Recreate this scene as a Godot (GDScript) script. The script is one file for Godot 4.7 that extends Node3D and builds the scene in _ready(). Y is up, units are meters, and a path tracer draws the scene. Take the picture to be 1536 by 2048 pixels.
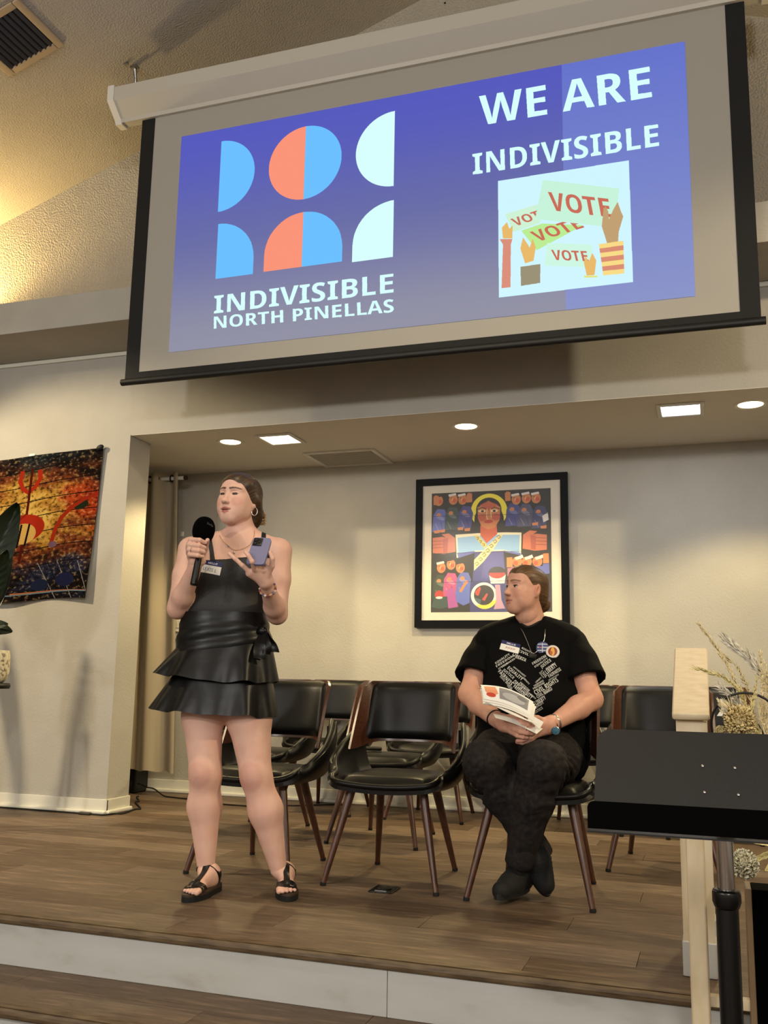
extends Node3D

const HC := 2.4004      # alcove ceiling above the stage floor
const ZB := 1.1647      # face of the wall around the alcove
const ZE := 3.4015      # front edge of the stage
const HS := 0.1673      # height of a step
const RIDGE := -1.45
const RIDGE_Y := 5.203
const SLOPE := 0.341

var M := {}
var rng := RandomNumberGenerator.new()
var taken := {}


# ---------------------------------------------------------------- mesh building
class MB:
	var v := PackedVector3Array()
	var uv := PackedVector2Array()
	var c := PackedColorArray()
	var i := PackedInt32Array()

	func add(p: Vector3, t := Vector2.ZERO, col := Color.WHITE) -> int:
		v.append(p)
		uv.append(t)
		c.append(col)
		return v.size() - 1

	func tri(a: int, b: int, d: int) -> void:
		i.append(a)
		i.append(b)
		i.append(d)

	func quad(a: int, b: int, d: int, e: int) -> void:
		tri(a, b, d)
		tri(a, d, e)

	func orient(start: int) -> void:
		var o := Vector3.ZERO
		var n := i.size()
		for k in range(start, n, 3):
			o += v[i[k]]
		o /= maxf(1.0, (n - start) / 3.0)
		var vol := 0.0
		for k in range(start, n, 3):
			vol += (v[i[k]] - o).dot((v[i[k + 1]] - o).cross(v[i[k + 2]] - o))
		if vol > 0.0:
			for k in range(start, n, 3):
				var s := i[k + 1]
				i[k + 1] = i[k + 2]
				i[k + 2] = s

	# eight-cornered block, edges chamfered by e
	func box(at: Vector3, size: Vector3, b := Basis(), e := 0.0) -> void:
		var h := size / 2.0
		var start := i.size()
		if e <= 0.0:
			for ax in 3:
				for s in [-1.0, 1.0]:
					var n := Vector3.ZERO
					n[ax] = s
					var u := Vector3.ZERO
					u[(ax + 1) % 3] = 1.0
					var w := Vector3.ZERO
					w[(ax + 2) % 3] = 1.0
					var q := []
					for st in [[-1, -1], [1, -1], [1, 1], [-1, 1]]:
						q.append(add(at + b * ((n + u * st[0] + w * st[1]) * h), Vector2(st[0] * h[(ax + 1) % 3], st[1] * h[(ax + 2) % 3])))
					if s > 0:
						quad(q[0], q[3], q[2], q[1])
					else:
						quad(q[0], q[1], q[2], q[3])
			return
		var f := {}
		for ax in 3:
			for s in [-1, 1]:
				for st in [[-1, -1], [1, -1], [1, 1], [-1, 1]]:
					var sg := Vector3.ZERO
					sg[ax] = s
					sg[(ax + 1) % 3] = st[0]
					sg[(ax + 2) % 3] = st[1]
					var p := sg * h
					p[(ax + 1) % 3] -= st[0] * e
					p[(ax + 2) % 3] -= st[1] * e
					f[[ax, int(sg.x), int(sg.y), int(sg.z)]] = add(at + b * p, Vector2(p[(ax + 1) % 3], p[(ax + 2) % 3]))
		var key := func(ax: int, s: int, t: int, w: int) -> int:
			var k := [ax, 0, 0, 0]
			k[1 + ax] = s
			k[1 + (ax + 1) % 3] = t
			k[1 + (ax + 2) % 3] = w
			return f[k]
		for ax in 3:
			for s in [-1, 1]:
				var q := [key.call(ax, s, -1, -1), key.call(ax, s, 1, -1), key.call(ax, s, 1, 1), key.call(ax, s, -1, 1)]
				if s > 0:
					quad(q[0], q[3], q[2], q[1])
				else:
					quad(q[0], q[1], q[2], q[3])
		for ax in 3:      # edges along axis ax
			var a1 := (ax + 1) % 3
			var a2 := (ax + 2) % 3
			for s in [-1, 1]:
				for t in [-1, 1]:
					var g := func(face: int, e_: int) -> int:
						var k := [face, 0, 0, 0]
						k[1 + ax] = e_
						k[1 + a1] = s
						k[1 + a2] = t
						return f[k]
					if s * t > 0:
						quad(g.call(a1, -1), g.call(a1, 1), g.call(a2, 1), g.call(a2, -1))
					else:
						quad(g.call(a1, -1), g.call(a2, -1), g.call(a2, 1), g.call(a1, 1))
		for sx in [-1, 1]:
			for sy in [-1, 1]:
				for sz in [-1, 1]:
					var a: int = f[[0, sx, sy, sz]]
					var b2: int = f[[1, sx, sy, sz]]
					var d: int = f[[2, sx, sy, sz]]
					if sx * sy * sz > 0:
						tri(a, d, b2)
					else:
						tri(a, b2, d)
		orient(start)

	# round tube through points, radius per point
	func tube(p: PackedVector3Array, r: PackedFloat32Array, sides := 10, flat := 1.0, up := Vector3.ZERO) -> void:
		var start := i.size()
		var n := p.size()
		var t0 := (p[1] - p[0]).normalized()
		var side := up.cross(t0) if up != Vector3.ZERO else (Vector3.UP.cross(t0) if absf(t0.y) < 0.9 else Vector3.RIGHT.cross(t0))
		side = side.normalized()
		var first := v.size()
		var run := 0.0
		for k in n:
			var t := (p[mini(k + 1, n - 1)] - p[maxi(k - 1, 0)]).normalized()
			side = (side - t * side.dot(t)).normalized()
			var nrm := t.cross(side)
			if k:
				run += p[k].distance_to(p[k - 1])
			for s in sides:
				var a := TAU * s / sides
				add(p[k] + (side * cos(a) + nrm * sin(a) * flat) * r[k], Vector2(float(s) / sides, run))
		for k in n - 1:
			for s in sides:
				var s2 := (s + 1) % sides
				quad(first + k * sides + s, first + k * sides + s2, first + (k + 1) * sides + s2, first + (k + 1) * sides + s)
		for cap in 2:
			var base := first + (0 if cap == 0 else (n - 1) * sides)
			var m := add(p[0 if cap == 0 else n - 1])
			var ring := []
			for s in sides:
				ring.append(add(v[base + s]))
			for s in sides:
				if cap == 0:
					tri(m, ring[(s + 1) % sides], ring[s])
				else:
					tri(m, ring[s], ring[(s + 1) % sides])
		orient(start)

	# profile of (radius, height) turned about y, then placed
	func lathe(pr: Array, segs := 20, xf := Transform3D()) -> void:
		var start := i.size()
		var first := v.size()
		for q in pr:
			for s in segs:
				var a := TAU * s / segs
				add(xf * Vector3(cos(a) * q.x, q.y, sin(a) * q.x), Vector2(float(s) / segs, q.y))
		for k in pr.size() - 1:
			for s in segs:
				var s2 := (s + 1) % segs
				quad(first + k * segs + s, first + k * segs + s2, first + (k + 1) * segs + s2, first + (k + 1) * segs + s)
		for cap in 2:
			var k: int = 0 if cap == 0 else pr.size() - 1
			if pr[k].x < 0.0005:
				continue
			var m := add(xf * Vector3(0, pr[k].y, 0))
			var ring := []
			for s in segs:
				ring.append(add(v[first + k * segs + s]))
			for s in segs:
				if cap == 0:
					tri(m, ring[(s + 1) % segs], ring[s])
				else:
					tri(m, ring[s], ring[(s + 1) % segs])
		orient(start)

	# flat outline, given depth along local z (front face at z = 0)
	func prism(poly: PackedVector2Array, depth: float, xf := Transform3D()) -> void:
		var start := i.size()
		var t := Geometry2D.triangulate_polygon(poly)
		for zz in [0.0, -depth]:
			var first := v.size()
			for q in poly:
				add(xf * Vector3(q.x, q.y, zz), q)
			for k in range(0, t.size(), 3):
				if zz == 0.0:
					tri(first + t[k], first + t[k + 1], first + t[k + 2])
				else:
					tri(first + t[k], first + t[k + 2], first + t[k + 1])
		var n := poly.size()
		for k in n:
			var a := poly[k]
			var b := poly[(k + 1) % n]
			var q := [add(xf * Vector3(a.x, a.y, 0), a), add(xf * Vector3(b.x, b.y, 0), b), add(xf * Vector3(b.x, b.y, -depth), b), add(xf * Vector3(a.x, a.y, -depth), a)]
			var area := 0.0
			for j in n:
				area += poly[j].cross(poly[(j + 1) % n])
			quad(q[0], q[3], q[2], q[1])
		_fix_prism(start, t.size() / 3)

	func _fix_prism(start: int, caps: int) -> void:
		# orient every face away from the middle plane or the outline's own side by majority volume
		orient_parts(start, [caps, caps])

	func orient_parts(start: int, sizes: Array) -> void:
		# caps: compare with the direction from the other cap
		var k := start
		var mid := []
		for s in sizes:
			var m := Vector3.ZERO
			for j in range(k, k + s * 3):
				m += v[i[j]]
			mid.append(m / (s * 3.0))
			k += s * 3
		k = start
		for g in 2:
			var out: Vector3 = mid[g] - mid[1 - g]
			for s in sizes[g]:
				var nrm := (v[i[k + 2]] - v[i[k]]).cross(v[i[k + 1]] - v[i[k]])
				if nrm.dot(out) < 0.0:
					var q := i[k + 1]
					i[k + 1] = i[k + 2]
					i[k + 2] = q
				k += 3
		# walls: the whole must have the volume's sign; test with both
		var vol_caps := 0.0
		var vol_walls := 0.0
		var o: Vector3 = mid[0]
		for j in range(start, k, 3):
			vol_caps += (v[i[j]] - o).dot((v[i[j + 1]] - o).cross(v[i[j + 2]] - o))
		for j in range(k, i.size(), 3):
			vol_walls += (v[i[j]] - o).dot((v[i[j + 1]] - o).cross(v[i[j + 2]] - o))
		if vol_walls > 0.0:
			for j in range(k, i.size(), 3):
				var q := i[j + 1]
				i[j + 1] = i[j + 2]
				i[j + 2] = q

	# sheet with thickness: f(u, v) -> point, offset to th along its normal
	func sheet(nu: int, nv: int, f: Callable, th: float, wrap := false) -> void:
		var start := i.size()
		var pts := []
		for a in nu + 1:
			for b in nv + 1:
				pts.append(f.call(float(a) / nu, float(b) / nv))
		var w := nv + 1
		var first := v.size()
		var total := (nu + 1) * w
		for lay in 2:
			for a in nu + 1:
				for b in w:
					var aa := a
					var du: Vector3
					if wrap:
						du = pts[((a + 1) % nu) * w + b] - pts[((a - 1 + nu) % nu) * w + b]
						aa = a % nu
					else:
						du = pts[mini(a + 1, nu) * w + b] - pts[maxi(a - 1, 0) * w + b]
					var dv: Vector3 = pts[aa * w + mini(b + 1, nv)] - pts[aa * w + maxi(b - 1, 0)]
					var nn := du.cross(dv).normalized()
					add(pts[aa * w + b] + nn * (th * lay), Vector2(float(a) / nu, 1.0 - float(b) / nv))
		for a in nu:
			for b in nv:
				var q := first + a * w + b
				quad(q, q + w, q + w + 1, q + 1)
				q += total
				quad(q, q + 1, q + w + 1, q + w)
		for b in nv:
			if not wrap:
				_strip(first + b, first + b + 1, total)
				_strip(first + nu * w + b + 1, first + nu * w + b, total)
		for a in nu:
			_strip(first + (a + 1) * w, first + a * w, total)
			_strip(first + a * w + nv, first + (a + 1) * w + nv, total)
		orient(start)

	func _strip(a: int, b: int, off: int) -> void:
		var q := [add(v[a], uv[a]), add(v[b], uv[b]), add(v[b + off], uv[b + off]), add(v[a + off], uv[a + off])]
		quad(q[0], q[1], q[2], q[3])

	func ball(at: Vector3, r: Vector3, b := Basis(), segs := 14, rings := 9) -> void:
		var pr := []
		for k in rings + 1:
			var a := -PI / 2 + PI * k / rings
			pr.append(Vector2(maxf(cos(a), 0.0001), sin(a)))
		lathe(pr, segs, Transform3D(b * Basis.from_scale(r), at))

	func mesh() -> ArrayMesh:
		var n := PackedVector3Array()
		n.resize(v.size())
		for k in range(0, i.size(), 3):
			var a := i[k]
			var b := i[k + 1]
			var d := i[k + 2]
			var q := (v[d] - v[a]).cross(v[b] - v[a])
			n[a] += q
			n[b] += q
			n[d] += q
		for k in n.size():
			n[k] = n[k].normalized() if n[k].length_squared() > 1e-24 else Vector3.UP
		var arr := []
		arr.resize(Mesh.ARRAY_MAX)
		arr[Mesh.ARRAY_VERTEX] = v
		arr[Mesh.ARRAY_NORMAL] = n
		arr[Mesh.ARRAY_TEX_UV] = uv
		arr[Mesh.ARRAY_COLOR] = c
		arr[Mesh.ARRAY_INDEX] = i
		var m := ArrayMesh.new()
		m.add_surface_from_arrays(Mesh.PRIMITIVE_TRIANGLES, arr)
		return m


# ---------------------------------------------------------------- smooth solids (bodies, hair, clothes)
class Solid:
	var T := PackedInt32Array()
	var A := PackedVector3Array()
	var AB := PackedVector3Array()
	var INV := PackedFloat32Array()
	var R0 := PackedFloat32Array()
	var DR := PackedFloat32Array()
	var N := PackedVector3Array()
	var SQ := PackedFloat32Array()
	var K := PackedFloat32Array()
	var OP := PackedInt32Array()
	var BS: Array[Basis] = []
	var xf := Transform3D()
	var lo := Vector3(1e9, 1e9, 1e9)
	var hi := Vector3(-1e9, -1e9, -1e9)
	var vals: PackedFloat32Array

	func _push(t: int, a: Vector3, ab: Vector3, inv: float, r0: float, dr: float, n: Vector3, sq: float, k: float, op: int, b: Basis) -> void:
		T.append(t)
		A.append(a)
		AB.append(ab)
		INV.append(inv)
		R0.append(r0)
		DR.append(dr)
		N.append(n)
		SQ.append(sq)
		K.append(maxf(k, 1e-4))
		OP.append(op)
		BS.append(b)

	func _grow(p: Vector3, r: float) -> void:
		lo = lo.min(p - Vector3(r, r, r))
		hi = hi.max(p + Vector3(r, r, r))

	func cap(a: Vector3, b: Vector3, ra: float, rb: float, k := 0.02, op := 0, n := Vector3.ZERO, sq := 0.0) -> void:
		var s := xf.basis.x.length()
		a = xf * a
		b = xf * b
		ra *= s
		rb *= s
		var ab := b - a
		_push(0, a, ab, 1.0 / maxf(ab.length_squared(), 1e-9), ra, rb - ra, (xf.basis * n).normalized() if sq != 0.0 else n, sq, k * s, op, Basis())
		if op == 0:
			_grow(a, ra)
			_grow(b, rb)

	func chain(p: Array, r: Array, k := 0.02) -> void:
		for j in p.size() - 1:
			cap(p[j], p[j + 1], r[j], r[j + 1], k)

	func ell(c: Vector3, r: Vector3, k := 0.02, op := 0, b := Basis()) -> void:
		var s := xf.basis.x.length()
		_push(1, xf * c, r * s, 0.0, 0.0, 0.0, Vector3.ZERO, 0.0, k * s, op, xf.basis.orthonormalized() * b)
		if op == 0:
			_grow(xf * c, maxf(r.x, maxf(r.y, r.z)) * s)

	func plane(p: Vector3, n: Vector3, k := 0.002) -> void:   # keeps the side away from n
		_push(2, xf * p, Vector3.ZERO, 0.0, 0.0, 0.0, (xf.basis * n).normalized(), 0.0, k, 2, Basis())

	func one(j: int, p: Vector3) -> float:
		if T[j] == 0:
			var pa := p - A[j]
			var t := clampf(pa.dot(AB[j]) * INV[j], 0.0, 1.0)
			var q := pa - AB[j] * t
			if SQ[j] != 0.0:
				q += N[j] * (q.dot(N[j]) * SQ[j])
			return q.length() - R0[j] - t * DR[j]
		if T[j] == 1:
			var q := ((p - A[j]) * BS[j]) / AB[j]
			var k0 := q.length()
			var k1 := (q / AB[j]).length()
			return k0 * (k0 - 1.0) / maxf(k1, 1e-6)
		return (p - A[j]).dot(N[j])

	func at(p: Vector3, idx: PackedInt32Array) -> float:
		var D := 1e3
		for j in idx:
			var d := one(j, p)
			var k := K[j]
			if OP[j] == 0:
				var h := k - absf(d - D)
				D = minf(D, d)
				if h > 0.0:
					D -= h * h / k * 0.25
			else:
				if OP[j] == 1:
					d = -d
				var h := k - absf(d - D)
				D = maxf(D, d)
				if h > 0.0:
					D += h * h / k * 0.25
		return D

	func build(mb: MB, cell: float, col := Color.WHITE) -> int:
		lo -= Vector3.ONE * cell * 2.0
		hi += Vector3.ONE * cell * 2.0
		var B := 4
		var nb := Vector3i(((hi - lo) / (cell * B)).ceil())
		var n := nb * B
		var sx := n.x + 1
		var sxy := sx * (n.y + 1)
		vals = PackedFloat32Array()
		vals.resize(sxy * (n.z + 1))
		vals.fill(1e9)
		var cidx := PackedInt32Array()
		cidx.resize(n.x * n.y * n.z)
		cidx.fill(-1)
		var hd := cell * B * 0.87
		var every := range(T.size())
		var blocks := []
		for bz in nb.z:
			for by in nb.y:
				for bx in nb.x:
					var ctr := lo + (Vector3(bx, by, bz) + Vector3(0.5, 0.5, 0.5)) * (cell * B)
					var ds := PackedFloat32Array()
					var best := 1e9
					for j in every:
						var d := one(j, ctr)
						ds.append(d)
						if OP[j] == 0:
							best = minf(best, d)
					if best > hd * 1.7 + 0.03:
						continue
					var idx := PackedInt32Array()
					for j in every:
						if OP[j] == 0:
							if ds[j] - best < 2.6 * hd + K[j]:
								idx.append(j)
						elif OP[j] == 1:
							if ds[j] < hd * 1.7 + K[j]:
								idx.append(j)
						elif ds[j] > -hd * 1.2 - K[j]:
							idx.append(j)
					if absf(at(ctr, idx)) > hd * 1.9 + 0.004:
						continue
					blocks.append(Vector3i(bx, by, bz) * B)
					for z in range(bz * B, bz * B + B + 1):
						for y in range(by * B, by * B + B + 1):
							var row := z * sxy + y * sx
							for x in range(bx * B, bx * B + B + 1):
								if vals[row + x] > 1e8:
									vals[row + x] = at(lo + Vector3(x, y, z) * cell, idx)
		var first := mb.v.size()
		var off := [0, 1, sx, sx + 1, sxy, sxy + 1, sxy + sx, sxy + sx + 1]
		var edges := [[0, 1], [2, 3], [4, 5], [6, 7], [0, 2], [1, 3], [4, 6], [5, 7], [0, 4], [1, 5], [2, 6], [3, 7]]
		var cp := [Vector3(0, 0, 0), Vector3(1, 0, 0), Vector3(0, 1, 0), Vector3(1, 1, 0), Vector3(0, 0, 1), Vector3(1, 0, 1), Vector3(0, 1, 1), Vector3(1, 1, 1)]
		var cells := []
		var w := PackedFloat32Array()
		w.resize(8)
		for b0 in blocks:
			for z in range(b0.z, b0.z + B):
				for y in range(b0.y, b0.y + B):
					for x in range(b0.x, b0.x + B):
						var base: int = z * sxy + y * sx + x
						var neg := 0
						for k in 8:
							w[k] = vals[base + off[k]]
							if w[k] < 0.0:
								neg += 1
						if neg == 0 or neg == 8:
							continue
						var sum := Vector3.ZERO
						var cnt := 0
						for e in edges:
							var a := w[e[0]]
							var d := w[e[1]]
							if (a < 0.0) != (d < 0.0):
								sum += cp[e[0]].lerp(cp[e[1]], a / (a - d))
								cnt += 1
						cidx[(z * n.y + y) * n.x + x] = mb.add(lo + (Vector3(x, y, z) + sum / cnt) * cell, Vector2.ZERO, col)
						cells.append(Vector3i(x, y, z))
		var start := mb.i.size()
		for q in cells:
			var base: int = q.z * sxy + q.y * sx + q.x
			var c0: int = (q.z * n.y + q.y) * n.x + q.x
			var neg0 := vals[base] < 0.0
			if q.y > 0 and q.z > 0 and (vals[base + 1] < 0.0) != neg0:
				_face(mb, neg0, cidx[c0], cidx[c0 - n.x], cidx[c0 - n.x - n.x * n.y], cidx[c0 - n.x * n.y])
			if q.x > 0 and q.z > 0 and (vals[base + sx] < 0.0) != neg0:
				_face(mb, neg0, cidx[c0], cidx[c0 - n.x * n.y], cidx[c0 - 1 - n.x * n.y], cidx[c0 - 1])
			if q.x > 0 and q.y > 0 and (vals[base + sxy] < 0.0) != neg0:
				_face(mb, neg0, cidx[c0], cidx[c0 - 1], cidx[c0 - 1 - n.x], cidx[c0 - n.x])
		mb.orient(start)
		vals = PackedFloat32Array()
		return first

	func _face(mb: MB, neg: bool, a: int, b: int, d: int, e: int) -> void:
		if a < 0 or b < 0 or d < 0 or e < 0:
			return
		if neg:
			mb.quad(a, b, d, e)
		else:
			mb.quad(a, e, d, b)


# ---------------------------------------------------------------- flat print (slide, posters, stickers)
class Print:
	var im: Image
	var w: int
	var h: int

	func _init(width: int, height: int, fill: Color) -> void:
		w = width
		h = height
		im = Image.create(w, h, false, Image.FORMAT_RGB8)
		im.fill(fill)

	func poly(p: PackedVector2Array, col: Color) -> void:
		var y0 := 1e9
		var y1 := -1e9
		for q in p:
			y0 = minf(y0, q.y)
			y1 = maxf(y1, q.y)
		for y in range(maxi(0, int(y0)), mini(h - 1, int(ceil(y1))) + 1):
			var yc := y + 0.5
			var xs := PackedFloat32Array()
			for k in p.size():
				var a := p[k]
				var b := p[(k + 1) % p.size()]
				if (a.y <= yc) != (b.y <= yc):
					xs.append(a.x + (yc - a.y) / (b.y - a.y) * (b.x - a.x))
			xs.sort()
			for k in range(0, xs.size() - 1, 2):
				var xa := int(round(xs[k]))
				var xb := int(round(xs[k + 1]))
				if xb > xa:
					im.fill_rect(Rect2i(xa, y, xb - xa, 1), col)

	func oval(c: Vector2, r: Vector2, col: Color, a0 := 0.0, a1 := TAU, turn := 0.0) -> void:
		var p := PackedVector2Array()
		for k in 41:
			var a := lerpf(a0, a1, k / 40.0)
			p.append(c + Vector2(cos(a) * r.x, sin(a) * r.y).rotated(turn))
		poly(p, col)

	func line(p: Array, wd: float, col: Color) -> void:
		for k in p.size() - 1:
			var d: Vector2 = (p[k + 1] - p[k]).normalized() * wd * 0.5
			var q := Vector2(-d.y, d.x)
			poly(PackedVector2Array([p[k] - d + q, p[k + 1] + d + q, p[k + 1] + d - q, p[k] - d - q]), col)

	# words with the middle-left of the first letter at `at`, letter height `size` (capitals), drawn along `ux`, downwards along `uy`
	func text(s: String, at: Vector2, size: float, col: Color, ux := Vector2.RIGHT, uy := Vector2.DOWN, width := 0.0, bold := true) -> void:
		var tm := TextMesh.new()
		var f := SystemFont.new()
		f.font_names = PackedStringArray(["Droid Sans"])
		f.font_weight = 700 if bold else 400
		tm.font = f
		tm.font_size = 64
		tm.pixel_size = 1.0
		tm.depth = 0.0
		tm.curve_step = 2.0
		tm.text = s
		tm.horizontal_alignment = HORIZONTAL_ALIGNMENT_LEFT
		tm.vertical_alignment = VERTICAL_ALIGNMENT_CENTER
		var arr := tm.get_mesh_arrays() if tm.has_method("get_mesh_arrays") else tm.surface_get_arrays(0)
		var v: PackedVector3Array = arr[Mesh.ARRAY_VERTEX]
		var ix: PackedInt32Array = arr[Mesh.ARRAY_INDEX] if arr[Mesh.ARRAY_INDEX] != null else PackedInt32Array(range(v.size()))
		var lo := Vector2(1e9, 1e9)
		var hi := Vector2(-1e9, -1e9)
		for q in v:
			lo = lo.min(Vector2(q.x, q.y))
			hi = hi.max(Vector2(q.x, q.y))
		var k := size / (hi.y - lo.y)
		var kx := width / (hi.x - lo.x) if width > 0.0 else k
		for t in range(0, ix.size(), 3):
			var p := PackedVector2Array()
			for j in 3:
				var q := v[ix[t + j]]
				p.append(at + ux * ((q.x - lo.x) * kx) + uy * ((hi.y - q.y) * k - size / 2.0))
			poly(p, col)

	func tex() -> ImageTexture:
		return ImageTexture.create_from_image(im)


# ---------------------------------------------------------------- nodes
func numbered(called: String) -> String:
	if not taken.has(called):
		taken[called] = 0
		return called
	taken[called] += 1
	return "%s_%03d" % [called, taken[called]]


func thing(called: String, label: String, category: String, at := Vector3.ZERO, group := "") -> Node3D:
	var o := Node3D.new()
	o.name = numbered(called)
	add_child(o)
	o.position = at
	tag(o, label, category, group)
	return o


func tag(o: Node3D, label: String, category: String, group := "") -> void:
	o.set_meta("label", label)
	o.set_meta("category", category)
	if group:
		o.set_meta("group", group)


func part(parent: Node3D, called: String, mb: MB, m: Material, at := Vector3.ZERO, label := "") -> MeshInstance3D:
	var o := MeshInstance3D.new()
	o.name = called
	o.mesh = mb.mesh()
	o.material_override = m
	o.cast_shadow = GeometryInstance3D.SHADOW_CASTING_SETTING_ON
	parent.add_child(o, true)
	o.position = at
	if label:
		o.set_meta("label", label)
	return o


func single(called: String, mb: MB, m: Material, label: String, category: String, at := Vector3.ZERO, group := "") -> MeshInstance3D:
	var o := part(self, numbered(called), mb, m, at)
	tag(o, label, category, group)
	return o


func setting(called: String, mb: MB, m: Material, label: String) -> MeshInstance3D:
	var o := part(self, called, mb, m)
	o.set_meta("kind", "structure")
	o.set_meta("label", label)
	return o


func copy(o: Node3D, at: Vector3, label: String) -> Node3D:
	var base := String(o.name)
	var c: Node3D = o.duplicate()
	c.name = numbered(base)
	add_child(c)
	c.position = at
	c.set_meta("label", label)
	return c


func mat(col: Color, rough := 0.6, metal := 0.0, spec := 0.5) -> StandardMaterial3D:
	var m := StandardMaterial3D.new()
	m.albedo_color = col
	m.roughness = rough
	m.metallic = metal
	m.metallic_specular = spec
	return m


func noise_tex(size: int, freq: float, sd: int, ramp: Array, octaves := 4, kind := FastNoiseLite.TYPE_SIMPLEX_SMOOTH) -> NoiseTexture2D:
	var n := FastNoiseLite.new()
	n.seed = sd
	n.frequency = freq
	n.noise_type = kind
	n.fractal_octaves = octaves
	var t := NoiseTexture2D.new()
	t.width = size
	t.height = size
	t.seamless = true
	t.noise = n
	if ramp.size():
		var g := Gradient.new()
		var offs := PackedFloat32Array()
		var cols := PackedColorArray()
		for q in ramp:
			offs.append(q[0])
			cols.append(q[1])
		g.offsets = offs
		g.colors = cols
		t.color_ramp = g
	return t


func relief(m: StandardMaterial3D, t: Texture2D, cm: float) -> void:
	m.heightmap_enabled = true
	m.heightmap_texture = t
	m.heightmap_scale = cm


func world_map(m: StandardMaterial3D, scale: Vector3, offset := Vector3.ZERO) -> void:
	m.uv1_triplanar = true
	m.uv1_world_triplanar = true
	m.uv1_scale = scale
	m.uv1_offset = offset


func own_map(m: StandardMaterial3D, scale: Vector3) -> void:
	m.uv1_triplanar = true
	m.uv1_scale = scale


func basis_to(fwd: Vector3, up := Vector3.UP) -> Basis:    # z along fwd, y near up
	var z := fwd.normalized()
	var x := up.cross(z).normalized()
	return Basis(x, z.cross(x), z)



func _ready() -> void:
	rng.seed = 7
	# ---- camera
	var cam := Camera3D.new()
	cam.name = "camera"
	cam.fov = 56.834
	cam.near = 0.05
	cam.far = 60.0
	cam.transform = Transform3D(Basis(Vector3(0.9466, 0.0178, -0.3219), Vector3(0.0391, 0.9846, 0.1704), Vector3(0.32, -0.1738, 0.9314)).orthonormalized(), Vector3(0, 0.85, 6.347))
	add_child(cam)
	cam.current = true
	# ---- environment: a closed room, so the sky outside gives nothing
	var we := WorldEnvironment.new()
	we.name = "surroundings"
	var env := Environment.new()
	env.background_mode = Environment.BG_COLOR
	env.background_color = Color(0.0, 0.0, 0.0)
	env.tonemap_mode = Environment.TONE_MAPPER_LINEAR
	env.tonemap_exposure = 1.0
	env.sdfgi_enabled = true
	env.ssao_enabled = true
	env.ssil_enabled = true
	we.environment = env
	add_child(we)
	materials()
	spots_and_fill()
	room()
	stage()
	alcove_fittings()
	screen()
	chairs()
	picture()
	tapestry()
	left_side()
	small_things()
	standing_person()
	seated_person()
	right_side()


func spot(parent: Node3D, at: Vector3, to: Vector3, energy: float, angle: float, col: Color, size := 0.05, soft := 0.6) -> SpotLight3D:
	var l := SpotLight3D.new()
	l.name = "beam"
	parent.add_child(l, true)
	l.position = at
	var d := (to - at).normalized()
	l.basis = Basis.looking_at(d, Vector3.UP if absf(d.y) < 0.95 else Vector3.FORWARD)
	l.light_energy = energy
	l.light_color = col
	l.light_size = size
	l.spot_angle = angle
	l.spot_angle_attenuation = soft
	l.spot_range = 20.0
	l.spot_attenuation = 2.0
	l.shadow_enabled = true
	return l


func glow(col: Color, energy: float) -> StandardMaterial3D:
	var m := mat(Color(0.9, 0.9, 0.88), 0.5)
	m.emission_enabled = true
	m.emission = col
	m.emission_energy_multiplier = energy
	return m


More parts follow.
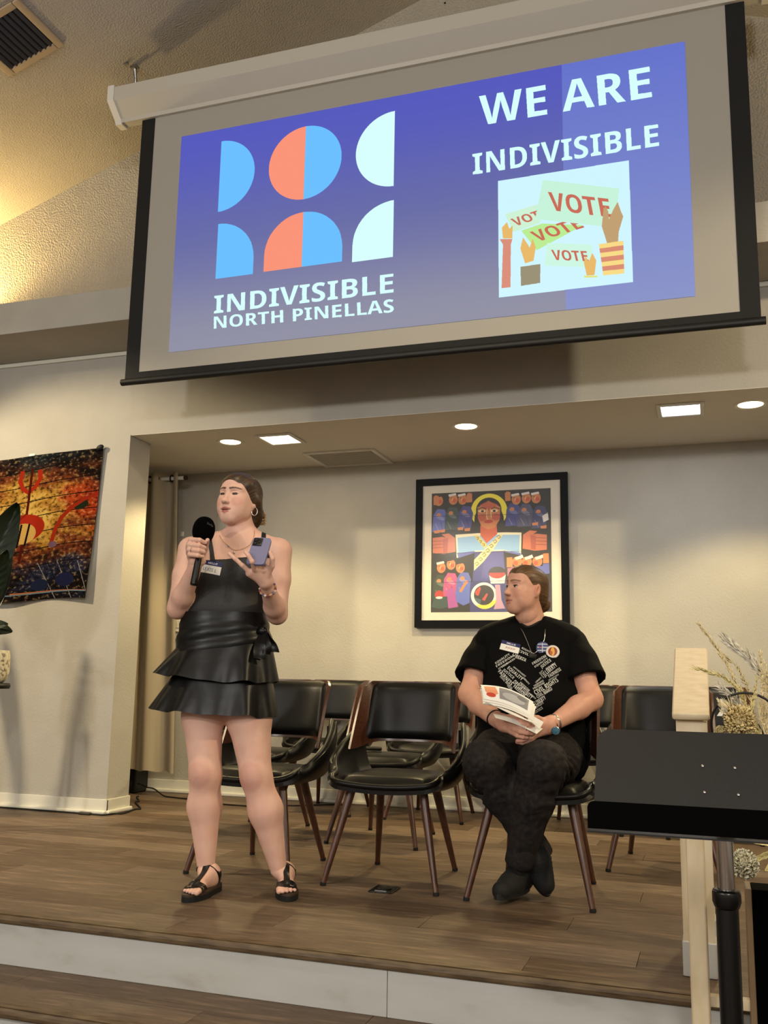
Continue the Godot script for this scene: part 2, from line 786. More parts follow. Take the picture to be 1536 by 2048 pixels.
func materials() -> void:
	var peel := noise_tex(512, 0.11, 3, [], 2)
	var pop := noise_tex(512, 0.1, 9, [], 3)
	var tone := noise_tex(512, 0.006, 5, [[0.0, Color(0.965, 0.965, 0.96)], [1.0, Color(1, 1, 1)]], 3)
	var w := mat(Color(0.70, 0.685, 0.65), 0.75, 0.0, 0.3)
	w.albedo_texture = tone
	world_map(w, Vector3(0.9, 0.9, 0.9))
	relief(w, peel, 0.1)
	M.wall = w
	var g := mat(Color(0.72, 0.69, 0.63), 0.9, 0.0, 0.2)
	g.albedo_texture = tone
	world_map(g, Vector3(1.1, 1.1, 1.1))
	relief(g, pop, 0.7)
	M.gable = g
	var cl := mat(Color(0.73, 0.70, 0.65), 0.9, 0.0, 0.2)
	cl.albedo_texture = tone
	world_map(cl, Vector3(1.3, 1.3, 1.3))
	relief(cl, pop, 0.4)
	M.ceiling = cl
	var s := mat(Color(0.86, 0.84, 0.80), 0.8, 0.0, 0.3)
	world_map(s, Vector3.ONE)
	relief(s, peel, 0.06)
	M.soffit = s
	M.trim = mat(Color(0.86, 0.85, 0.80), 0.45)
	M.white = mat(Color(0.88, 0.87, 0.84), 0.5)
	var riser := mat(Color(0.74, 0.74, 0.73), 0.5)
	riser.albedo_texture = noise_tex(512, 0.012, 21, [[0.0, Color(0.90, 0.89, 0.87)], [0.3, Color(0.97, 0.97, 0.96)], [1.0, Color(1, 1, 1)]], 5)
	world_map(riser, Vector3(0.5, 1.6, 0.5))
	M.riser = riser
	M.black = mat(Color(0.025, 0.025, 0.027), 0.55)
	M.black_gloss = mat(Color(0.02, 0.02, 0.022), 0.25)
	M.rubber = mat(Color(0.03, 0.03, 0.03), 0.8)
	M.chrome = mat(Color(0.78, 0.76, 0.76), 0.15, 1.0)
	M.steel = mat(Color(0.6, 0.6, 0.6), 0.35, 1.0)
	M.gold = mat(Color(0.88, 0.74, 0.5), 0.25, 1.0)
	# floor boards: five tones of the same grain
	M.boards = []
	for k in 5:
		var lum: float = [0.0, 0.035, -0.035, 0.06, -0.015][k]
		var a := Color(0.30 + lum, 0.245 + lum, 0.195 + lum)
		var b := Color(0.48 + lum, 0.40 + lum, 0.325 + lum)
		var d := Color(0.395 + lum, 0.325 + lum, 0.26 + lum)
		var m := mat(Color.WHITE, 0.5, 0.0, 0.4)
		m.albedo_texture = noise_tex(512, 0.016, 40 + k, [[0.1, a], [0.42, d], [0.5, a.lerp(d, 0.4)], [0.62, d], [0.9, b]], 5)
		world_map(m, Vector3(0.38, 1.0, 3.4), Vector3(0.37 * k, 0.1, 0.21 * k))
		relief(m, noise_tex(256, 0.02, 60 + k, [], 4), 0.04)
		M.boards.append(m)
	var nose := mat(Color.WHITE, 0.5)
	nose.albedo_texture = noise_tex(512, 0.03, 47, [[0.1, Color(0.27, 0.21, 0.14)], [0.5, Color(0.38, 0.31, 0.22)], [0.9, Color(0.46, 0.39, 0.29)]], 5)
	world_map(nose, Vector3(0.5, 3.0, 3.0))
	M.nosing = nose
	var wal := mat(Color.WHITE, 0.35, 0.0, 0.5)
	wal.albedo_texture = noise_tex(512, 0.02, 70, [[0.1, Color(0.17, 0.08, 0.045)], [0.5, Color(0.28, 0.145, 0.08)], [0.9, Color(0.37, 0.20, 0.115)]], 5)
	own_map(wal, Vector3(1.2, 9.0, 9.0))
	wal.clearcoat_enabled = true
	wal.clearcoat = 0.4
	wal.clearcoat_roughness = 0.25
	M.walnut = wal
	var wl := mat(Color.WHITE, 0.35, 0.0, 0.5)
	wl.albedo_texture = wal.albedo_texture
	own_map(wl, Vector3(9.0, 1.2, 9.0))
	wl.clearcoat_enabled = true
	wl.clearcoat = 0.4
	M.walnut_leg = wl
	var lea := mat(Color(0.026, 0.024, 0.022), 0.4, 0.0, 0.36)
	relief(lea, noise_tex(256, 0.06, 80, [], 3, FastNoiseLite.TYPE_CELLULAR), 0.02)
	own_map(lea, Vector3(5, 5, 5))
	M.leather = lea
	var pw := mat(Color.WHITE, 0.6)
	pw.albedo_texture = noise_tex(512, 0.014, 90, [[0.1, Color(0.81, 0.735, 0.60)], [0.5, Color(0.845, 0.78, 0.655)], [0.9, Color(0.87, 0.81, 0.70)]], 4)
	own_map(pw, Vector3(2.0, 0.7, 7.0))
	M.pale = pw
	var cu := mat(Color(0.67, 0.62, 0.53), 0.85)
	cu.rim_enabled = true
	cu.rim = 0.2
	relief(cu, noise_tex(256, 0.2, 91, [], 2), 0.03)
	own_map(cu, Vector3(6, 6, 6))
	M.curtain = cu


# ceiling spots for the stage; unseen globes added behind the camera as front fill
func spots_and_fill() -> void:
	var n := 0
	for q in [[Vector3(-5.8, 3.35, 3.4), Vector3(-3.6, 0.8, 1.2), 13.0, 32.0], [Vector3(-1.45, 4.75, 4.6), Vector3(-1.5, 0.6, 2.6), 4.0, 38.0], [Vector3(2.9, 3.35, 3.4), Vector3(0.5, 0.8, 1.3), 9.0, 42.0]]:
		var o := thing("spot_lamp", ["black can spotlight high on the left slope of the ceiling", "black can spotlight near the ceiling ridge", "black can spotlight high on the right slope of the ceiling"][n], "spotlight", q[0], "spotlights aimed at the stage")
		var d: Vector3 = (q[1] - q[0]).normalized()
		var b := Basis(Quaternion(Vector3.UP, -d))
		var mb := MB.new()
		mb.lathe([Vector2(0.055, 0.0), Vector2(0.06, 0.0), Vector2(0.06, 0.16), Vector2(0.03, 0.2), Vector2(0.001, 0.2)], 20, Transform3D(b, Vector3.ZERO))
		part(o, "housing", mb, M.black)
		mb = MB.new()
		mb.lathe([Vector2(0.052, -0.002), Vector2(0.052, 0.004)], 20, Transform3D(b, Vector3.ZERO))
		part(o, "lamp_lens", mb, glow(Color(1.0, 0.95, 0.86), 4.0))
		mb = MB.new()
		mb.tube(PackedVector3Array([b * Vector3(0, 0.19, 0), b * Vector3(0, 0.19, 0) + Vector3(0, 0.1, 0), b * Vector3(0, 0.19, 0) + Vector3(0, 0.3, 0)]), PackedFloat32Array([0.012, 0.012, 0.012]), 8)
		part(o, "stem", mb, M.black)
		spot(o, d * 0.02, d * 3.0, q[2], q[3], Color(1.0, 0.91, 0.74), 0.06, 0.4)
		n += 1
	n = 0
	for q in [Vector3(-3.9, 3.0, 8.6), Vector3(1.0, 3.0, 8.6), Vector3(-3.9, 3.0, 11.6), Vector3(1.0, 3.0, 11.6)]:  # unseen globes put in for neutral ambient fill
		var o := thing("fill_globe_lamp", ["added white fill globe behind the camera, front left", "added white fill globe behind the camera, front right", "added white fill globe behind the camera, rear left", "added white fill globe behind the camera, rear right"][n], "fill lamp", q, "added fill globes behind the camera")
		var mb := MB.new()
		mb.ball(Vector3.ZERO, Vector3.ONE * 0.17, Basis(), 20, 14)
		part(o, "fill_lamp_globe", mb, glow(Color(1.0, 0.97, 0.92), 2.0))
		mb = MB.new()
		mb.tube(PackedVector3Array([Vector3(0, 0.16, 0), Vector3(0, 0.8, 0), Vector3(0, 1.25, 0)]), PackedFloat32Array([0.01, 0.01, 0.01]), 8)
		part(o, "stem", mb, M.steel)
		var l := OmniLight3D.new()
		l.name = "fill_light"
		o.add_child(l)
		l.light_energy = 6.0
		l.light_color = Color(1.0, 0.985, 0.965)
		l.light_size = 0.16
		l.omni_range = 25.0
		l.omni_attenuation = 2.0
		l.shadow_enabled = true
		n += 1


func roof_y(x: float) -> float:
	return RIDGE_Y - SLOPE * absf(x - RIDGE)


func room() -> void:
	var x0 := -6.45
	var x1 := 3.55
	var zf := 14.0
	# wall around the alcove
	var mb := MB.new()
	var zc := (0.927 + ZB) / 2.0
	var th := ZB - 0.927
	mb.box(Vector3((x0 - 3.555) / 2, 1.33, zc), Vector3(-3.555 - x0, 3.34, th))
	mb.box(Vector3((0.655 + x1) / 2, 1.33, zc), Vector3(x1 - 0.655, 3.34, th))
	mb.box(Vector3((-3.555 + 0.655) / 2, (HC + 0.0032 + 3.0) / 2, zc), Vector3(4.21, 2.9968 - HC, th))
	setting("wall_stage", mb, M.wall, "grey plaster wall around the stage alcove")
	mb = MB.new()
	mb.prism(PackedVector2Array([Vector2(x0, 3.0), Vector2(x1, 3.0), Vector2(x1, roof_y(x1) + 0.02), Vector2(RIDGE, RIDGE_Y + 0.02), Vector2(x0, roof_y(x0) + 0.02)]), th, Transform3D(Basis(), Vector3(0, 0, ZB)))
	setting("wall_gable", mb, M.gable, "textured gable wall above the ledge")
	# ledge and its moulding
	mb = MB.new()
	mb.box(Vector3((x0 + x1) / 2, 3.095, ZB + 0.25), Vector3(x1 - x0, 0.215, 0.5), Basis(), 0.004)
	setting("trim_1", mb, M.wall, "deep plaster ledge running below the gable")
	mb = MB.new()
	mb.box(Vector3((x0 + x1) / 2, 2.972, ZB + 0.008), Vector3(x1 - x0, 0.028, 0.016), Basis(), 0.004)
	setting("trim_2", mb, M.trim, "thin white moulding under the ledge")
	# roof slopes
	for s in 2:
		var xe: float = x0 if s == 0 else x1
		var p := [Vector2(xe, roof_y(xe)), Vector2(RIDGE, RIDGE_Y), Vector2(RIDGE, RIDGE_Y + 0.15), Vector2(xe, roof_y(xe) + 0.15)]
		mb = MB.new()
		mb.prism(PackedVector2Array(p), zf - 0.9, Transform3D(Basis(), Vector3(0, 0, zf)))
		setting("ceiling" if s == 0 else "ceiling_001", mb, M.ceiling, "left slope of the textured ceiling" if s == 0 else "right slope of the textured ceiling")
	# hall behind the camera
	mb = MB.new()
	mb.box(Vector3(x0 - 0.1, 1.6, zf / 2 + 0.5), Vector3(0.2, 4.2, zf - 0.7))
	setting("wall_left", mb, M.wall, "left side wall of the hall")
	mb = MB.new()
	mb.box(Vector3(x1 + 0.1, 1.6, zf / 2 + 0.5), Vector3(0.2, 4.2, zf - 0.7))
	setting("wall_right", mb, M.wall, "right side wall of the hall")
	mb = MB.new()
	mb.prism(PackedVector2Array([Vector2(x0, -0.5), Vector2(x1, -0.5), Vector2(x1, roof_y(x1) + 0.1), Vector2(RIDGE, RIDGE_Y + 0.1), Vector2(x0, roof_y(x0) + 0.1)]), 0.2, Transform3D(Basis(), Vector3(0, 0, zf + 0.1)))
	setting("wall_rear", mb, M.wall, "rear wall of the hall")
	mb = MB.new()
	mb.box(Vector3((x0 + x1) / 2, -0.385, (3.6 + zf) / 2), Vector3(x1 - x0, 0.1, zf - 3.6))
	setting("floor", mb, M.boards[2], "wood floor of the hall below the stage")
	# alcove
	mb = MB.new()
	mb.box(Vector3(-1.45, 1.3, -0.075), Vector3(6.7, 2.8, 0.15))
	setting("wall_back", mb, M.wall, "grey plaster back wall of the alcove")
	mb = MB.new()
	mb.box(Vector3(-4.7, 1.2, 0.46), Vector3(0.2, 2.6, 0.93))
	setting("wall_alcove_left", mb, M.wall, "left end wall of the alcove")
	mb = MB.new()
	mb.box(Vector3(1.8, 1.2, 0.46), Vector3(0.2, 2.6, 0.93))
	setting("wall_alcove_right", mb, M.wall, "right end wall of the alcove")
	mb = MB.new()
	mb.box(Vector3(-1.45, HC + 0.05, 0.4635), Vector3(6.5, 0.1, 0.927))
	mb.box(Vector3(-1.45, HC + 0.0015, 1.0455), Vector3(4.2, 0.003, 0.237))
	setting("ceiling_alcove", mb, M.soffit, "flat white ceiling of the alcove")
	# baseboards: board and quarter-round shoe
	var bb := [["baseboard_back", Vector3(-4.6, 0, 0), Vector3(1.7, 0, 0), Vector3(0, 0, 1)], ["baseboard_left", Vector3(-6.4, 0, ZB), Vector3(-3.54, 0, ZB), Vector3(0, 0, 1)], ["baseboard_return", Vector3(-3.555, 0, 0.927), Vector3(-3.555, 0, ZB + 0.015), Vector3(1, 0, 0)], ["baseboard_right", Vector3(0.64, 0, ZB), Vector3(3.5, 0, ZB), Vector3(0, 0, 1)]]
	for q in bb:
		mb = MB.new()
		var a: Vector3 = q[1]
		var b: Vector3 = q[2]
		var out: Vector3 = q[3]
		var dir := (b - a).normalized()
		var bas := Basis(dir, Vector3.UP, dir.cross(Vector3.UP))
		var L := a.distance_to(b)
		mb.box((a + b) / 2 + Vector3(0, 0.045, 0) + out * 0.0075, Vector3(L, 0.09, 0.015), bas, 0.003)
		mb.box((a + b) / 2 + Vector3(0, 0.013, 0) + out * 0.022, Vector3(L, 0.026, 0.03), bas, 0.006)
		setting(q[0], mb, M.trim, {"baseboard_back": "white baseboard along the back wall of the alcove", "baseboard_left": "white baseboard below the tapestry wall", "baseboard_return": "white baseboard on the narrow wall end by the curtain", "baseboard_right": "white baseboard right of the alcove"}[q[0]])


func stage() -> void:
	# deck: boards laid along the front edge
	var mb := MB.new()
	mb.box(Vector3(-1.45, -0.09, 1.68), Vector3(10.0, 0.155, 3.37))
	var deck := setting("stage_floor", mb, M.rubber, "wood plank deck of the stage")
	var row := 0
	var z := 3.362
	var width := 0.182
	var shapes := {}
	while z > 0.03:
		var zz := maxf(z - width, 0.0)
		var x := -5.6 + fmod(row * 0.47, 1.2)
		if row == 0:
			x = -5.45
		while x < 1.9:
			var len := 1.22
			var key := "%.3f" % (z - zz)
			if not shapes.has(key):
				var pm := MB.new()
				pm.box(Vector3.ZERO, Vector3(len - 0.0012, 0.012, z - zz - 0.0012), Basis(), 0.0012)
				shapes[key] = pm.mesh()
			var o := MeshInstance3D.new()
			o.name = "plank"
			o.mesh = shapes[key]
			o.material_override = M.boards[rng.randi() % 5]
			deck.add_child(o, true)
			o.position = Vector3(x + len / 2, -0.0062, (z + zz) / 2)
			x += len
		z -= width
		row += 1
	# front edge
	mb = MB.new()
	var pr := PackedVector2Array([Vector2(0, 0.001), Vector2(-0.04, 0.001), Vector2(-0.04, -0.033), Vector2(-0.004, -0.033)])
	for k in 7:
		var a := -PI / 2 + PI * k / 6.0
		pr.append(Vector2(-0.004 + 0.012 * cos(a), -0.0165 + 0.0165 * sin(a)))
	var across := Transform3D(Basis(Vector3(0, 0, 1), Vector3(0, 1, 0), Vector3(-1, 0, 0)), Vector3(-6.4, 0, ZE - 0.006))
	mb.prism(pr, 9.9, across)
	setting("trim_3", mb, M.nosing, "dark wood nosing along the front edge of the stage")
	# riser panels, a seam between them
	mb = MB.new()
	mb.box(Vector3(-1.45, -0.1, 3.36), Vector3(9.9, 0.135, 0.02))
	var rs := setting("stage_riser", mb, M.rubber, "painted grey riser below the edge of the stage")
	for k in 5:
		var xa: float = [-6.4, -3.2, -0.977, 0.9, 2.4][k]
		var xb: float = [-3.2, -0.977, 0.9, 2.4, 3.5][k]
		var pm := MB.new()
		pm.box(Vector3((xa + xb) / 2, -0.1, 3.381), Vector3(xb - xa - 0.002, 0.134, 0.022), Basis(), 0.001)
		part(rs, "panel", pm, M.riser)
	# step in front
	mb = MB.new()
	mb.box(Vector3(-1.45, -HS - 0.09, 3.56), Vector3(9.9, 0.15, 0.34))
	var st := setting("stage_step", mb, M.riser, "lower wood step in front of the stage")
	for k in 2:
		var x: float = -5.9 - 0.5 * k
		while x < 2.0:
			var pm := MB.new()
			pm.box(Vector3.ZERO, Vector3(1.2188, 0.014, 0.1638), Basis(), 0.0012)
			var o := part(st, "plank", pm, M.boards[rng.randi() % 5], Vector3(x + 0.61, -HS - 0.007, 3.47 + 0.165 * k))
			x += 1.22
	mb = MB.new()
	mb.prism(pr, 9.9, Transform3D(across.basis, Vector3(-6.4, -HS, 3.748)))
	part(st, "nosing", mb, M.nosing)



func alcove_fittings() -> void:
	var warm := Color(1.0, 0.90, 0.66)
	var lab := ["round recessed downlight at the left end of the alcove ceiling", "round recessed downlight in the middle of the alcove ceiling", "round recessed downlight at the right end of the alcove ceiling"]
	var n := 0
	for q in [Vector3(-2.988, HC, 0.846), Vector3(-1.372, HC, 0.822), Vector3(0.271, HC, 0.86)]:
		var o := thing("round_downlight", lab[n], "ceiling light", q, "round downlights in the alcove")
		var mb := MB.new()
		mb.lathe([Vector2(0.066, 0.0), Vector2(0.07, -0.004), Vector2(0.088, -0.008), Vector2(0.094, -0.003), Vector2(0.094, 0.0)], 32)
		part(o, "trim_ring", mb, M.white)
		mb = MB.new()
		mb.lathe([Vector2(0.067, -0.001), Vector2(0.067, -0.004)], 32)
		part(o, "lamp_lens", mb, glow(Color(1.0, 0.9, 0.7), 5.0))
		spot(o, Vector3(0, -0.012, 0), Vector3(0, -2, 0), 3.5, 60.0, warm, 0.066, 0.4)
		n += 1
	n = 0
	for q in [Vector3(-2.626, HC, 0.833), Vector3(-0.103, HC, 0.862)]:
		var o := thing("square_downlight", ["square recessed light panel left of the ceiling grille", "square recessed light panel at the right of the alcove ceiling"][n], "ceiling light", q, "square light panels in the alcove")
		var mb := MB.new()
		for s in [-1, 1]:
			mb.box(Vector3(s * 0.118, -0.006, 0), Vector3(0.026, 0.012, 0.262), Basis(), 0.003)
			mb.box(Vector3(0, -0.006, s * 0.118), Vector3(0.21, 0.012, 0.026), Basis(), 0.003)
		part(o, "frame", mb, M.white)
		mb = MB.new()
		mb.box(Vector3(0, -0.004, 0), Vector3(0.21, 0.006, 0.21))
		part(o, "lamp_panel", mb, glow(Color(1.0, 0.93, 0.8) if n == 0 else Color(0.93, 0.97, 1.0), 4.0))
		var l := AreaLight3D.new()
		l.name = "panel_light"
		o.add_child(l)
		l.position = Vector3(0, -0.012, 0)
		l.basis = Basis.looking_at(Vector3.DOWN, Vector3.FORWARD)
		l.area_size = Vector2(0.21, 0.21)
		l.light_energy = 0.6
		l.light_color = Color(1.0, 0.88, 0.68) if n == 0 else Color(0.95, 0.97, 1.0)
		l.area_range = 20.0
		l.area_attenuation = 2.0
		l.shadow_enabled = true
		n += 1
	# return-air grille
	var g := thing("air_grille", "flat white return air grille in the alcove ceiling", "air vent", Vector3(-2.38, HC, 0.215))
	var mb2 := MB.new()
	for s in [-1, 1]:
		mb2.box(Vector3(s * 0.25, -0.006, 0), Vector3(0.03, 0.014, 0.44), Basis(), 0.003)
		mb2.box(Vector3(0, -0.006, s * 0.205), Vector3(0.47, 0.014, 0.03), Basis(), 0.003)
	part(g, "frame", mb2, M.white)
	mb2 = MB.new()
	mb2.box(Vector3(0, -0.001, 0), Vector3(0.47, 0.003, 0.38))
	part(g, "backing", mb2, M.soffit)
	for k in 15:
		mb2 = MB.new()
		mb2.box(Vector3(0, -0.007, -0.182 + k * 0.026), Vector3(0.468, 0.003, 0.018), Basis(Vector3.RIGHT, 0.5))
		part(g, "slat", mb2, M.white)
	# supply vent on the left slope of the hall ceiling
	var nrm := Vector3(SLOPE, -1.0, 0).normalized()
	var along := Vector3(1, SLOPE, 0).normalized()
	var bas := Basis(along, -nrm, along.cross(-nrm))
	var v := thing("ceiling_vent", "square metal air vent with dark slats on the sloped ceiling", "air vent", Vector3(-3.66, roof_y(-3.66), 2.42))
	v.basis = bas
	var hw := 0.2
	mb2 = MB.new()
	for s in [-1, 1]:
		mb2.box(Vector3(s * (hw - 0.02), -0.006, 0), Vector3(0.045, 0.014, 2 * hw), Basis(), 0.004)
		mb2.box(Vector3(0, -0.006, s * (hw - 0.02)), Vector3(2 * hw - 0.09, 0.014, 0.045), Basis(), 0.004)
	part(v, "frame", mb2, mat(Color(0.72, 0.64, 0.52), 0.5))
	mb2 = MB.new()
	mb2.box(Vector3(0, -0.001, 0), Vector3(0.32, 0.003, 0.32))
	part(v, "backing", mb2, M.black)
	for k in 9:
		mb2 = MB.new()
		mb2.box(Vector3(-0.14 + k * 0.035, -0.01, 0), Vector3(0.022, 0.0025, 0.315), Basis(Vector3(0, 0, 1), 0.7))
		part(v, "slat", mb2, mat(Color(0.3, 0.29, 0.27), 0.4, 0.6))
	# uplights lying on the ledge
	n = 0
	for x in [-5.15, 2.0]:
		var o := thing("ledge_uplight", ["warm uplight lying on the ledge left of the screen", "warm uplight lying on the ledge right of the screen"][n], "uplight", Vector3(x, 3.2025, ZB + 0.24), "uplights on the ledge")
		var mb := MB.new()
		mb.box(Vector3(0, 0.02, 0), Vector3(0.3, 0.04, 0.1), Basis(), 0.005)
		part(o, "housing", mb, M.white)
		mb = MB.new()
		mb.box(Vector3(0, 0.042, 0), Vector3(0.26, 0.006, 0.07))
		part(o, "lamp_lens", mb, glow(Color(1.0, 0.8, 0.5), 3.0))
		spot(o, Vector3(0, 0.05, 0), Vector3(0.1, 2.0, -0.15), 5.6 if n == 0 else 3.0, 78.0, Color(1.0, 0.86, 0.58), 0.06, 0.5)
		n += 1
	# curtain on its rod
	var cz := 0.24
	var c := thing("curtain", "cream grommet curtain on a white rod at the left of the alcove", "curtain", Vector3(0, 0, 0))
	var a := Vector3(-4.0337, 2.3736, 0.24)
	var b := Vector3(-3.6101, 0.1698, 0.24)
	mb2 = MB.new()
	mb2.sheet(90, 24, func(u: float, w: float) -> Vector3:
		var y := lerpf(b.y, 2.36, w)
		var xr := lerpf(-3.63, -3.725, w)
		var x := lerpf(-4.35, xr, u)
		var fold := sin(u * TAU * 3.2 + 0.6) * lerpf(0.03, 0.045, w) + sin(u * 41.0 + w * 3.0) * 0.004 * (1.0 - w)
		return Vector3(x, y + 0.006 * sin(u * 30.0) * (1.0 - w), cz + fold), 0.003)
	part(c, "cloth", mb2, M.curtain)
	for k in 6:
		var gx := lerpf(-4.28, -3.80, k / 5.0)
		mb2 = MB.new()
		var ring := PackedVector3Array()
		var rr := PackedFloat32Array()
		for s in 17:
			var t := TAU * s / 16.0
			ring.append(Vector3(gx, 2.315 + 0.024 * sin(t), cz + 0.024 * cos(t)))
			rr.append(0.005)
		mb2.tube(ring, rr, 6)
		part(c, "grommet", mb2, mat(Color(0.06, 0.05, 0.05), 0.3, 0.8))
	var rod := Node3D.new()
	rod.name = "curtain_rod"
	c.add_child(rod)
	rod.position = Vector3(0, 2.315, cz)
	mb2 = MB.new()
	mb2.tube(PackedVector3Array([Vector3(-4.59, 0, 0), Vector3(-4.0, 0, 0), Vector3(-3.69, 0, 0)]), PackedFloat32Array([0.0145, 0.0145, 0.0145]), 12)
	part(rod, "rod", mb2, M.white)
	mb2 = MB.new()
	mb2.tube(PackedVector3Array([Vector3(-3.69, 0, 0), Vector3(-3.68, 0, 0), Vector3(-3.67, 0, 0)]), PackedFloat32Array([0.018, 0.02, 0.015]), 12)
	part(rod, "end_cap", mb2, mat(Color(0.2, 0.1, 0.06), 0.4))
	mb2 = MB.new()
	mb2.box(Vector3(-4.05, 0.0, -cz / 2), Vector3(0.018, 0.02, cz - 0.02))
	mb2.box(Vector3(-4.05, 0.0, -cz + 0.004), Vector3(0.04, 0.07, 0.008))
	part(rod, "bracket", mb2, M.white)
	# black box behind the curtain
	var bx := thing("black_speaker", "black box on the floor showing below the curtain hem", "speaker box", Vector3(-4.17, 0, 0.1))
	mb2 = MB.new()
	mb2.box(Vector3(0, 0.24, 0), Vector3(0.36, 0.48, 0.17), Basis(), 0.01)
	part(bx, "cabinet", mb2, M.black)
	mb2 = MB.new()
	mb2.box(Vector3(0, 0.24, 0.088), Vector3(0.31, 0.42, 0.01), Basis(), 0.004)
	part(bx, "grille", mb2, M.rubber)
	# two bolts left in the gable wall
	n = 0
	for q in [Vector3(-1.4322, 5.0928, 1.1647), Vector3(-1.431, 4.9255, 1.1647)]:
		mb2 = MB.new()
		mb2.ball(Vector3(0, 0, 0.002), Vector3(0.007, 0.007, 0.005), Basis(), 8, 6)
		single("wall_bolt", mb2, M.black, ["tiny dark bolt in the gable wall, the upper one above the screen case", "tiny dark bolt in the gable wall, the lower one above the screen case"][n], "bolt", q)
		n += 1
	# wall plates
	n = 0
	for q in [[Vector3(-3.8263, 1.926, 0.006), Vector2(0.03, 0.04)], [Vector3(-3.8254, 1.7702, 0.006), Vector2(0.03, 0.04)], [Vector3(-3.8133, 1.2338, 0.006), Vector2(0.075, 0.115)]]:
		var o := thing("wall_plate", ["small white sensor on the back wall, the upper one by the curtain", "small white sensor on the back wall, the lower one by the curtain", "white switch plate on the back wall beside the curtain"][n], "wall plate", q[0])
		var mb := MB.new()
		mb.box(Vector3.ZERO, Vector3(q[1].x, q[1].y, 0.012), Basis(), 0.003)
		part(o, "plate", mb, M.white)
		mb = MB.new()
		mb.box(Vector3(0, 0, 0.008), Vector3(q[1].x * 0.4, q[1].y * 0.5, 0.006), Basis(), 0.002)
		part(o, "toggle", mb, M.trim)
		n += 1


# projection screen: case, cloth, black borders, projected slide
func screen() -> void:
	var z := 1.765
	var o := thing("projection_screen", "large pull-down projection screen with black border showing a blue slide", "projection screen", Vector3(-1.455, 0, z))
	o.position = Vector3.ZERO
	var xl := -3.208
	var xr := 0.293
	var yb := 2.56
	var yt := 4.33
	var cloth := mat(Color(0.66, 0.645, 0.61), 0.75)
	var mb := MB.new()
	mb.box(Vector3((xl + xr) / 2, (yb + yt) / 2, z - 0.002), Vector3(xr - xl, yt - yb, 0.0015))
	part(o, "screen_cloth", mb, cloth)
	var bm := mat(Color(0.012, 0.012, 0.013), 0.75)
	for s in 2:
		mb = MB.new()
		mb.box(Vector3(xl + 0.046 if s == 0 else xr - 0.046, (yb + yt) / 2, z), Vector3(0.092, yt - yb, 0.002))
		part(o, "border", mb, bm)
	mb = MB.new()
	mb.box(Vector3((xl + xr) / 2, yb + 0.022, z), Vector3(xr - xl - 0.184, 0.045, 0.002))
	part(o, "border", mb, bm)
	mb = MB.new()
	mb.tube(PackedVector3Array([Vector3(xl - 0.02, yb - 0.012, z), Vector3(-1.4, yb - 0.012, z), Vector3(xr + 0.02, yb - 0.012, z)]), PackedFloat32Array([0.02, 0.02, 0.02]), 10)
	part(o, "bottom_bar", mb, M.black)
	# case: six-sided tube
	var pr := PackedVector2Array([Vector2(0.0, 0.0), Vector2(0.085, 0.075), Vector2(0.085, 0.165), Vector2(-0.065, 0.165), Vector2(-0.065, -0.02), Vector2(-0.01, -0.02)])
	var cx0 := -3.36
	var across := Transform3D(Basis(Vector3(0, 0, 1), Vector3(0, 1, 0), Vector3(-1, 0, 0)), Vector3(cx0, 4.262, z + 0.03))
	mb = MB.new()
	mb.prism(pr, 3.74, across)
	part(o, "case", mb, mat(Color(0.78, 0.76, 0.71), 0.45))
	for s in 2:
		mb = MB.new()
		var big := PackedVector2Array()
		for q in pr:
			big.append((q - Vector2(0.01, 0.07)) * 1.1 + Vector2(0.01, 0.07))
		mb.prism(big, 0.045, Transform3D(across.basis, Vector3(cx0 - 0.03 if s == 0 else cx0 + 3.735, 4.262, z + 0.03)))
		part(o, "end_cap", mb, M.white)
	# hangers: strut, hook plate and a loop of wire up to the ceiling
	for s in 2:
		var x: float = -3.27 if s == 0 else 0.3
		var top := roof_y(x)
		mb = MB.new()
		mb.tube(PackedVector3Array([Vector3(x, 4.425, z), Vector3(x + 0.012, 4.425 + (top - 4.425) * 0.6, z + 0.03), Vector3(x + 0.02, top + 0.005, z + 0.06)]), PackedFloat32Array([0.009, 0.008, 0.011]), 8)
		mb.box(Vector3(x + 0.02, top - 0.006, z + 0.06), Vector3(0.05, 0.014, 0.03))
		mb.box(Vector3(x - 0.01, top - 0.004, z + 0.11), Vector3(0.03, 0.016, 0.016))
		part(o, "hanger", mb, M.steel)
		mb = MB.new()
		var ring := PackedVector3Array()
		var rr := PackedFloat32Array()
		for k in 13:
			var t := TAU * k / 12.0
			ring.append(Vector3(x - 0.012 + 0.026 * cos(t), lerpf(4.43, top, 0.62) + 0.026 * sin(t), z + 0.04))
			rr.append(0.0016)
		mb.tube(ring, rr, 5)
		part(o, "wire", mb, M.steel)
	slide(o, z)


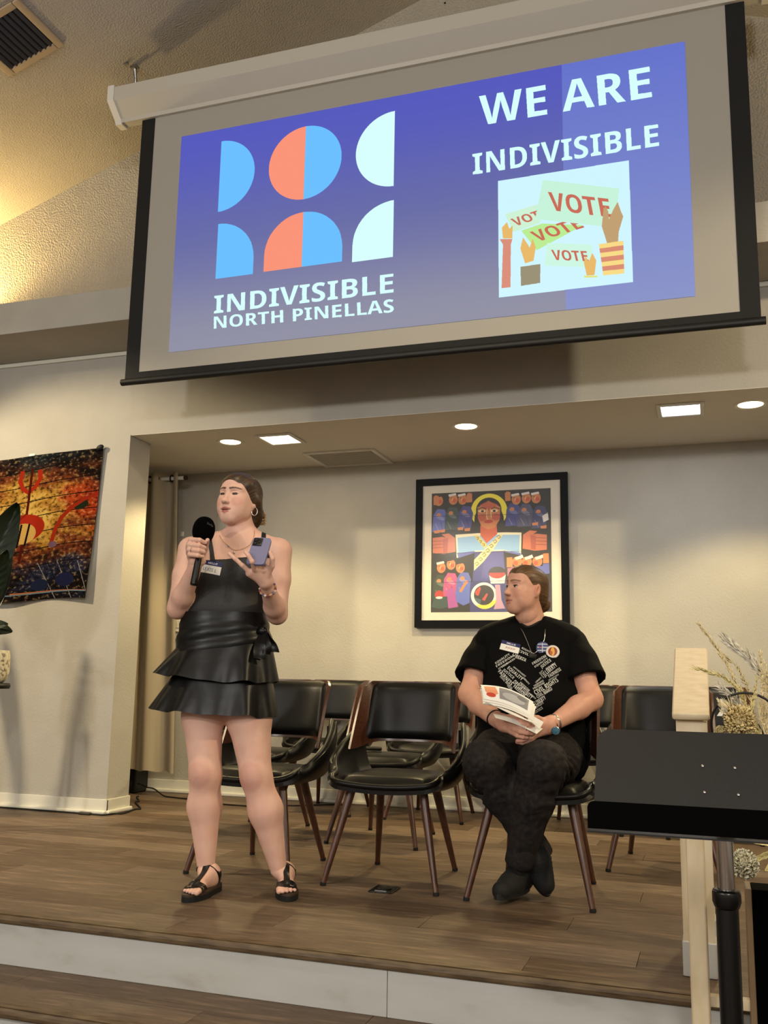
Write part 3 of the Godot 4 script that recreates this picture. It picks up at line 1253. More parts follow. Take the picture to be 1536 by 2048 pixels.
func slide(o: Node3D, z: float) -> void:
	# projected picture, drawn in its own millimetres: 2918 wide, 1372 high
	var x0 := -2.92
	var x1 := 0.002
	var y0 := 2.705
	var y1 := 4.08
	var W := 2048
	var H := 964
	var p := Print.new(W, H, Color.BLACK)
	# gradient ground: blue above, greyer below, two panels
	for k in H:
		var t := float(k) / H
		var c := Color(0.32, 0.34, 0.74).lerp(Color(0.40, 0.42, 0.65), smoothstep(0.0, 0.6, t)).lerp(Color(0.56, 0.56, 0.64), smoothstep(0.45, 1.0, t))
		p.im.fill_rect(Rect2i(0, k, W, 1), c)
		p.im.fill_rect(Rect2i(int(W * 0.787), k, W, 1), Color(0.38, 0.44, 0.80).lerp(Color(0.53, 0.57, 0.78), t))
	p.oval(Vector2(194, 216), Vector2(161.1, 159.5), Color8(104, 190, 255), -1.5708, 1.5708)
	p.oval(Vector2(579, 219), Vector2(159.5, 159.8), Color8(250, 146, 118), 1.5708, 4.7124)
	p.oval(Vector2(579, 219), Vector2(159.5, 159.8), Color8(104, 190, 255), -1.5708, 1.5708)
	p.oval(Vector2(959, 223), Vector2(160.1, 159.6), Color8(214, 255, 252), 1.5708, 4.7124)
	p.poly(PackedVector2Array([Vector2(199, 670), Vector2(199, 430), Vector2(212, 430), Vector2(235, 433), Vector2(257, 440), Vector2(278, 449), Vector2(297, 461), Vector2(315, 476), Vector2(330, 492), Vector2(343, 511), Vector2(354, 531), Vector2(361, 553), Vector2(366, 575), Vector2(368, 598), Vector2(368, 670)]), Color8(104, 190, 255))
	p.poly(PackedVector2Array([Vector2(581, 667), Vector2(581, 434), Vector2(567, 435), Vector2(545, 438), Vector2(523, 444), Vector2(503, 453), Vector2(484, 465), Vector2(467, 479), Vector2(451, 496), Vector2(438, 514), Vector2(428, 534), Vector2(421, 555), Vector2(416, 577), Vector2(415, 600), Vector2(415, 667)]), Color8(250, 146, 118))
	p.poly(PackedVector2Array([Vector2(581, 667), Vector2(581, 434), Vector2(594, 435), Vector2(617, 438), Vector2(639, 444), Vector2(661, 454), Vector2(680, 466), Vector2(698, 481), Vector2(714, 498), Vector2(727, 517), Vector2(738, 537), Vector2(745, 559), Vector2(750, 582), Vector2(752, 605), Vector2(752, 667)]), Color8(104, 190, 255))
	p.poly(PackedVector2Array([Vector2(961, 676), Vector2(961, 442), Vector2(948, 442), Vector2(925, 446), Vector2(904, 452), Vector2(883, 461), Vector2(864, 473), Vector2(846, 487), Vector2(831, 504), Vector2(818, 522), Vector2(808, 542), Vector2(800, 564), Vector2(796, 586), Vector2(794, 608), Vector2(794, 676)]), Color8(214, 255, 252))
	p.text("INDIVISIBLE", Vector2(199, 781), 79.6, Color8(214, 255, 252), Vector2(1.000, 0.001), Vector2(0.026, 1.000), 766.1)
	p.text("NORTH PINELLAS", Vector2(202, 858), 53.6, Color8(214, 255, 252), Vector2(1.000, 0.020), Vector2(0.055, 0.998), 765.3)
	p.text("WE ARE", Vector2(1299, 128), 124.6, Color8(214, 255, 252), Vector2(1.000, 0.008), Vector2(0.047, 0.999), 628.1)
	p.text("INDIVISIBLE", Vector2(1272, 345), 88.6, Color8(214, 255, 252), Vector2(1.000, 0.003), Vector2(0.023, 1.000), 675.4)
	p.poly(PackedVector2Array([Vector2(1369, 429), Vector2(1843, 427), Vector2(1845, 888), Vector2(1371, 889)]), Color8(206, 244, 255))
	p.poly(PackedVector2Array([Vector2(1394, 566), Vector2(1533, 543), Vector2(1524, 620), Vector2(1427, 641)]), Color8(205, 241, 212))
	p.text("VOT", Vector2(1424, 604), 37.4, Color8(200, 105, 85), Vector2(0.980, -0.199), Vector2(0.544, 0.839), 101.0)
	p.poly(PackedVector2Array([Vector2(1455, 640), Vector2(1532, 623), Vector2(1679, 651), Vector2(1511, 724)]), Color8(186, 236, 146))
	p.text("VOTE", Vector2(1500, 671), 52.2, Color8(200, 105, 85), Vector2(0.982, -0.190), Vector2(0.587, 0.809), 170.1)
	p.poly(PackedVector2Array([Vector2(1536, 452), Vector2(1807, 530), Vector2(1788, 676), Vector2(1506, 602)]), Color8(197, 242, 217))
	p.text("VOTE", Vector2(1559, 539), 75.2, Color8(200, 105, 85), Vector2(0.963, 0.269), Vector2(0.148, 0.989), 221.9)
	p.poly(PackedVector2Array([Vector2(1549, 701), Vector2(1710, 730), Vector2(1703, 815), Vector2(1538, 787)]), Color8(204, 246, 226))
	p.text("VOTE", Vector2(1566, 749), 41.5, Color8(200, 105, 85), Vector2(0.985, 0.174), Vector2(0.198, 0.980), 127.4)
	p.poly(PackedVector2Array([Vector2(1800, 580), Vector2(1811, 620), Vector2(1818, 638), Vector2(1801, 694), Vector2(1798, 732), Vector2(1760, 732), Vector2(1743, 665), Vector2(1750, 602), Vector2(1758, 590), Vector2(1767, 613), Vector2(1768, 643), Vector2(1784, 608)]), Color8(192, 158, 112))
	p.poly(PackedVector2Array([Vector2(1731, 731), Vector2(1816, 730), Vector2(1816, 747), Vector2(1733, 748)]), Color8(247, 218, 132))
	p.poly(PackedVector2Array([Vector2(1733, 748), Vector2(1816, 747), Vector2(1816, 765), Vector2(1735, 765)]), Color8(216, 138, 112))
	p.poly(PackedVector2Array([Vector2(1735, 765), Vector2(1816, 765), Vector2(1816, 782), Vector2(1737, 782)]), Color8(247, 218, 132))
	p.poly(PackedVector2Array([Vector2(1737, 782), Vector2(1816, 782), Vector2(1816, 800), Vector2(1739, 800)]), Color8(216, 138, 112))
	p.poly(PackedVector2Array([Vector2(1739, 800), Vector2(1816, 800), Vector2(1816, 817), Vector2(1741, 817)]), Color8(247, 218, 132))
	p.poly(PackedVector2Array([Vector2(1741, 817), Vector2(1816, 817), Vector2(1816, 835), Vector2(1742, 834)]), Color8(216, 138, 112))
	p.poly(PackedVector2Array([Vector2(1742, 834), Vector2(1816, 835), Vector2(1816, 852), Vector2(1744, 851)]), Color8(247, 218, 132))
	p.poly(PackedVector2Array([Vector2(1402, 598), Vector2(1411, 627), Vector2(1423, 614), Vector2(1422, 666), Vector2(1387, 661), Vector2(1383, 617)]), Color8(232, 184, 104))
	p.poly(PackedVector2Array([Vector2(1375, 662), Vector2(1422, 668), Vector2(1416, 689), Vector2(1414, 854), Vector2(1381, 854), Vector2(1387, 685)]), Color8(216, 140, 120))
	p.poly(PackedVector2Array([Vector2(1461, 667), Vector2(1479, 698), Vector2(1485, 711), Vector2(1496, 676), Vector2(1507, 712), Vector2(1499, 763), Vector2(1468, 769), Vector2(1451, 709)]), Color8(232, 184, 104))
	p.poly(PackedVector2Array([Vector2(1451, 780), Vector2(1523, 779), Vector2(1522, 851), Vector2(1452, 854)]), Color8(152, 142, 116))
	p.poly(PackedVector2Array([Vector2(1708, 761), Vector2(1721, 792), Vector2(1714, 845), Vector2(1687, 844), Vector2(1678, 795), Vector2(1684, 770), Vector2(1695, 793)]), Color8(232, 184, 104))
	p.poly(PackedVector2Array([Vector2(1677, 843), Vector2(1725, 849), Vector2(1723, 855), Vector2(1679, 851)]), Color8(226, 226, 120))
	var mb := MB.new()
	var a := mb.add(Vector3(x0, y0, z + 0.002), Vector2(0, 1))
	var b := mb.add(Vector3(x1, y0, z + 0.002), Vector2(1, 1))
	var c := mb.add(Vector3(x1, y1, z + 0.002), Vector2(1, 0))
	var d := mb.add(Vector3(x0, y1, z + 0.002), Vector2(0, 0))
	mb.quad(a, d, c, b)
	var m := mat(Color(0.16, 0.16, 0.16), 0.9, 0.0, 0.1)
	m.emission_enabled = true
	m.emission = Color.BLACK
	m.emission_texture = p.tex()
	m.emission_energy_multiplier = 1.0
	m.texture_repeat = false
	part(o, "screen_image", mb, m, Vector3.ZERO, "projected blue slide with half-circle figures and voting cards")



func make_chair(label: String) -> Node3D:
	var o := thing("dining_chair", label, "chair", Vector3.ZERO, "walnut and black leather chairs on the stage")
	# seat shell with low wings that rise to the back
	var mb := MB.new()
	var shell := func(u: float, w: float) -> Vector3:
		var s := u * 2.0 - 1.0
		var a := absf(s)
		var wd := lerpf(0.232, 0.226, w) + 0.045 * sin(PI * clampf(w * 1.05, 0.0, 1.0))
		var h := 0.185 * pow(1.0 - clampf((w - 0.04) / 0.9, 0.0, 1.0), 1.25) + 0.03
		var z := lerpf(-0.205, 0.262, w)
		var x: float
		var y: float
		if a < 0.62:
			x = a / 0.62 * wd * 0.86
			y = 0.413 - 0.012 * (1.0 - pow(a / 0.62, 2.0)) + 0.018 * pow(1.0 - w, 3.0)
		else:
			var q := (a - 0.62) / 0.38
			x = wd * (0.86 + 0.17 * sin(q * PI * 0.62))
			y = 0.413 + h * pow(q, 1.25) + 0.018 * pow(1.0 - w, 3.0)
			z -= 0.03 * q * smoothstep(0.55, 1.0, w)
		z -= 0.045 * pow(a, 5.0) * smoothstep(0.6, 1.0, w)
		return Vector3(signf(s) * x, y, z)
	mb.sheet(40, 18, shell, 0.024)
	part(o, "seat_shell", mb, M.leather)
	# piping along the rim of the shell
	mb = MB.new()
	var rim := PackedVector3Array()
	var rr := PackedFloat32Array()
	for k in 19:
		rim.append(shell.call(0.0, k / 18.0) + Vector3(0, 0.004, 0))
	for k in range(1, 40):
		rim.append(shell.call(k / 40.0, 1.0) + Vector3(0, 0.006, 0.004))
	for k in 19:
		rim.append(shell.call(1.0, 1.0 - k / 18.0) + Vector3(0, 0.004, 0))
	var thin := PackedVector3Array([rim[0]])
	for q in rim:
		if q.distance_to(thin[thin.size() - 1]) > 0.022:
			thin.append(q)
	rim = thin
	for k in rim.size():
		rr.append(0.0125)
	mb.tube(rim, rr, 8)
	part(o, "shell_rim", mb, M.leather)
	mb = MB.new()
	mb.sheet(24, 20, func(u: float, w: float) -> Vector3:
		var a := u * 2.0 - 1.0
		var b := w * 2.0 - 1.0
		var p := Vector2(a, b) * (1.0 - 0.10 * pow(absf(a * b), 2.0))
		var dome := (1.0 - pow(absf(a), 5.0)) * (1.0 - pow(absf(b), 5.0))
		return Vector3(p.x * 0.205, 0.418 + 0.036 * pow(dome, 0.4), 0.03 + p.y * 0.218), 0.012)
	part(o, "seat_pad", mb, M.leather)
	# bent plywood back
	var ply := func(u: float, w: float) -> Vector3:
		var s := u * 2.0 - 1.0
		var a := absf(s)
		var x := 0.243 * sin(s * 1.15) / sin(1.15)
		var z := -0.215 + 0.14 * pow(a, 3.0) * (1.25 - 0.65 * w) + 0.03 * a * a - 0.06 * w
		var y := 0.565 + 0.272 * w - 0.028 * smoothstep(0.8, 1.0, a) * pow(w, 3.0) - 0.03 * (1.0 - w) * smoothstep(0.5, 1.0, a)
		x *= 1.0 + 0.03 * (1.0 - w)
		return Vector3(x, y, z)
	mb = MB.new()
	mb.sheet(36, 10, ply, 0.012)
	part(o, "backrest", mb, M.walnut)
	mb = MB.new()
	mb.sheet(26, 14, func(u: float, w: float) -> Vector3:
		var a := u * 2.0 - 1.0
		var b := w * 2.0 - 1.0
		var dome := pow(maxf((1.0 - pow(absf(a), 9.0)) * (1.0 - pow(absf(b), 7.0)), 0.0), 0.35)
		var corner := 1.0 - 0.05 * pow(absf(a * b), 6.0)
		var p: Vector3 = ply.call(0.5 + a * corner * 0.375, 0.52 + b * corner * 0.455)
		return p + Vector3(0, 0, 0.013 + 0.022 * dome), 0.006)
	part(o, "back_pad", mb, M.leather)
	# legs
	for s in [[-1, 1], [1, 1], [-1, -1], [1, -1]]:
		var top := Vector3(s[0] * (0.155 if s[1] > 0 else 0.125), 0.405, 0.165 if s[1] > 0 else -0.12)
		var foot := Vector3(s[0] * (0.243 if s[1] > 0 else 0.185), 0.012, 0.26 if s[1] > 0 else -0.262)
		mb = MB.new()
		mb.tube(PackedVector3Array([top, top.lerp(foot, 0.15), foot]), PackedFloat32Array([0.0195, 0.0195, 0.0115]), 12)
		var l := part(o, "leg", mb, M.walnut_leg)
		mb = MB.new()
		var d := (foot - top).normalized()
		mb.tube(PackedVector3Array([foot, foot + d * 0.006, Vector3(foot.x, 0.0, foot.z) + d * 0.002]), PackedFloat32Array([0.013, 0.013, 0.012]), 12)
		part(l, "rubber_foot", mb, M.rubber)
	# cross rails under the seat
	mb = MB.new()
	mb.box(Vector3(0, 0.392, 0.15), Vector3(0.33, 0.014, 0.04), Basis(), 0.003)
	part(o, "under_rail", mb, M.black)
	mb = MB.new()
	mb.box(Vector3(0, 0.392, -0.11), Vector3(0.27, 0.014, 0.04), Basis(), 0.003)
	part(o, "under_rail", mb, M.black)
	# screws that join back and shell
	for s in [-1, 1]:
		mb = MB.new()
		mb.box(Vector3(s * 0.232, 0.585, -0.175), Vector3(0.016, 0.09, 0.05), Basis(Vector3.UP, s * 0.35), 0.004)
		part(o, "back_bracket", mb, M.leather)
	return o


func chairs() -> void:
	var spots := [
		[-1.955, 2.255, 0.0, "walnut and black leather chair directly behind the standing person, front row"],
		[-1.318, 2.235, 0.0, "empty walnut and black leather chair in the middle of the front row"],
		[-0.698, 2.265, 0.0, "walnut and black leather chair that the person in the T-shirt sits on"],
		[-2.440, 1.315, 0.0, "second-row chair mostly hidden behind the standing person's legs"],
		[-1.690, 1.290, 0.0, "second-row chair behind the empty front chair, with a cable on its arm"],
		[-0.235, 1.440, 0.0, "second-row chair behind the music stand, beside the pale handrail"],
		[-2.410, 0.345, 0.0, "chair against the back wall, leftmost of the rear row"],
		[-1.690, 0.345, 0.0, "chair against the back wall, second from left, behind the middle chairs"],
		[-0.755, 0.380, 0.0, "chair against the back wall behind the seated person's left shoulder"],
		[-0.015, 0.380, 0.0, "chair against the back wall, rightmost, partly behind the dried grasses"],
	]
	var first := make_chair(spots[0][3])
	first.position = Vector3(spots[0][0], 0, spots[0][1])
	for k in range(1, spots.size()):
		var q: Array = spots[k]
		copy(first, Vector3(q[0], 0, q[1]), q[3]).rotation.y = q[2]



func picture() -> void:
	var o := thing("framed_picture", "large square painting in a black frame with white mat on the back wall", "picture", Vector3(-1.397, 1.729, 0.0))
	var hw := 0.533
	var hh := 0.523
	var fr := mat(Color(0.022, 0.02, 0.018), 0.45, 0.0, 0.25)
	for k in 4:
		var mb := MB.new()
		var horizontal := k < 2
		var s := -1.0 if k % 2 == 0 else 1.0
		var a: float = hw if horizontal else hh
		var b: float = hh if horizontal else hw
		var f := 0.049
		var poly := PackedVector2Array([Vector2(-a, b), Vector2(a, b), Vector2(a - f, b - f), Vector2(-a + f, b - f)])
		var turn := Basis(Vector3(0, 0, 1), [PI, 0.0, PI / 2, -PI / 2][k])
		mb.prism(poly, 0.035, Transform3D(turn, Vector3(0, 0, 0.04)))
		part(o, "frame_rail", mb, fr)
	var mb2 := MB.new()
	mb2.box(Vector3(0, 0, 0.022), Vector3(2 * hw - 0.09, 2 * hh - 0.09, 0.01))
	part(o, "mat_board", mb2, mat(Color(0.86, 0.83, 0.77), 0.7))
	var W := 1000
	var p := Print.new(W, W, Color(0.045, 0.04, 0.05))
	var q := func(x: float, y: float) -> Vector2:
		var u := (x - 258.0) / 950.0
		return Vector2(u, (y - lerpf(287.0, 245.0, u)) / lerpf(934.0, 977.0, u)) * W
	var pg := func(pts: Array, c: Color) -> void:
		var a := PackedVector2Array()
		for k in range(0, pts.size(), 2):
			a.append(q.call(pts[k], pts[k + 1]))
		p.poly(a, c)
	var ov := func(x: float, y: float, rx: float, ry: float, c: Color, t := 0.0) -> void:
		p.oval(q.call(x, y), Vector2(rx, ry) * 1.05, c, 0.0, TAU, t)
	var skin := Color(0.80, 0.50, 0.30)
	var red := Color(0.78, 0.36, 0.25)
	var blue := Color(0.24, 0.26, 0.55)
	var blue2 := Color(0.36, 0.40, 0.72)
	var navy := Color(0.14, 0.15, 0.33)
	# middle figure: robe, halo, hair, head, arms
	pg.call([612, 740, 838, 740, 870, 1222, 572, 1222], blue)
	pg.call([700, 745, 838, 740, 850, 960, 660, 960], Color(0.30, 0.30, 0.60))
	pg.call([575, 985, 870, 985, 872, 1222, 572, 1222], Color(0.20, 0.22, 0.48))
	ov.call(724, 430, 146, 142, Color(0.97, 0.92, 0.25))
	pg.call([610, 470, 655, 350, 720, 325, 795, 350, 840, 470, 850, 600, 600, 600], Color(0.07, 0.05, 0.06))
	ov.call(722, 420, 102, 100, Color(0.07, 0.05, 0.06))
	pg.call([455, 615, 620, 605, 835, 598, 980, 600, 975, 778, 838, 745, 612, 752, 465, 800], Color(0.90, 0.88, 0.78))
	pg.call([472, 640, 620, 625, 830, 618, 966, 618, 962, 765, 838, 735, 612, 742, 478, 785], Color(0.55, 0.72, 0.90))
	pg.call([470, 762, 612, 745, 610, 760, 478, 800], blue2)
	pg.call([838, 742, 972, 762, 972, 780, 838, 752], blue2)
	pg.call([655, 545, 785, 540, 790, 610, 705, 685, 655, 620], red)
	pg.call([632, 400, 720, 345, 815, 395, 808, 500, 770, 560, 715, 575, 665, 550, 636, 490], skin)
	pg.call([650, 380, 720, 348, 795, 378, 735, 420, 705, 420], red)
	ov.call(668, 480, 34, 28, red)
	ov.call(780, 475, 34, 28, red)
	ov.call(668, 428, 30, 11, Color(0.95, 0.85, 0.68))
	ov.call(766, 426, 30, 11, Color(0.95, 0.85, 0.68))
	ov.call(672, 429, 12, 9, Color(0.1, 0.06, 0.05))
	ov.call(766, 427, 12, 9, Color(0.1, 0.06, 0.05))
	p.line([q.call(636, 412), q.call(668, 400), q.call(705, 410)], 6, Color(0.08, 0.05, 0.05))
	p.line([q.call(740, 410), q.call(770, 398), q.call(808, 410)], 6, Color(0.08, 0.05, 0.05))
	p.line([q.call(708, 410), q.call(706, 480), q.call(716, 494)], 5, Color(0.97, 0.86, 0.6))
	p.line([q.call(738, 412), q.call(742, 480)], 5, Color(0.97, 0.86, 0.6))
	ov.call(720, 512, 36, 13, Color(0.72, 0.22, 0.16))
	# open hands
	for s in 2:
		var f := func(x: float) -> float: return x if s == 0 else 1443.0 - x
		var dy := 0.0 if s == 0 else -22.0
		pg.call([f.call(268), 640 + dy, f.call(350), 632 + dy, f.call(375), 640 + dy, f.call(340), 612 + dy, f.call(400), 605 + dy, f.call(452), 640 + dy, f.call(456), 750 + dy, f.call(360), 768 + dy, f.call(270), 760 + dy], Color(0.80, 0.45, 0.33))
		for k in 3:
			p.line([q.call(f.call(272), 668 + dy + k * 26), q.call(f.call(352), 664 + dy + k * 26)], 4, Color(0.50, 0.22, 0.18))
		pg.call([f.call(352), 650 + dy, f.call(395), 640 + dy, f.call(390), 755 + dy, f.call(355), 760 + dy], Color(0.70, 0.33, 0.27))
	# collar bands with a key pattern
	pg.call([605, 625, 640, 622, 712, 700, 685, 725], Color(0.80, 0.76, 0.45))
	pg.call([835, 618, 800, 620, 605, 815, 605, 900, 680, 830, 760, 730], Color(0.84, 0.80, 0.62))
	for k in 7:
		var c: Vector2 = q.call(lerpf(800, 628, k / 6.0), lerpf(640, 850, k / 6.0))
		p.line([c + Vector2(-16, -6), c + Vector2(2, -20), c + Vector2(16, -4), c + Vector2(0, 10), c + Vector2(-6, 2)], 4, Color(0.25, 0.24, 0.15))
	for k in 3:
		var c: Vector2 = q.call(632 + k * 24, 645 + k * 26)
		p.line([c + Vector2(-8, -8), c + Vector2(8, -8), c + Vector2(8, 8), c + Vector2(-4, 8)], 4, Color(0.25, 0.24, 0.15))
	# groups of small figures
	var figure := func(x: float, y: float, robe: Color, hx: float, hy: float, hat: Color) -> void:
		pg.call([x - 52, y + 20, x - 20, y - 30, x + 40, y - 25, x + 62, y + 30, x + 45, y + 150, x - 62, y + 155], robe)
		ov.call(x + 2, y + 40, 40, 16, robe.lightened(0.25), 0.5)
		p.line([q.call(x - 35, y + 90), q.call(x - 10, y + 140)], 6, robe.lightened(0.3))
		p.line([q.call(x + 10, y + 80), q.call(x + 25, y + 140)], 6, robe.darkened(0.35))
		ov.call(hx, hy, 36, 42, skin)
		ov.call(hx + 10, hy + 8, 16, 16, Color(0.82, 0.33, 0.22))
		p.line([q.call(hx - 4, hy - 12), q.call(hx - 10, hy + 10)], 4, Color(0.98, 0.88, 0.66))
		p.line([q.call(hx - 22, hy - 12), q.call(hx - 8, hy - 14)], 4, Color(0.1, 0.06, 0.05))
		pg.call([hx - 40, hy - 40, hx + 20, hy - 52, hx + 26, hy - 36, hx - 36, hy - 22], hat)
		ov.call(x - 8, y + 18, 18, 15, skin)
	var cloth := Color(0.90, 0.88, 0.86)
	figure.call(325, 440, blue2, 315, 345, Color(0.09, 0.07, 0.08))
	figure.call(425, 425, Color(0.18, 0.26, 0.28), 435, 335, cloth)
	figure.call(535, 415, blue, 512, 335, cloth)
	figure.call(915, 395, blue, 940, 335, cloth)
	figure.call(1010, 400, navy.lightened(0.18), 1020, 325, cloth)
	figure.call(1120, 415, Color(0.20, 0.22, 0.42), 1095, 325, cloth)
	for h in [[295, 335], [568, 315], [875, 305]]:
		pg.call([h[0] - 22, h[1] + 45, h[0] - 24, h[1] - 20, h[0] - 8, h[1] - 35, h[0] + 20, h[1] - 28, h[0] + 22, h[1] + 40], skin)
	for f in [[300, 585], [345, 578], [495, 560], [550, 568], [1085, 525], [1150, 550]]:
		pg.call([f[0] - 24, f[1], f[0] + 24, f[1] - 8, f[0] + 22, f[1] + 18, f[0] - 20, f[1] + 20], skin)
	pg.call([1140, 470, 1185, 440, 1190, 500, 1150, 520], cloth)
	figure.call(330, 960, Color(0.13, 0.22, 0.17), 340, 875, cloth)
	pg.call([262, 1180, 300, 1060, 385, 1060, 400, 1180, 330, 1195], Color(0.13, 0.27, 0.25))
	figure.call(415, 945, Color(0.72, 0.30, 0.52), 420, 850, Color(0.12, 0.08, 0.08))
	pg.call([385, 1050, 440, 1030, 480, 1180, 400, 1192], Color(0.66, 0.30, 0.62))
	figure.call(520, 940, blue2, 495, 875, Color(0.12, 0.08, 0.08))
	pg.call([455, 1060, 575, 1000, 570, 1150, 520, 1170, 465, 1140], Color(0.35, 0.42, 0.76))
	p.line([q.call(545, 985), q.call(500, 1055)], 22, skin)
	ov.call(325, 1085, 36, 34, Color(0.72, 0.16, 0.12))
	ov.call(325, 1108, 28, 10, cloth)
	for k in 3:
		var hx: float = [945, 1020, 1100][k]
		ov.call(hx, 830, 38, 40, skin)
		ov.call(hx - 12, 842, 18, 18, Color(0.85, 0.33, 0.2))
		pg.call([hx - 20, 800, hx + 40, 775, hx + 50, 800, hx - 10, 818], cloth)
		pg.call([hx - 48, 870, hx + 50, 865, hx + 55, 1000, hx - 55, 1000], [Color(0.62, 0.36, 0.48), blue, blue2][k])
	for h in [[885, 835], [1165, 805]]:
		pg.call([h[0] - 22, h[1] + 40, h[0] - 22, h[1] - 38, h[0] + 22, h[1] - 40, h[0] + 24, h[1] + 38], skin)
	pg.call([868, 880, 905, 880, 905, 940, 868, 945], Color(0.66, 0.42, 0.55))
	pg.call([1140, 850, 1190, 845, 1192, 925, 1150, 930], blue2)
	pg.call([1220 - 300, 1000, 1205, 990, 1210, 1215, 870, 1220], navy.darkened(0.3))
	# bowl and cup
	ov.call(682, 1092, 102, 100, Color(0.93, 0.92, 0.88))
	p.oval(q.call(690, 1110), Vector2(100, 92), Color(0.93, 0.83, 0.30), 0.2, 2.4)
	ov.call(684, 1090, 80, 78, Color(0.13, 0.13, 0.17))
	pg.call([612, 1065, 650, 1025, 660, 1040, 640, 1095, 620, 1090], Color(0.82, 0.25, 0.22))
	pg.call([668, 1125, 705, 1075, 715, 1085, 690, 1135], Color(0.80, 0.28, 0.25))
	pg.call([612, 1110, 660, 1125, 655, 1160, 625, 1140], Color(0.25, 0.36, 0.40))
	pg.call([770, 1010, 810, 1010, 822, 1130, 850, 1195, 760, 1200, 780, 1130], Color(0.74, 0.58, 0.68))
	pg.call([725, 935, 855, 930, 845, 1000, 738, 1002], Color(0.90, 0.86, 0.84))
	ov.call(788, 915, 68, 46, Color(0.10, 0.08, 0.10))
	p.oval(q.call(788, 917), Vector2(66, 45), Color(0.80, 0.18, 0.13), 0.0, PI)
	# joins between the printed sheets
	for y in [462, 757, 985]:
		p.line([q.call(262, y + 8), q.call(1205, y - 14)], 2.5, Color(0.05, 0.05, 0.08))
	mb2 = MB.new()
	var s := 0.4185
	var ids := []
	for k in [[-s, -s, 0, 1], [s, -s, 1, 1], [s, s, 1, 0], [-s, s, 0, 0]]:
		ids.append(mb2.add(Vector3(k[0], k[1], 0.0278), Vector2(k[2], k[3])))
	mb2.quad(ids[0], ids[3], ids[2], ids[1])
	var pm := mat(Color.WHITE, 0.6)
	pm.albedo_texture = p.tex()
	part(o, "painting", mb2, pm, Vector3.ZERO, "painting of a haloed figure in blue with open arms and smaller figures around")
	mb2 = MB.new()
	mb2.box(Vector3(0, 0, 0.033), Vector3(2 * hw - 0.095, 2 * hh - 0.095, 0.002))
	var gl := mat(Color(1, 1, 1, 0.03), 0.12, 0.0, 0.08)
	gl.transparency = BaseMaterial3D.TRANSPARENCY_ALPHA
	part(o, "glass", mb2, gl)


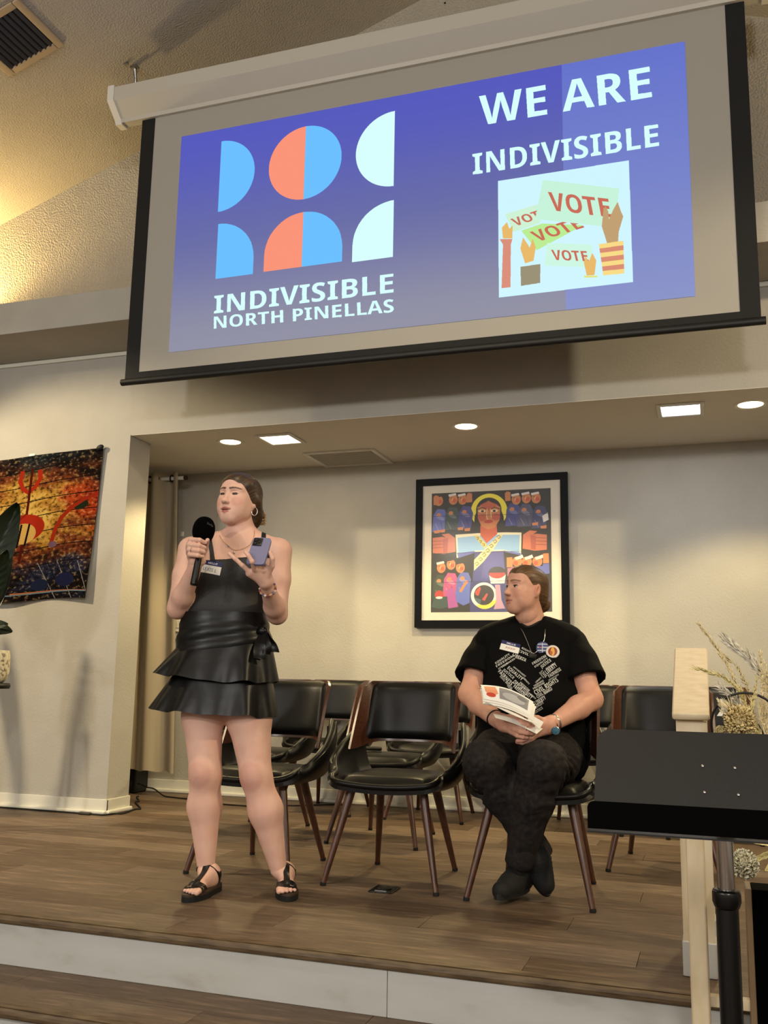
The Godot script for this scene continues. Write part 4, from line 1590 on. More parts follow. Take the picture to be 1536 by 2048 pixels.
func tapestry() -> void:
	var o := thing("tapestry", "colourful cloth with music staves and notes pinned to the left wall", "wall hanging", Vector3.ZERO)
	var W := 640
	var H := 620
	var p := Print.new(W, H, Color(0.1, 0.08, 0.07))
	var n1 := FastNoiseLite.new()
	n1.seed = 11
	n1.frequency = 0.006
	n1.fractal_octaves = 4
	var n2 := FastNoiseLite.new()
	n2.seed = 23
	n2.frequency = 0.05
	n2.fractal_octaves = 3
	for y in range(0, H, 2):
		for x in range(0, W, 2):
			var u := float(x) / W
			var v := float(y) / H
			var a := n1.get_noise_2d(x, y * 1.6) * 0.9
			var g := n2.get_noise_2d(x, y)
			var d := Vector2((u - 0.66) * 1.25, (v - 0.42) * 1.5).length() + a * 0.35
			var c := Color(0.86, 0.72, 0.36).lerp(Color(0.70, 0.52, 0.20), smoothstep(0.05, 0.3, d))
			c = c.lerp(Color(0.45, 0.22, 0.12), smoothstep(0.25, 0.5, d))
			c = c.lerp(Color(0.09, 0.06, 0.06), smoothstep(0.45, 0.72, d))
			var r := Vector2((u - 0.97) * 1.6, (v - 0.36) * 1.7).length() + a * 0.3
			c = c.lerp(Color(0.66, 0.20, 0.09), 0.85 * (1.0 - smoothstep(0.08, 0.34, r)))
			var b := Vector2((u - 0.78) * 1.4, (v - 0.84) * 2.2).length() + a * 0.4
			c = c.lerp(Color(0.12, 0.17, 0.30), 0.85 * (1.0 - smoothstep(0.05, 0.38, b)))
			var t := Vector2((u - 0.7) * 1.2, (v - 0.03) * 3.0).length() + a * 0.4
			c = c.lerp(Color(0.10, 0.16, 0.20), 0.8 * (1.0 - smoothstep(0.05, 0.4, t)))
			c = c.lerp(Color(0.90, 0.80, 0.52), 0.45 * smoothstep(0.15, 0.5, g)).darkened(0.5 * smoothstep(0.12, 0.5, -g))
			p.im.fill_rect(Rect2i(x, y, 2, 2), c)
	# staves
	for k in 8:
		var y0 := 60.0 + k * 70.0
		p.line([Vector2(0, y0 + 26), Vector2(200, y0 + 24), Vector2(420, y0 + 4), Vector2(640, y0 - 22)], 3.5, Color(0.07, 0.04, 0.04))
	# clef and notes
	var red := Color(0.66, 0.17, 0.09)
	p.line([Vector2(372, 70), Vector2(368, 110), Vector2(380, 145), Vector2(402, 165), Vector2(425, 140), Vector2(440, 105), Vector2(436, 75)], 15.0, red)
	p.line([Vector2(408, 60), Vector2(404, 200), Vector2(398, 330), Vector2(392, 460)], 9.0, red.darkened(0.55))
	p.oval(Vector2(398, 318), Vector2(72, 58), red)
	p.oval(Vector2(394, 342), Vector2(46, 44), Color(0.80, 0.66, 0.36))
	p.line([Vector2(386, 305), Vector2(378, 395)], 7.0, Color(0.08, 0.05, 0.05))
	p.line([Vector2(414, 305), Vector2(404, 390)], 7.0, Color(0.08, 0.05, 0.05))
	p.line([Vector2(320, 430), Vector2(328, 360), Vector2(352, 305), Vector2(395, 262)], 9.0, red.darkened(0.2))
	p.oval(Vector2(585, 235), Vector2(26, 20), Color(0.12, 0.16, 0.09), 0.0, TAU, -0.4)
	p.line([Vector2(500, 390), Vector2(510, 340), Vector2(528, 290), Vector2(556, 248), Vector2(596, 212), Vector2(640, 190)], 15.0, Color(0.60, 0.17, 0.08))
	p.oval(Vector2(505, 398), Vector2(16, 13), Color(0.45, 0.34, 0.42))
	for k in 6:
		p.line([Vector2(420 + k * 36, 470), Vector2(500 + k * 30, 620)], 2.5, Color(0.6, 0.62, 0.62) if k % 2 else Color(0.08, 0.06, 0.08))
		p.line([Vector2(620 - k * 20, 450), Vector2(430 + k * 20, 610)], 2.0, Color(0.1, 0.08, 0.1))
	p.oval(Vector2(470, 560), Vector2(30, 24), Color(0.11, 0.15, 0.27))
	p.oval(Vector2(560, 545), Vector2(34, 28), Color(0.12, 0.14, 0.29))
	p.line([Vector2(380, 590), Vector2(640, 590)], 7.0, Color(0.75, 0.45, 0.3))
	p.line([Vector2(0, 600), Vector2(640, 590)], 5.0, Color(0.45, 0.55, 0.62))
	var mb := MB.new()
	mb.sheet(40, 30, func(u: float, w: float) -> Vector3:
		var sag := -0.035 * sin(PI * u) * smoothstep(0.3, 1.0, w) - 0.012 * sin(PI * 2.0 * u)
		var x := lerpf(-5.25, lerpf(-3.79, -3.745, w), u)
		var y := lerpf(1.325, 2.325, w) + sag * w - 0.02 * (1.0 - w) * (1.0 - u) + 0.012 * (1.0 - w) * sin(u * 9.0)
		var z := ZB + 0.02 + 0.012 * sin(u * 14.0 + w * 5.0) * (1.0 - 0.6 * w) + 0.02 * (1.0 - w) * (0.5 + 0.5 * sin(u * 5.0 + 1.0))
		return Vector3(x, y, z), 0.003)
	var m := mat(Color(0.82, 0.8, 0.8), 0.9, 0.0, 0.15)
	m.albedo_texture = p.tex()
	part(o, "cloth", mb, m)
	var k2 := 0
	for q in [Vector3(-3.752, 2.33, ZB + 0.03), Vector3(-4.32, 2.29, ZB + 0.012)]:
		mb = MB.new()
		if k2 == 0:
			mb.ball(q + Vector3(-0.012, -0.005, 0), Vector3(0.028, 0.018, 0.016), Basis(Vector3(0, 0, 1), 0.4))
			part(o, "corner_knot", mb, mat(Color(0.06, 0.055, 0.06), 0.6))
		else:
			mb.box(q, Vector3(0.045, 0.06, 0.004), Basis(), 0.001)
			part(o, "tape", mb, M.white)
		k2 += 1


func leaf(mb: MB, base: Vector3, tip: Vector3, width: float, nrm: Vector3, droop: float) -> void:
	var dir := tip - base
	var side := dir.cross(nrm).normalized()
	mb.sheet(14, 26, func(u: float, w: float) -> Vector3:
		var a := u * 2.0 - 1.0
		var wd := width * pow(sin(PI * clampf(w * 0.97 + 0.02, 0.0, 1.0)), 0.65) * (1.0 - 0.25 * w)
		var vein := 0.0035 * sin((w * 30.0 - absf(a) * 5.0) * 1.9) * (1.0 - pow(absf(a), 4.0))
		return base + dir * w + side * (a * wd) + nrm.normalized() * (absf(a) * width * 0.28 + vein - 0.02 * (1.0 - absf(a)) * 0.0) + Vector3(0, -droop * w * w, 0), 0.0015)


func left_side() -> void:
	# big-leaved plant in a cream pot on a dark stand
	var st := thing("plant_stand", "dark wooden stand carrying the cream plant pot at the left edge", "plant stand", Vector3(-3.82, 0, 2.0))
	var mb := MB.new()
	mb.lathe([Vector2(0.001, 0.76), Vector2(0.13, 0.76), Vector2(0.135, 0.775), Vector2(0.13, 0.79), Vector2(0.001, 0.79)], 24)
	part(st, "top", mb, M.black)
	for k in 3:
		mb = MB.new()
		var a := TAU * k / 3.0 + 2.4
		mb.tube(PackedVector3Array([Vector3(cos(a) * 0.07, 0.765, sin(a) * 0.07), Vector3(cos(a) * 0.11, 0.35, sin(a) * 0.11), Vector3(cos(a) * 0.13, 0.0, sin(a) * 0.13)]), PackedFloat32Array([0.014, 0.013, 0.012]), 8)
		part(st, "leg", mb, M.black)
	var o := thing("potted_plant", "broad dark green leaved plant in a cream pot at the left edge", "plant", Vector3(-3.82, 0.79, 2.0))
	mb = MB.new()
	mb.lathe([Vector2(0.001, 0.0), Vector2(0.09, 0.0), Vector2(0.112, 0.02), Vector2(0.122, 0.06), Vector2(0.122, 0.14), Vector2(0.115, 0.18), Vector2(0.105, 0.18), Vector2(0.105, 0.15), Vector2(0.001, 0.15)], 32)
	var pot := mat(Color.WHITE, 0.5)
	pot.albedo_texture = noise_tex(256, 0.03, 110, [[0.0, Color(0.25, 0.22, 0.18)], [0.3, Color(0.55, 0.5, 0.4)], [0.42, Color(0.86, 0.82, 0.70)], [1.0, Color(0.92, 0.89, 0.80)]], 4)
	own_map(pot, Vector3(4, 4, 4))
	part(o, "pot", mb, pot)
	var lm := mat(Color(0.075, 0.14, 0.055), 0.4)
	lm.albedo_texture = noise_tex(256, 0.02, 111, [[0.2, Color(0.7, 0.75, 0.6)], [0.8, Color(1, 1, 1)]], 3)
	lm.backlight_enabled = true
	lm.backlight = Color(0.03, 0.06, 0.01)
	var c := Vector3(-3.82, 0.79, 2.0)
	var leaves := [
		[Vector3(-0.12, 0.42, 0.03), Vector3(-3.6801, 1.7909, 2.02), 0.115, Vector3(0.55, 0.1, 0.85), 0.0],
		[Vector3(-0.14, 0.36, 0.05), Vector3(-3.5829, 1.0438, 2.1), 0.06, Vector3(0.7, 0.1, 0.7), -0.02],
		[Vector3(-0.10, 0.36, -0.02), Vector3(-3.694, 1.5227, 2.06), 0.075, Vector3(0.6, -0.1, 0.8), 0.0],
		[Vector3(-0.12, 0.30, 0.08), Vector3(-3.5646, 1.0996, 2.16), 0.05, Vector3(0.75, 0.2, 0.6), 0.0],
		[Vector3(-0.2, 0.40, -0.05), Vector3(-4.2, 2.0, 1.9), 0.11, Vector3(0.3, 0.2, 0.9), 0.0],
		[Vector3(-0.2, 0.36, 0.0), Vector3(-4.35, 1.7, 2.1), 0.10, Vector3(0.1, 0.5, 0.85), 0.05],
		[Vector3(-0.1, 0.34, -0.1), Vector3(-4.0, 1.75, 1.72), 0.09, Vector3(0.4, 0.4, 0.8), 0.05],
	]
	for q in leaves:
		mb = MB.new()
		var b: Vector3 = q[0]
		mb.tube(PackedVector3Array([Vector3(0, 0.145, 0), Vector3(b.x * 0.5, b.y * 0.7, b.z * 0.5), b]), PackedFloat32Array([0.007, 0.006, 0.005]), 7)
		var stem := part(o, "stem", mb, lm)
		mb = MB.new()
		leaf(mb, b, q[1] - c, q[2], q[3], q[4])
		part(stem, "leaf", mb, lm)
	# a second plant, just outside the picture, whose leaves shade the wall below the tapestry
	copy(st, Vector3(-4.62, 0, 1.98), "dark wooden stand under the plant left of the picture").rotation.y = 0.7
	copy(o, Vector3(-4.62, 0.79, 1.98), "broad leaved plant left of the picture in front of the tapestry wall").rotation.y = 0.5


func small_things() -> void:
	# floor box lid
	var o := thing("floor_outlet", "black square floor outlet lid set in the planks", "floor outlet", Vector3(-1.298, 0.0, 2.477))
	var mb := MB.new()
	mb.box(Vector3(0, 0.003, 0), Vector3(0.1, 0.006, 0.125), Basis(), 0.002)
	part(o, "lid", mb, M.black_gloss)
	mb = MB.new()
	mb.lathe([Vector2(0.001, 0.006), Vector2(0.028, 0.006), Vector2(0.03, 0.0085), Vector2(0.001, 0.0095)], 20)
	part(o, "knob", mb, M.black)
	mb = MB.new()
	mb.box(Vector3(0, 0.007, 0.048), Vector3(0.05, 0.003, 0.008))
	part(o, "latch", mb, M.steel)
	# cables
	mb = MB.new()
	var pts := PackedVector3Array()
	var rr := PackedFloat32Array()
	var cv := Curve3D.new()
	for q in [Vector3(-3.97, 0.07, 0.19), Vector3(-3.85, 0.05, 0.21), Vector3(-3.66, 0.006, 0.28), Vector3(-3.42, 0.005, 0.33), Vector3(-3.12, 0.005, 0.45), Vector3(-2.95, 0.005, 0.46), Vector3(-2.7, 0.005, 0.3), Vector3(-2.4, 0.005, 0.1)]:
		cv.add_point(q, Vector3(-0.07, 0, -0.01), Vector3(0.07, 0, 0.01))
	for q in cv.tessellate(4, 3):
		pts.append(q)
		rr.append(0.005)
	mb.tube(pts, rr, 6)
	single("power_cable", mb, mat(Color(0.09, 0.035, 0.03), 0.5), "thin dark cable running from the black box across the floor", "cable")
	mb = MB.new()
	pts = PackedVector3Array()
	rr = PackedFloat32Array()
	cv = Curve3D.new()
	for q in [Vector3(-5.2, 0.006, ZB + 0.05), Vector3(-4.4, 0.006, ZB + 0.052), Vector3(-3.75, 0.006, ZB + 0.055), Vector3(-3.55, 0.006, ZB + 0.06), Vector3(-3.48, 0.006, ZB - 0.03), Vector3(-3.49, 0.006, 0.9), Vector3(-3.7, 0.006, 0.6), Vector3(-3.85, 0.006, 0.35)]:
		cv.add_point(q, Vector3(-0.05, 0, 0.0), Vector3(0.05, 0, 0.0))
	for q in cv.tessellate(4, 3):
		pts.append(q)
		rr.append(0.005)
	mb.tube(pts, rr, 6)
	single("floor_cable", mb, M.rubber, "black cable along the left baseboard around the wall end", "cable")
	mb = MB.new()
	mb.box(Vector3(-3.66, 0.008, ZB + 0.062), Vector3(0.08, 0.016, 0.03), Basis(), 0.004)
	single("cable_clip", mb, mat(Color(0.2, 0.19, 0.17), 0.5), "small dark cable clip at the foot of the tapestry wall", "clip")
	# audio cable with a plug over the arm of the second-row chair, small device on its seat
	o = thing("audio_cable", "black audio cable with silver plug draped over a second-row chair arm", "cable", Vector3.ZERO)
	mb = MB.new()
	pts = PackedVector3Array()
	rr = PackedFloat32Array()
	cv = Curve3D.new()
	for q in [Vector3(-1.965, 0.44, 1.13), Vector3(-1.972, 0.55, 1.15), Vector3(-1.955, 0.648, 1.16), Vector3(-1.93, 0.622, 1.18), Vector3(-1.912, 0.575, 1.2)]:
		cv.add_point(q, Vector3(-0.01, -0.02, 0), Vector3(0.01, 0.02, 0) if q.x < -1.95 else Vector3(0.01, -0.02, 0))
	for q in cv.tessellate(4, 3):
		pts.append(q)
		rr.append(0.005)
	mb.tube(pts, rr, 6)
	part(o, "lead", mb, M.rubber)
	mb = MB.new()
	mb.tube(PackedVector3Array([Vector3(-1.914, 0.58, 1.2), Vector3(-1.90, 0.54, 1.21), Vector3(-1.888, 0.505, 1.22)]), PackedFloat32Array([0.009, 0.009, 0.007]), 10)
	part(o, "plug", mb, M.chrome)
	o = thing("battery_pack", "small black device lying on a second-row chair seat", "device", Vector3(-1.79, 0.468, 1.24))
	mb = MB.new()
	mb.box(Vector3.ZERO, Vector3(0.09, 0.02, 0.05), Basis(Vector3.UP, 0.3), 0.005)
	part(o, "body", mb, M.black)
	mb = MB.new()
	mb.box(Vector3(0.0, 0.011, 0.0), Vector3(0.03, 0.003, 0.02), Basis(Vector3.UP, 0.3))
	part(o, "button", mb, M.steel)



func lin(r: float, g: float, b: float) -> Color:
	return Color(r, g, b).srgb_to_linear()


# head in its own axes: y up, z out of the face, x to the person's left; eyes at y = 0.004
func head_solid(s: Solid, full: float, open: float) -> void:
	s.ell(Vector3(0, 0.022, -0.016), Vector3(0.073, 0.083, 0.092), 0.02)
	s.ell(Vector3(0, -0.02, 0.022), Vector3(0.0635 + 0.003 * full, 0.082, 0.062), 0.03)
	s.ell(Vector3(0, 0.05, 0.03), Vector3(0.06, 0.045, 0.05), 0.03)
	s.cap(Vector3(-0.012, -0.092, 0.052), Vector3(0.012, -0.092, 0.052), 0.021, 0.021, 0.035)
	for e in [-1.0, 1.0]:
		s.cap(Vector3(e * 0.054, -0.03, -0.005), Vector3(e * (0.044 + 0.004 * full), -0.066, 0.012), 0.018, 0.017, 0.03)
		s.cap(Vector3(e * 0.041, -0.064, 0.012), Vector3(e * 0.012, -0.093, 0.05), 0.0165, 0.0155, 0.03)
		s.ell(Vector3(e * 0.037, -0.026, 0.05), Vector3(0.026, 0.026, 0.024), 0.025)
		s.ell(Vector3(e * 0.036, -0.055, 0.042), Vector3(0.024 + 0.003 * full, 0.028, 0.024), 0.025)
		s.cap(Vector3(e * 0.012, 0.024, 0.077), Vector3(e * 0.046, 0.024, 0.06), 0.0085, 0.008, 0.016)
		s.ell(Vector3(e * 0.032, 0.005, 0.088), Vector3(0.019, 0.0115, 0.014), 0.012, 1)
		s.ell(Vector3(e * 0.032, 0.003, 0.0655), Vector3(0.0145, 0.0125, 0.0125), 0.004)
		s.cap(Vector3(e * 0.02, 0.0065, 0.0755), Vector3(e * 0.044, 0.0065, 0.0715), 0.0034, 0.003, 0.005)
		s.cap(Vector3(e * 0.021, -0.0065, 0.074), Vector3(e * 0.043, -0.0065, 0.070), 0.003, 0.003, 0.006)
		s.ell(Vector3(e * 0.0112, -0.0345, 0.0885), Vector3(0.0075, 0.0078, 0.010), 0.007)
		# ear
		s.ell(Vector3(e * 0.077, -0.006, -0.016), Vector3(0.0075, 0.030, 0.018), 0.008, 0, Basis(Vector3.UP, e * 0.35) * Basis(Vector3.RIGHT, -0.2))
		s.ell(Vector3(e * 0.086, -0.004, -0.013), Vector3(0.006, 0.017, 0.0095), 0.004, 1, Basis(Vector3.UP, e * 0.35) * Basis(Vector3.RIGHT, -0.2))
		s.ell(Vector3(e * 0.0745, -0.031, -0.008), Vector3(0.006, 0.009, 0.008), 0.005)
	s.cap(Vector3(0, 0.014, 0.076), Vector3(0, -0.029, 0.096), 0.0075, 0.009, 0.012)
	s.ell(Vector3(0, -0.033, 0.099), Vector3(0.0102, 0.0098, 0.011), 0.008)
	s.cap(Vector3(-0.006, -0.0435, 0.098), Vector3(-0.0065, -0.039, 0.099), 0.0034, 0.002, 0.003, 1)
	s.cap(Vector3(0.006, -0.0435, 0.098), Vector3(0.0065, -0.039, 0.099), 0.0034, 0.002, 0.003, 1)
	# muzzle and lips
	s.ell(Vector3(0, -0.064, 0.066), Vector3(0.03, 0.024, 0.017), 0.02)
	for e in [-1.0, 1.0]:
		s.cap(Vector3(e * 0.003, -0.0595, 0.0845), Vector3(e * 0.0255, -0.0655, 0.0705), 0.0046, 0.0028, 0.006)
		s.cap(Vector3(0, -0.0735 - open, 0.082), Vector3(e * 0.0245, -0.067, 0.070), 0.0056, 0.0028, 0.006)
	s.cap(Vector3(-0.025, -0.0665, 0.0745), Vector3(0, -0.0665 - open * 0.5, 0.0895), 0.0011 + open * 0.62, 0.0012 + open * 0.7, 0.003, 1)
	s.cap(Vector3(0.025, -0.0665, 0.0745), Vector3(0, -0.0665 - open * 0.5, 0.0895), 0.0011 + open * 0.62, 0.0012 + open * 0.7, 0.003, 1)


# coats of colour that belong to the skin: each [centre, radii, colour, strength]
func dye(mb: MB, first: int, inv: Transform3D, spots: Array) -> void:
	for k in range(first, mb.v.size()):
		var p := inv * mb.v[k]
		for s in spots:
			var q: Vector3 = (p - s[0]) / s[1]
			var d := q.length_squared()
			if d < 1.0:
				mb.c[k] = mb.c[k].lerp(s[2], s[3] * smoothstep(1.0, 0.55, d))


func mottle(mb: MB, first: int, sd: int, freq: float, a: Color, amount: float) -> void:
	var n := FastNoiseLite.new()
	n.seed = sd
	n.frequency = freq
	n.fractal_octaves = 3
	for k in range(first, mb.v.size()):
		mb.c[k] = mb.c[k].lerp(a, clampf(amount * (0.5 + n.get_noise_3dv(mb.v[k])), 0.0, 1.0))


func face_spots(lip: Color, brow: Color, iris: Color, closed: bool) -> Array:
	var out := []
	var lash := lin(0.10, 0.07, 0.06)
	for e in [-1.0, 1.0]:
		for k in 5:
			var t := k / 4.0
			out.append([Vector3(e * lerpf(0.014, 0.05, t), 0.0225 + 0.0055 * sin(PI * (0.15 + 0.7 * t)), lerpf(0.083, 0.062, t)), Vector3(0.0085, lerpf(0.006, 0.0042, t), 0.02), brow, 0.9])
		out.append([Vector3(e * 0.0315, 0.0005, 0.08), Vector3(0.0145, 0.0040 if closed else 0.0062, 0.02), lin(0.20, 0.14, 0.11) if closed else lin(0.72, 0.66, 0.62), 0.9])
		if not closed:
			out.append([Vector3(e * 0.031 - 0.002, 0.001, 0.08), Vector3(0.0072, 0.0068, 0.02), iris, 1.0])
			out.append([Vector3(e * 0.031 - 0.002, 0.001, 0.08), Vector3(0.004, 0.004, 0.02), lin(0.02, 0.02, 0.02), 1.0])
		out.append([Vector3(e * 0.0325, 0.0052, 0.078), Vector3(0.0165, 0.0038, 0.02), lash, 0.95])
		out.append([Vector3(e * 0.02, -0.063, 0.08), Vector3(0.009, 0.0045, 0.025), lip, 0.8])
	for e in [-1.0, 0.0, 1.0]:
		out.append([Vector3(e * 0.014, -0.0668, 0.08), Vector3(0.0125, 0.0022, 0.03), lin(0.40, 0.20, 0.18), 0.8])
	out.append([Vector3(0, -0.0605, 0.09), Vector3(0.022, 0.0052, 0.025), lip, 0.85])
	out.append([Vector3(0, -0.0745, 0.085), Vector3(0.021, 0.0068, 0.025), lip, 0.85])
	return out


# five fingers: each chain of joints with its radii, in world axes
func fingers(s: Solid, chains: Array) -> void:
	for c in chains:
		var r: float = c[1]
		var p: Array = c[0]
		for k in p.size() - 1:
			s.cap(p[k], p[k + 1], r * (1.12 - 0.1 * k), r * (1.02 - 0.1 * k), 0.004 if k else 0.008)


func tag_print(name_line: String, ink: Color) -> ImageTexture:
	var p := Print.new(320, 210, Color(0.90, 0.90, 0.88))
	p.im.fill_rect(Rect2i(0, 0, 320, 78), Color(0.07, 0.09, 0.34))
	p.text("HELLO", Vector2(92, 40), 34, Color(0.93, 0.93, 0.95), Vector2.RIGHT, Vector2.DOWN, 150)
	if name_line:
		p.text(name_line, Vector2(30, 140), 52, ink, Vector2(0.995, 0.06), Vector2(-0.06, 0.995), 230, false)
	else:      # a scrawl too faint to read
		for k in 4:
			var x := 90.0 + 42.0 * k
			p.line([Vector2(x, 165), Vector2(x + 12, 118), Vector2(x + 24, 150), Vector2(x + 34, 122)], 6.0, ink)
	return p.tex()


# sticker that follows the cloth under it: middle, width and height directions
func sticker(parent: Node3D, called: String, c: Vector3, ux: Vector3, uy: Vector3, on: Solid, d: Vector3, base: Vector3, t: Texture2D, label := "") -> void:
	var mb := MB.new()
	mb.sheet(10, 6, func(u: float, w: float) -> Vector3:
		return lay(on, c + ux * (u - 0.5) + uy * (w - 0.5), d) - base, 0.0008)
	var m := mat(Color.WHITE, 0.55)
	m.albedo_texture = t
	part(parent, called, mb, m, Vector3.ZERO, label)


func loop(parent: Node3D, called: String, pts: Array, r: float, m: Material, closed := true, label := "") -> MeshInstance3D:
	var cv := Curve3D.new()
	var n := pts.size()
	for k in n + (1 if closed else 0):
		var a: Vector3 = pts[(k - 1 + n) % n] if closed or k > 0 else pts[0]
		var b: Vector3 = pts[(k + 1) % n] if closed or k < n - 1 else pts[n - 1]
		var t := (b - a) / 6.0
		cv.add_point(pts[k % n], -t, t)
	var p := cv.tessellate(4, 4)
	var rr := PackedFloat32Array()
	for q in p:
		rr.append(r)
	var mb := MB.new()
	mb.tube(p, rr, 8)
	return part(parent, called, mb, m, Vector3.ZERO, label)


func ring_pts(c: Vector3, axis: Vector3, r: float, r2 := 0.0, n := 14) -> Array:
	var x := axis.cross(Vector3.UP).normalized() if absf(axis.normalized().y) < 0.95 else Vector3.RIGHT
	var y := axis.cross(x).normalized()
	var out := []
	for k in n:
		var a := TAU * k / n
		out.append(c + x * (cos(a) * r) + y * (sin(a) * (r2 if r2 > 0.0 else r)))
	return out


# strap lying on a path, wide along `wide`
func band(mb: MB, path: Array, wide: Array, width: float, th := 0.003, on: Solid = null, xf := Transform3D()) -> void:
	var cv := Curve3D.new()
	var n := path.size()
	for k in n:
		var t: Vector3 = (path[mini(k + 1, n - 1)] - path[maxi(k - 1, 0)]) / 6.0
		cv.add_point(path[k], -t, t)
	var len := cv.get_baked_length()
	mb.sheet(n * 6, 3, func(u: float, w: float) -> Vector3:
		var f := u * (n - 1)
		var i0 := mini(int(f), n - 2)
		var d: Vector3 = wide[i0].lerp(wide[i0 + 1], f - i0).normalized()
		var q := cv.sample_baked(u * len, true) + d * ((w - 0.5) * width)
		return q if on == null else xf.affine_inverse() * cling(on, xf * q, 0.0015), th)


# distance to a finished solid, and the nearest place on its surface (held off by `gap`)
func lay(s: Solid, p: Vector3, d: Vector3, gap := 0.002) -> Vector3:
	var all := PackedInt32Array(range(s.T.size()))
	p += d * 0.16
	for k in 60:
		var h := s.at(p, all) - gap
		if h < 0.0004:
			break
		p -= d * minf(h * 0.8, 0.03)
	return p


func cling(s: Solid, p: Vector3, gap: float) -> Vector3:
	var all := PackedInt32Array(range(s.T.size()))
	for k in 4:
		var d := s.at(p, all)
		var e := 0.002
		var g := Vector3(s.at(p + Vector3(e, 0, 0), all) - d, s.at(p + Vector3(0, e, 0), all) - d, s.at(p + Vector3(0, 0, e), all) - d)
		if g.length() < 1e-7:
			return p
		p -= g.normalized() * (d - gap)
	return p



func standing_person() -> void:
	var o := thing("person", "standing person in a black sparkly top and ruffled black skirt speaking into a microphone", "person", Vector3(-1.8, 0, 2.78))
	var base := o.position
	var back := Transform3D(Basis(), -base)
	var S := Vector3(0.968, 0, -0.25)
	var F := Vector3(0.25, 0, 0.968)
	var P0 := Vector3(-1.9325, 0.9206, 2.76)
	var P1 := Vector3(-1.9338, 1.1296, 2.765)
	var P2 := Vector3(-1.9081, 1.2735, 2.765)
	var P3 := Vector3(-1.8912, 1.363, 2.765)
	var P4 := Vector3(-1.875, 1.4184, 2.765)
	var shR := Vector3(-2.086, 1.3815, 2.81)
	var shL := Vector3(-1.7071, 1.375, 2.735)
	var elR := Vector3(-2.0997, 1.1249, 2.87)
	var elL := Vector3(-1.6983, 1.1084, 2.75)
	var wrR := Vector3(-1.9502, 1.2898, 2.995)
	var wrL := Vector3(-1.6519, 1.201, 2.95)
	var hipR := Vector3(-1.9979, 0.8533, 2.78)
	var hipL := Vector3(-1.83, 0.8563, 2.74)
	var thR := Vector3(-1.9935, 0.6861, 2.8)
	var thL := Vector3(-1.8053, 0.6902, 2.755)
	var knR := Vector3(-1.952, 0.4584, 2.83)
	var knL := Vector3(-1.7552, 0.4548, 2.77)
	var caR := Vector3(-1.9633, 0.3301, 2.805)
	var caL := Vector3(-1.7215, 0.3211, 2.74)
	var anR := Vector3(-1.9426, 0.0885, 2.805)
	var anL := Vector3(-1.6733, 0.0912, 2.7)
	var skin := lin(0.87, 0.71, 0.64)
	var skin2 := lin(0.81, 0.58, 0.51)
	var mb := MB.new()
	# ---- body
	var s := Solid.new()
	torso(s, P0, P1, P2, P3, P4, S, F, 0.0)
	for a in [[shR, elR, wrR], [shL, elL, wrL]]:
		s.cap(P4 + Vector3(0, 0.012, 0), a[0], 0.05, 0.049, 0.05)
		s.chain([a[0], a[0].lerp(a[1], 0.45), a[1]], [0.053, 0.051, 0.041], 0.02)
		s.chain([a[1], a[1].lerp(a[2], 0.3), a[2]], [0.041, 0.042, 0.0265], 0.02)
	for l in [[hipR, thR, knR, caR, anR, 0.083, 0.062, 0.066], [hipL, thL, knL, caL, anL, 0.090, 0.061, 0.066]]:
		s.chain([l[0], l[1], l[2]], [0.10, l[5], l[6]], 0.03)
		s.chain([l[2], l[3], l[4]], [l[6] - 0.003, l[7], 0.034], 0.03)
		s.ell(l[2] + Vector3(0, 0.012, 0.03), Vector3(0.036, 0.04, 0.036), 0.03)
	var hb := basis_to(Vector3(-0.13, 0.09, 1.0), Vector3(0.06, 1, 0))
	var eye := Vector3(-1.8873, 1.6066, 2.868)
	var hx := Transform3D(hb, eye - hb * Vector3(0, 0.004, 0.078))
	s.cap(P4 + Vector3(0.005, 0.0, -0.005), hx * Vector3(0, -0.06, -0.022), 0.054, 0.051, 0.035)
	var bodyf := s
	var f0 := s.build(mb, 0.0095, skin)
	mottle(mb, f0, 3, 14.0, skin2, 0.32)
	dye(mb, f0, Transform3D(), [[knR + Vector3(0, 0, 0.05), Vector3(0.06, 0.06, 0.06), lin(0.72, 0.46, 0.42), 0.3], [knL + Vector3(0, 0, 0.05), Vector3(0.06, 0.07, 0.06), lin(0.72, 0.45, 0.42), 0.3]])
	# ---- head
	s = Solid.new()
	s.xf = hx
	head_solid(s, 1.0, 0.0025)
	s.cap(Vector3(0, -0.06, -0.02), Vector3(0.0, -0.12, -0.03), 0.051, 0.052, 0.02)
	f0 = s.build(mb, 0.0021, skin)
	mottle(mb, f0, 4, 30.0, skin2, 0.25)
	var spots := face_spots(lin(0.66, 0.36, 0.34), lin(0.27, 0.18, 0.12), lin(0.2, 0.15, 0.1), true)
	spots.append([Vector3(0, -0.068, 0.08), Vector3(0.012, 0.003, 0.02), lin(0.30, 0.12, 0.11), 0.9])
	spots.append([Vector3(-0.04, -0.03, 0.06), Vector3(0.03, 0.025, 0.04), lin(0.82, 0.55, 0.48), 0.4])
	spots.append([Vector3(0.04, -0.03, 0.06), Vector3(0.03, 0.025, 0.04), lin(0.82, 0.55, 0.48), 0.4])
	dye(mb, f0, hx.affine_inverse(), spots)
	# ---- right hand closed on the microphone
	var m0 := Vector3(-1.9334, 1.2047, 3.035)
	var m1 := Vector3(-1.9268, 1.4288, 2.99)
	var ax := (m1 - m0).normalized()
	s = Solid.new()
	s.cap(wrR.lerp(elR, 0.12), Vector3(-1.9487, 1.3136, 3), 0.029, 0.027, 0.012)
	s.cap(Vector3(-1.9485, 1.3095, 3), Vector3(-1.9719, 1.3665, 3.005), 0.025, 0.022, 0.015)
	s.cap(Vector3(-1.9288, 1.3062, 2.99), Vector3(-1.9435, 1.3521, 2.985), 0.018, 0.015, 0.012)
	var ch := []
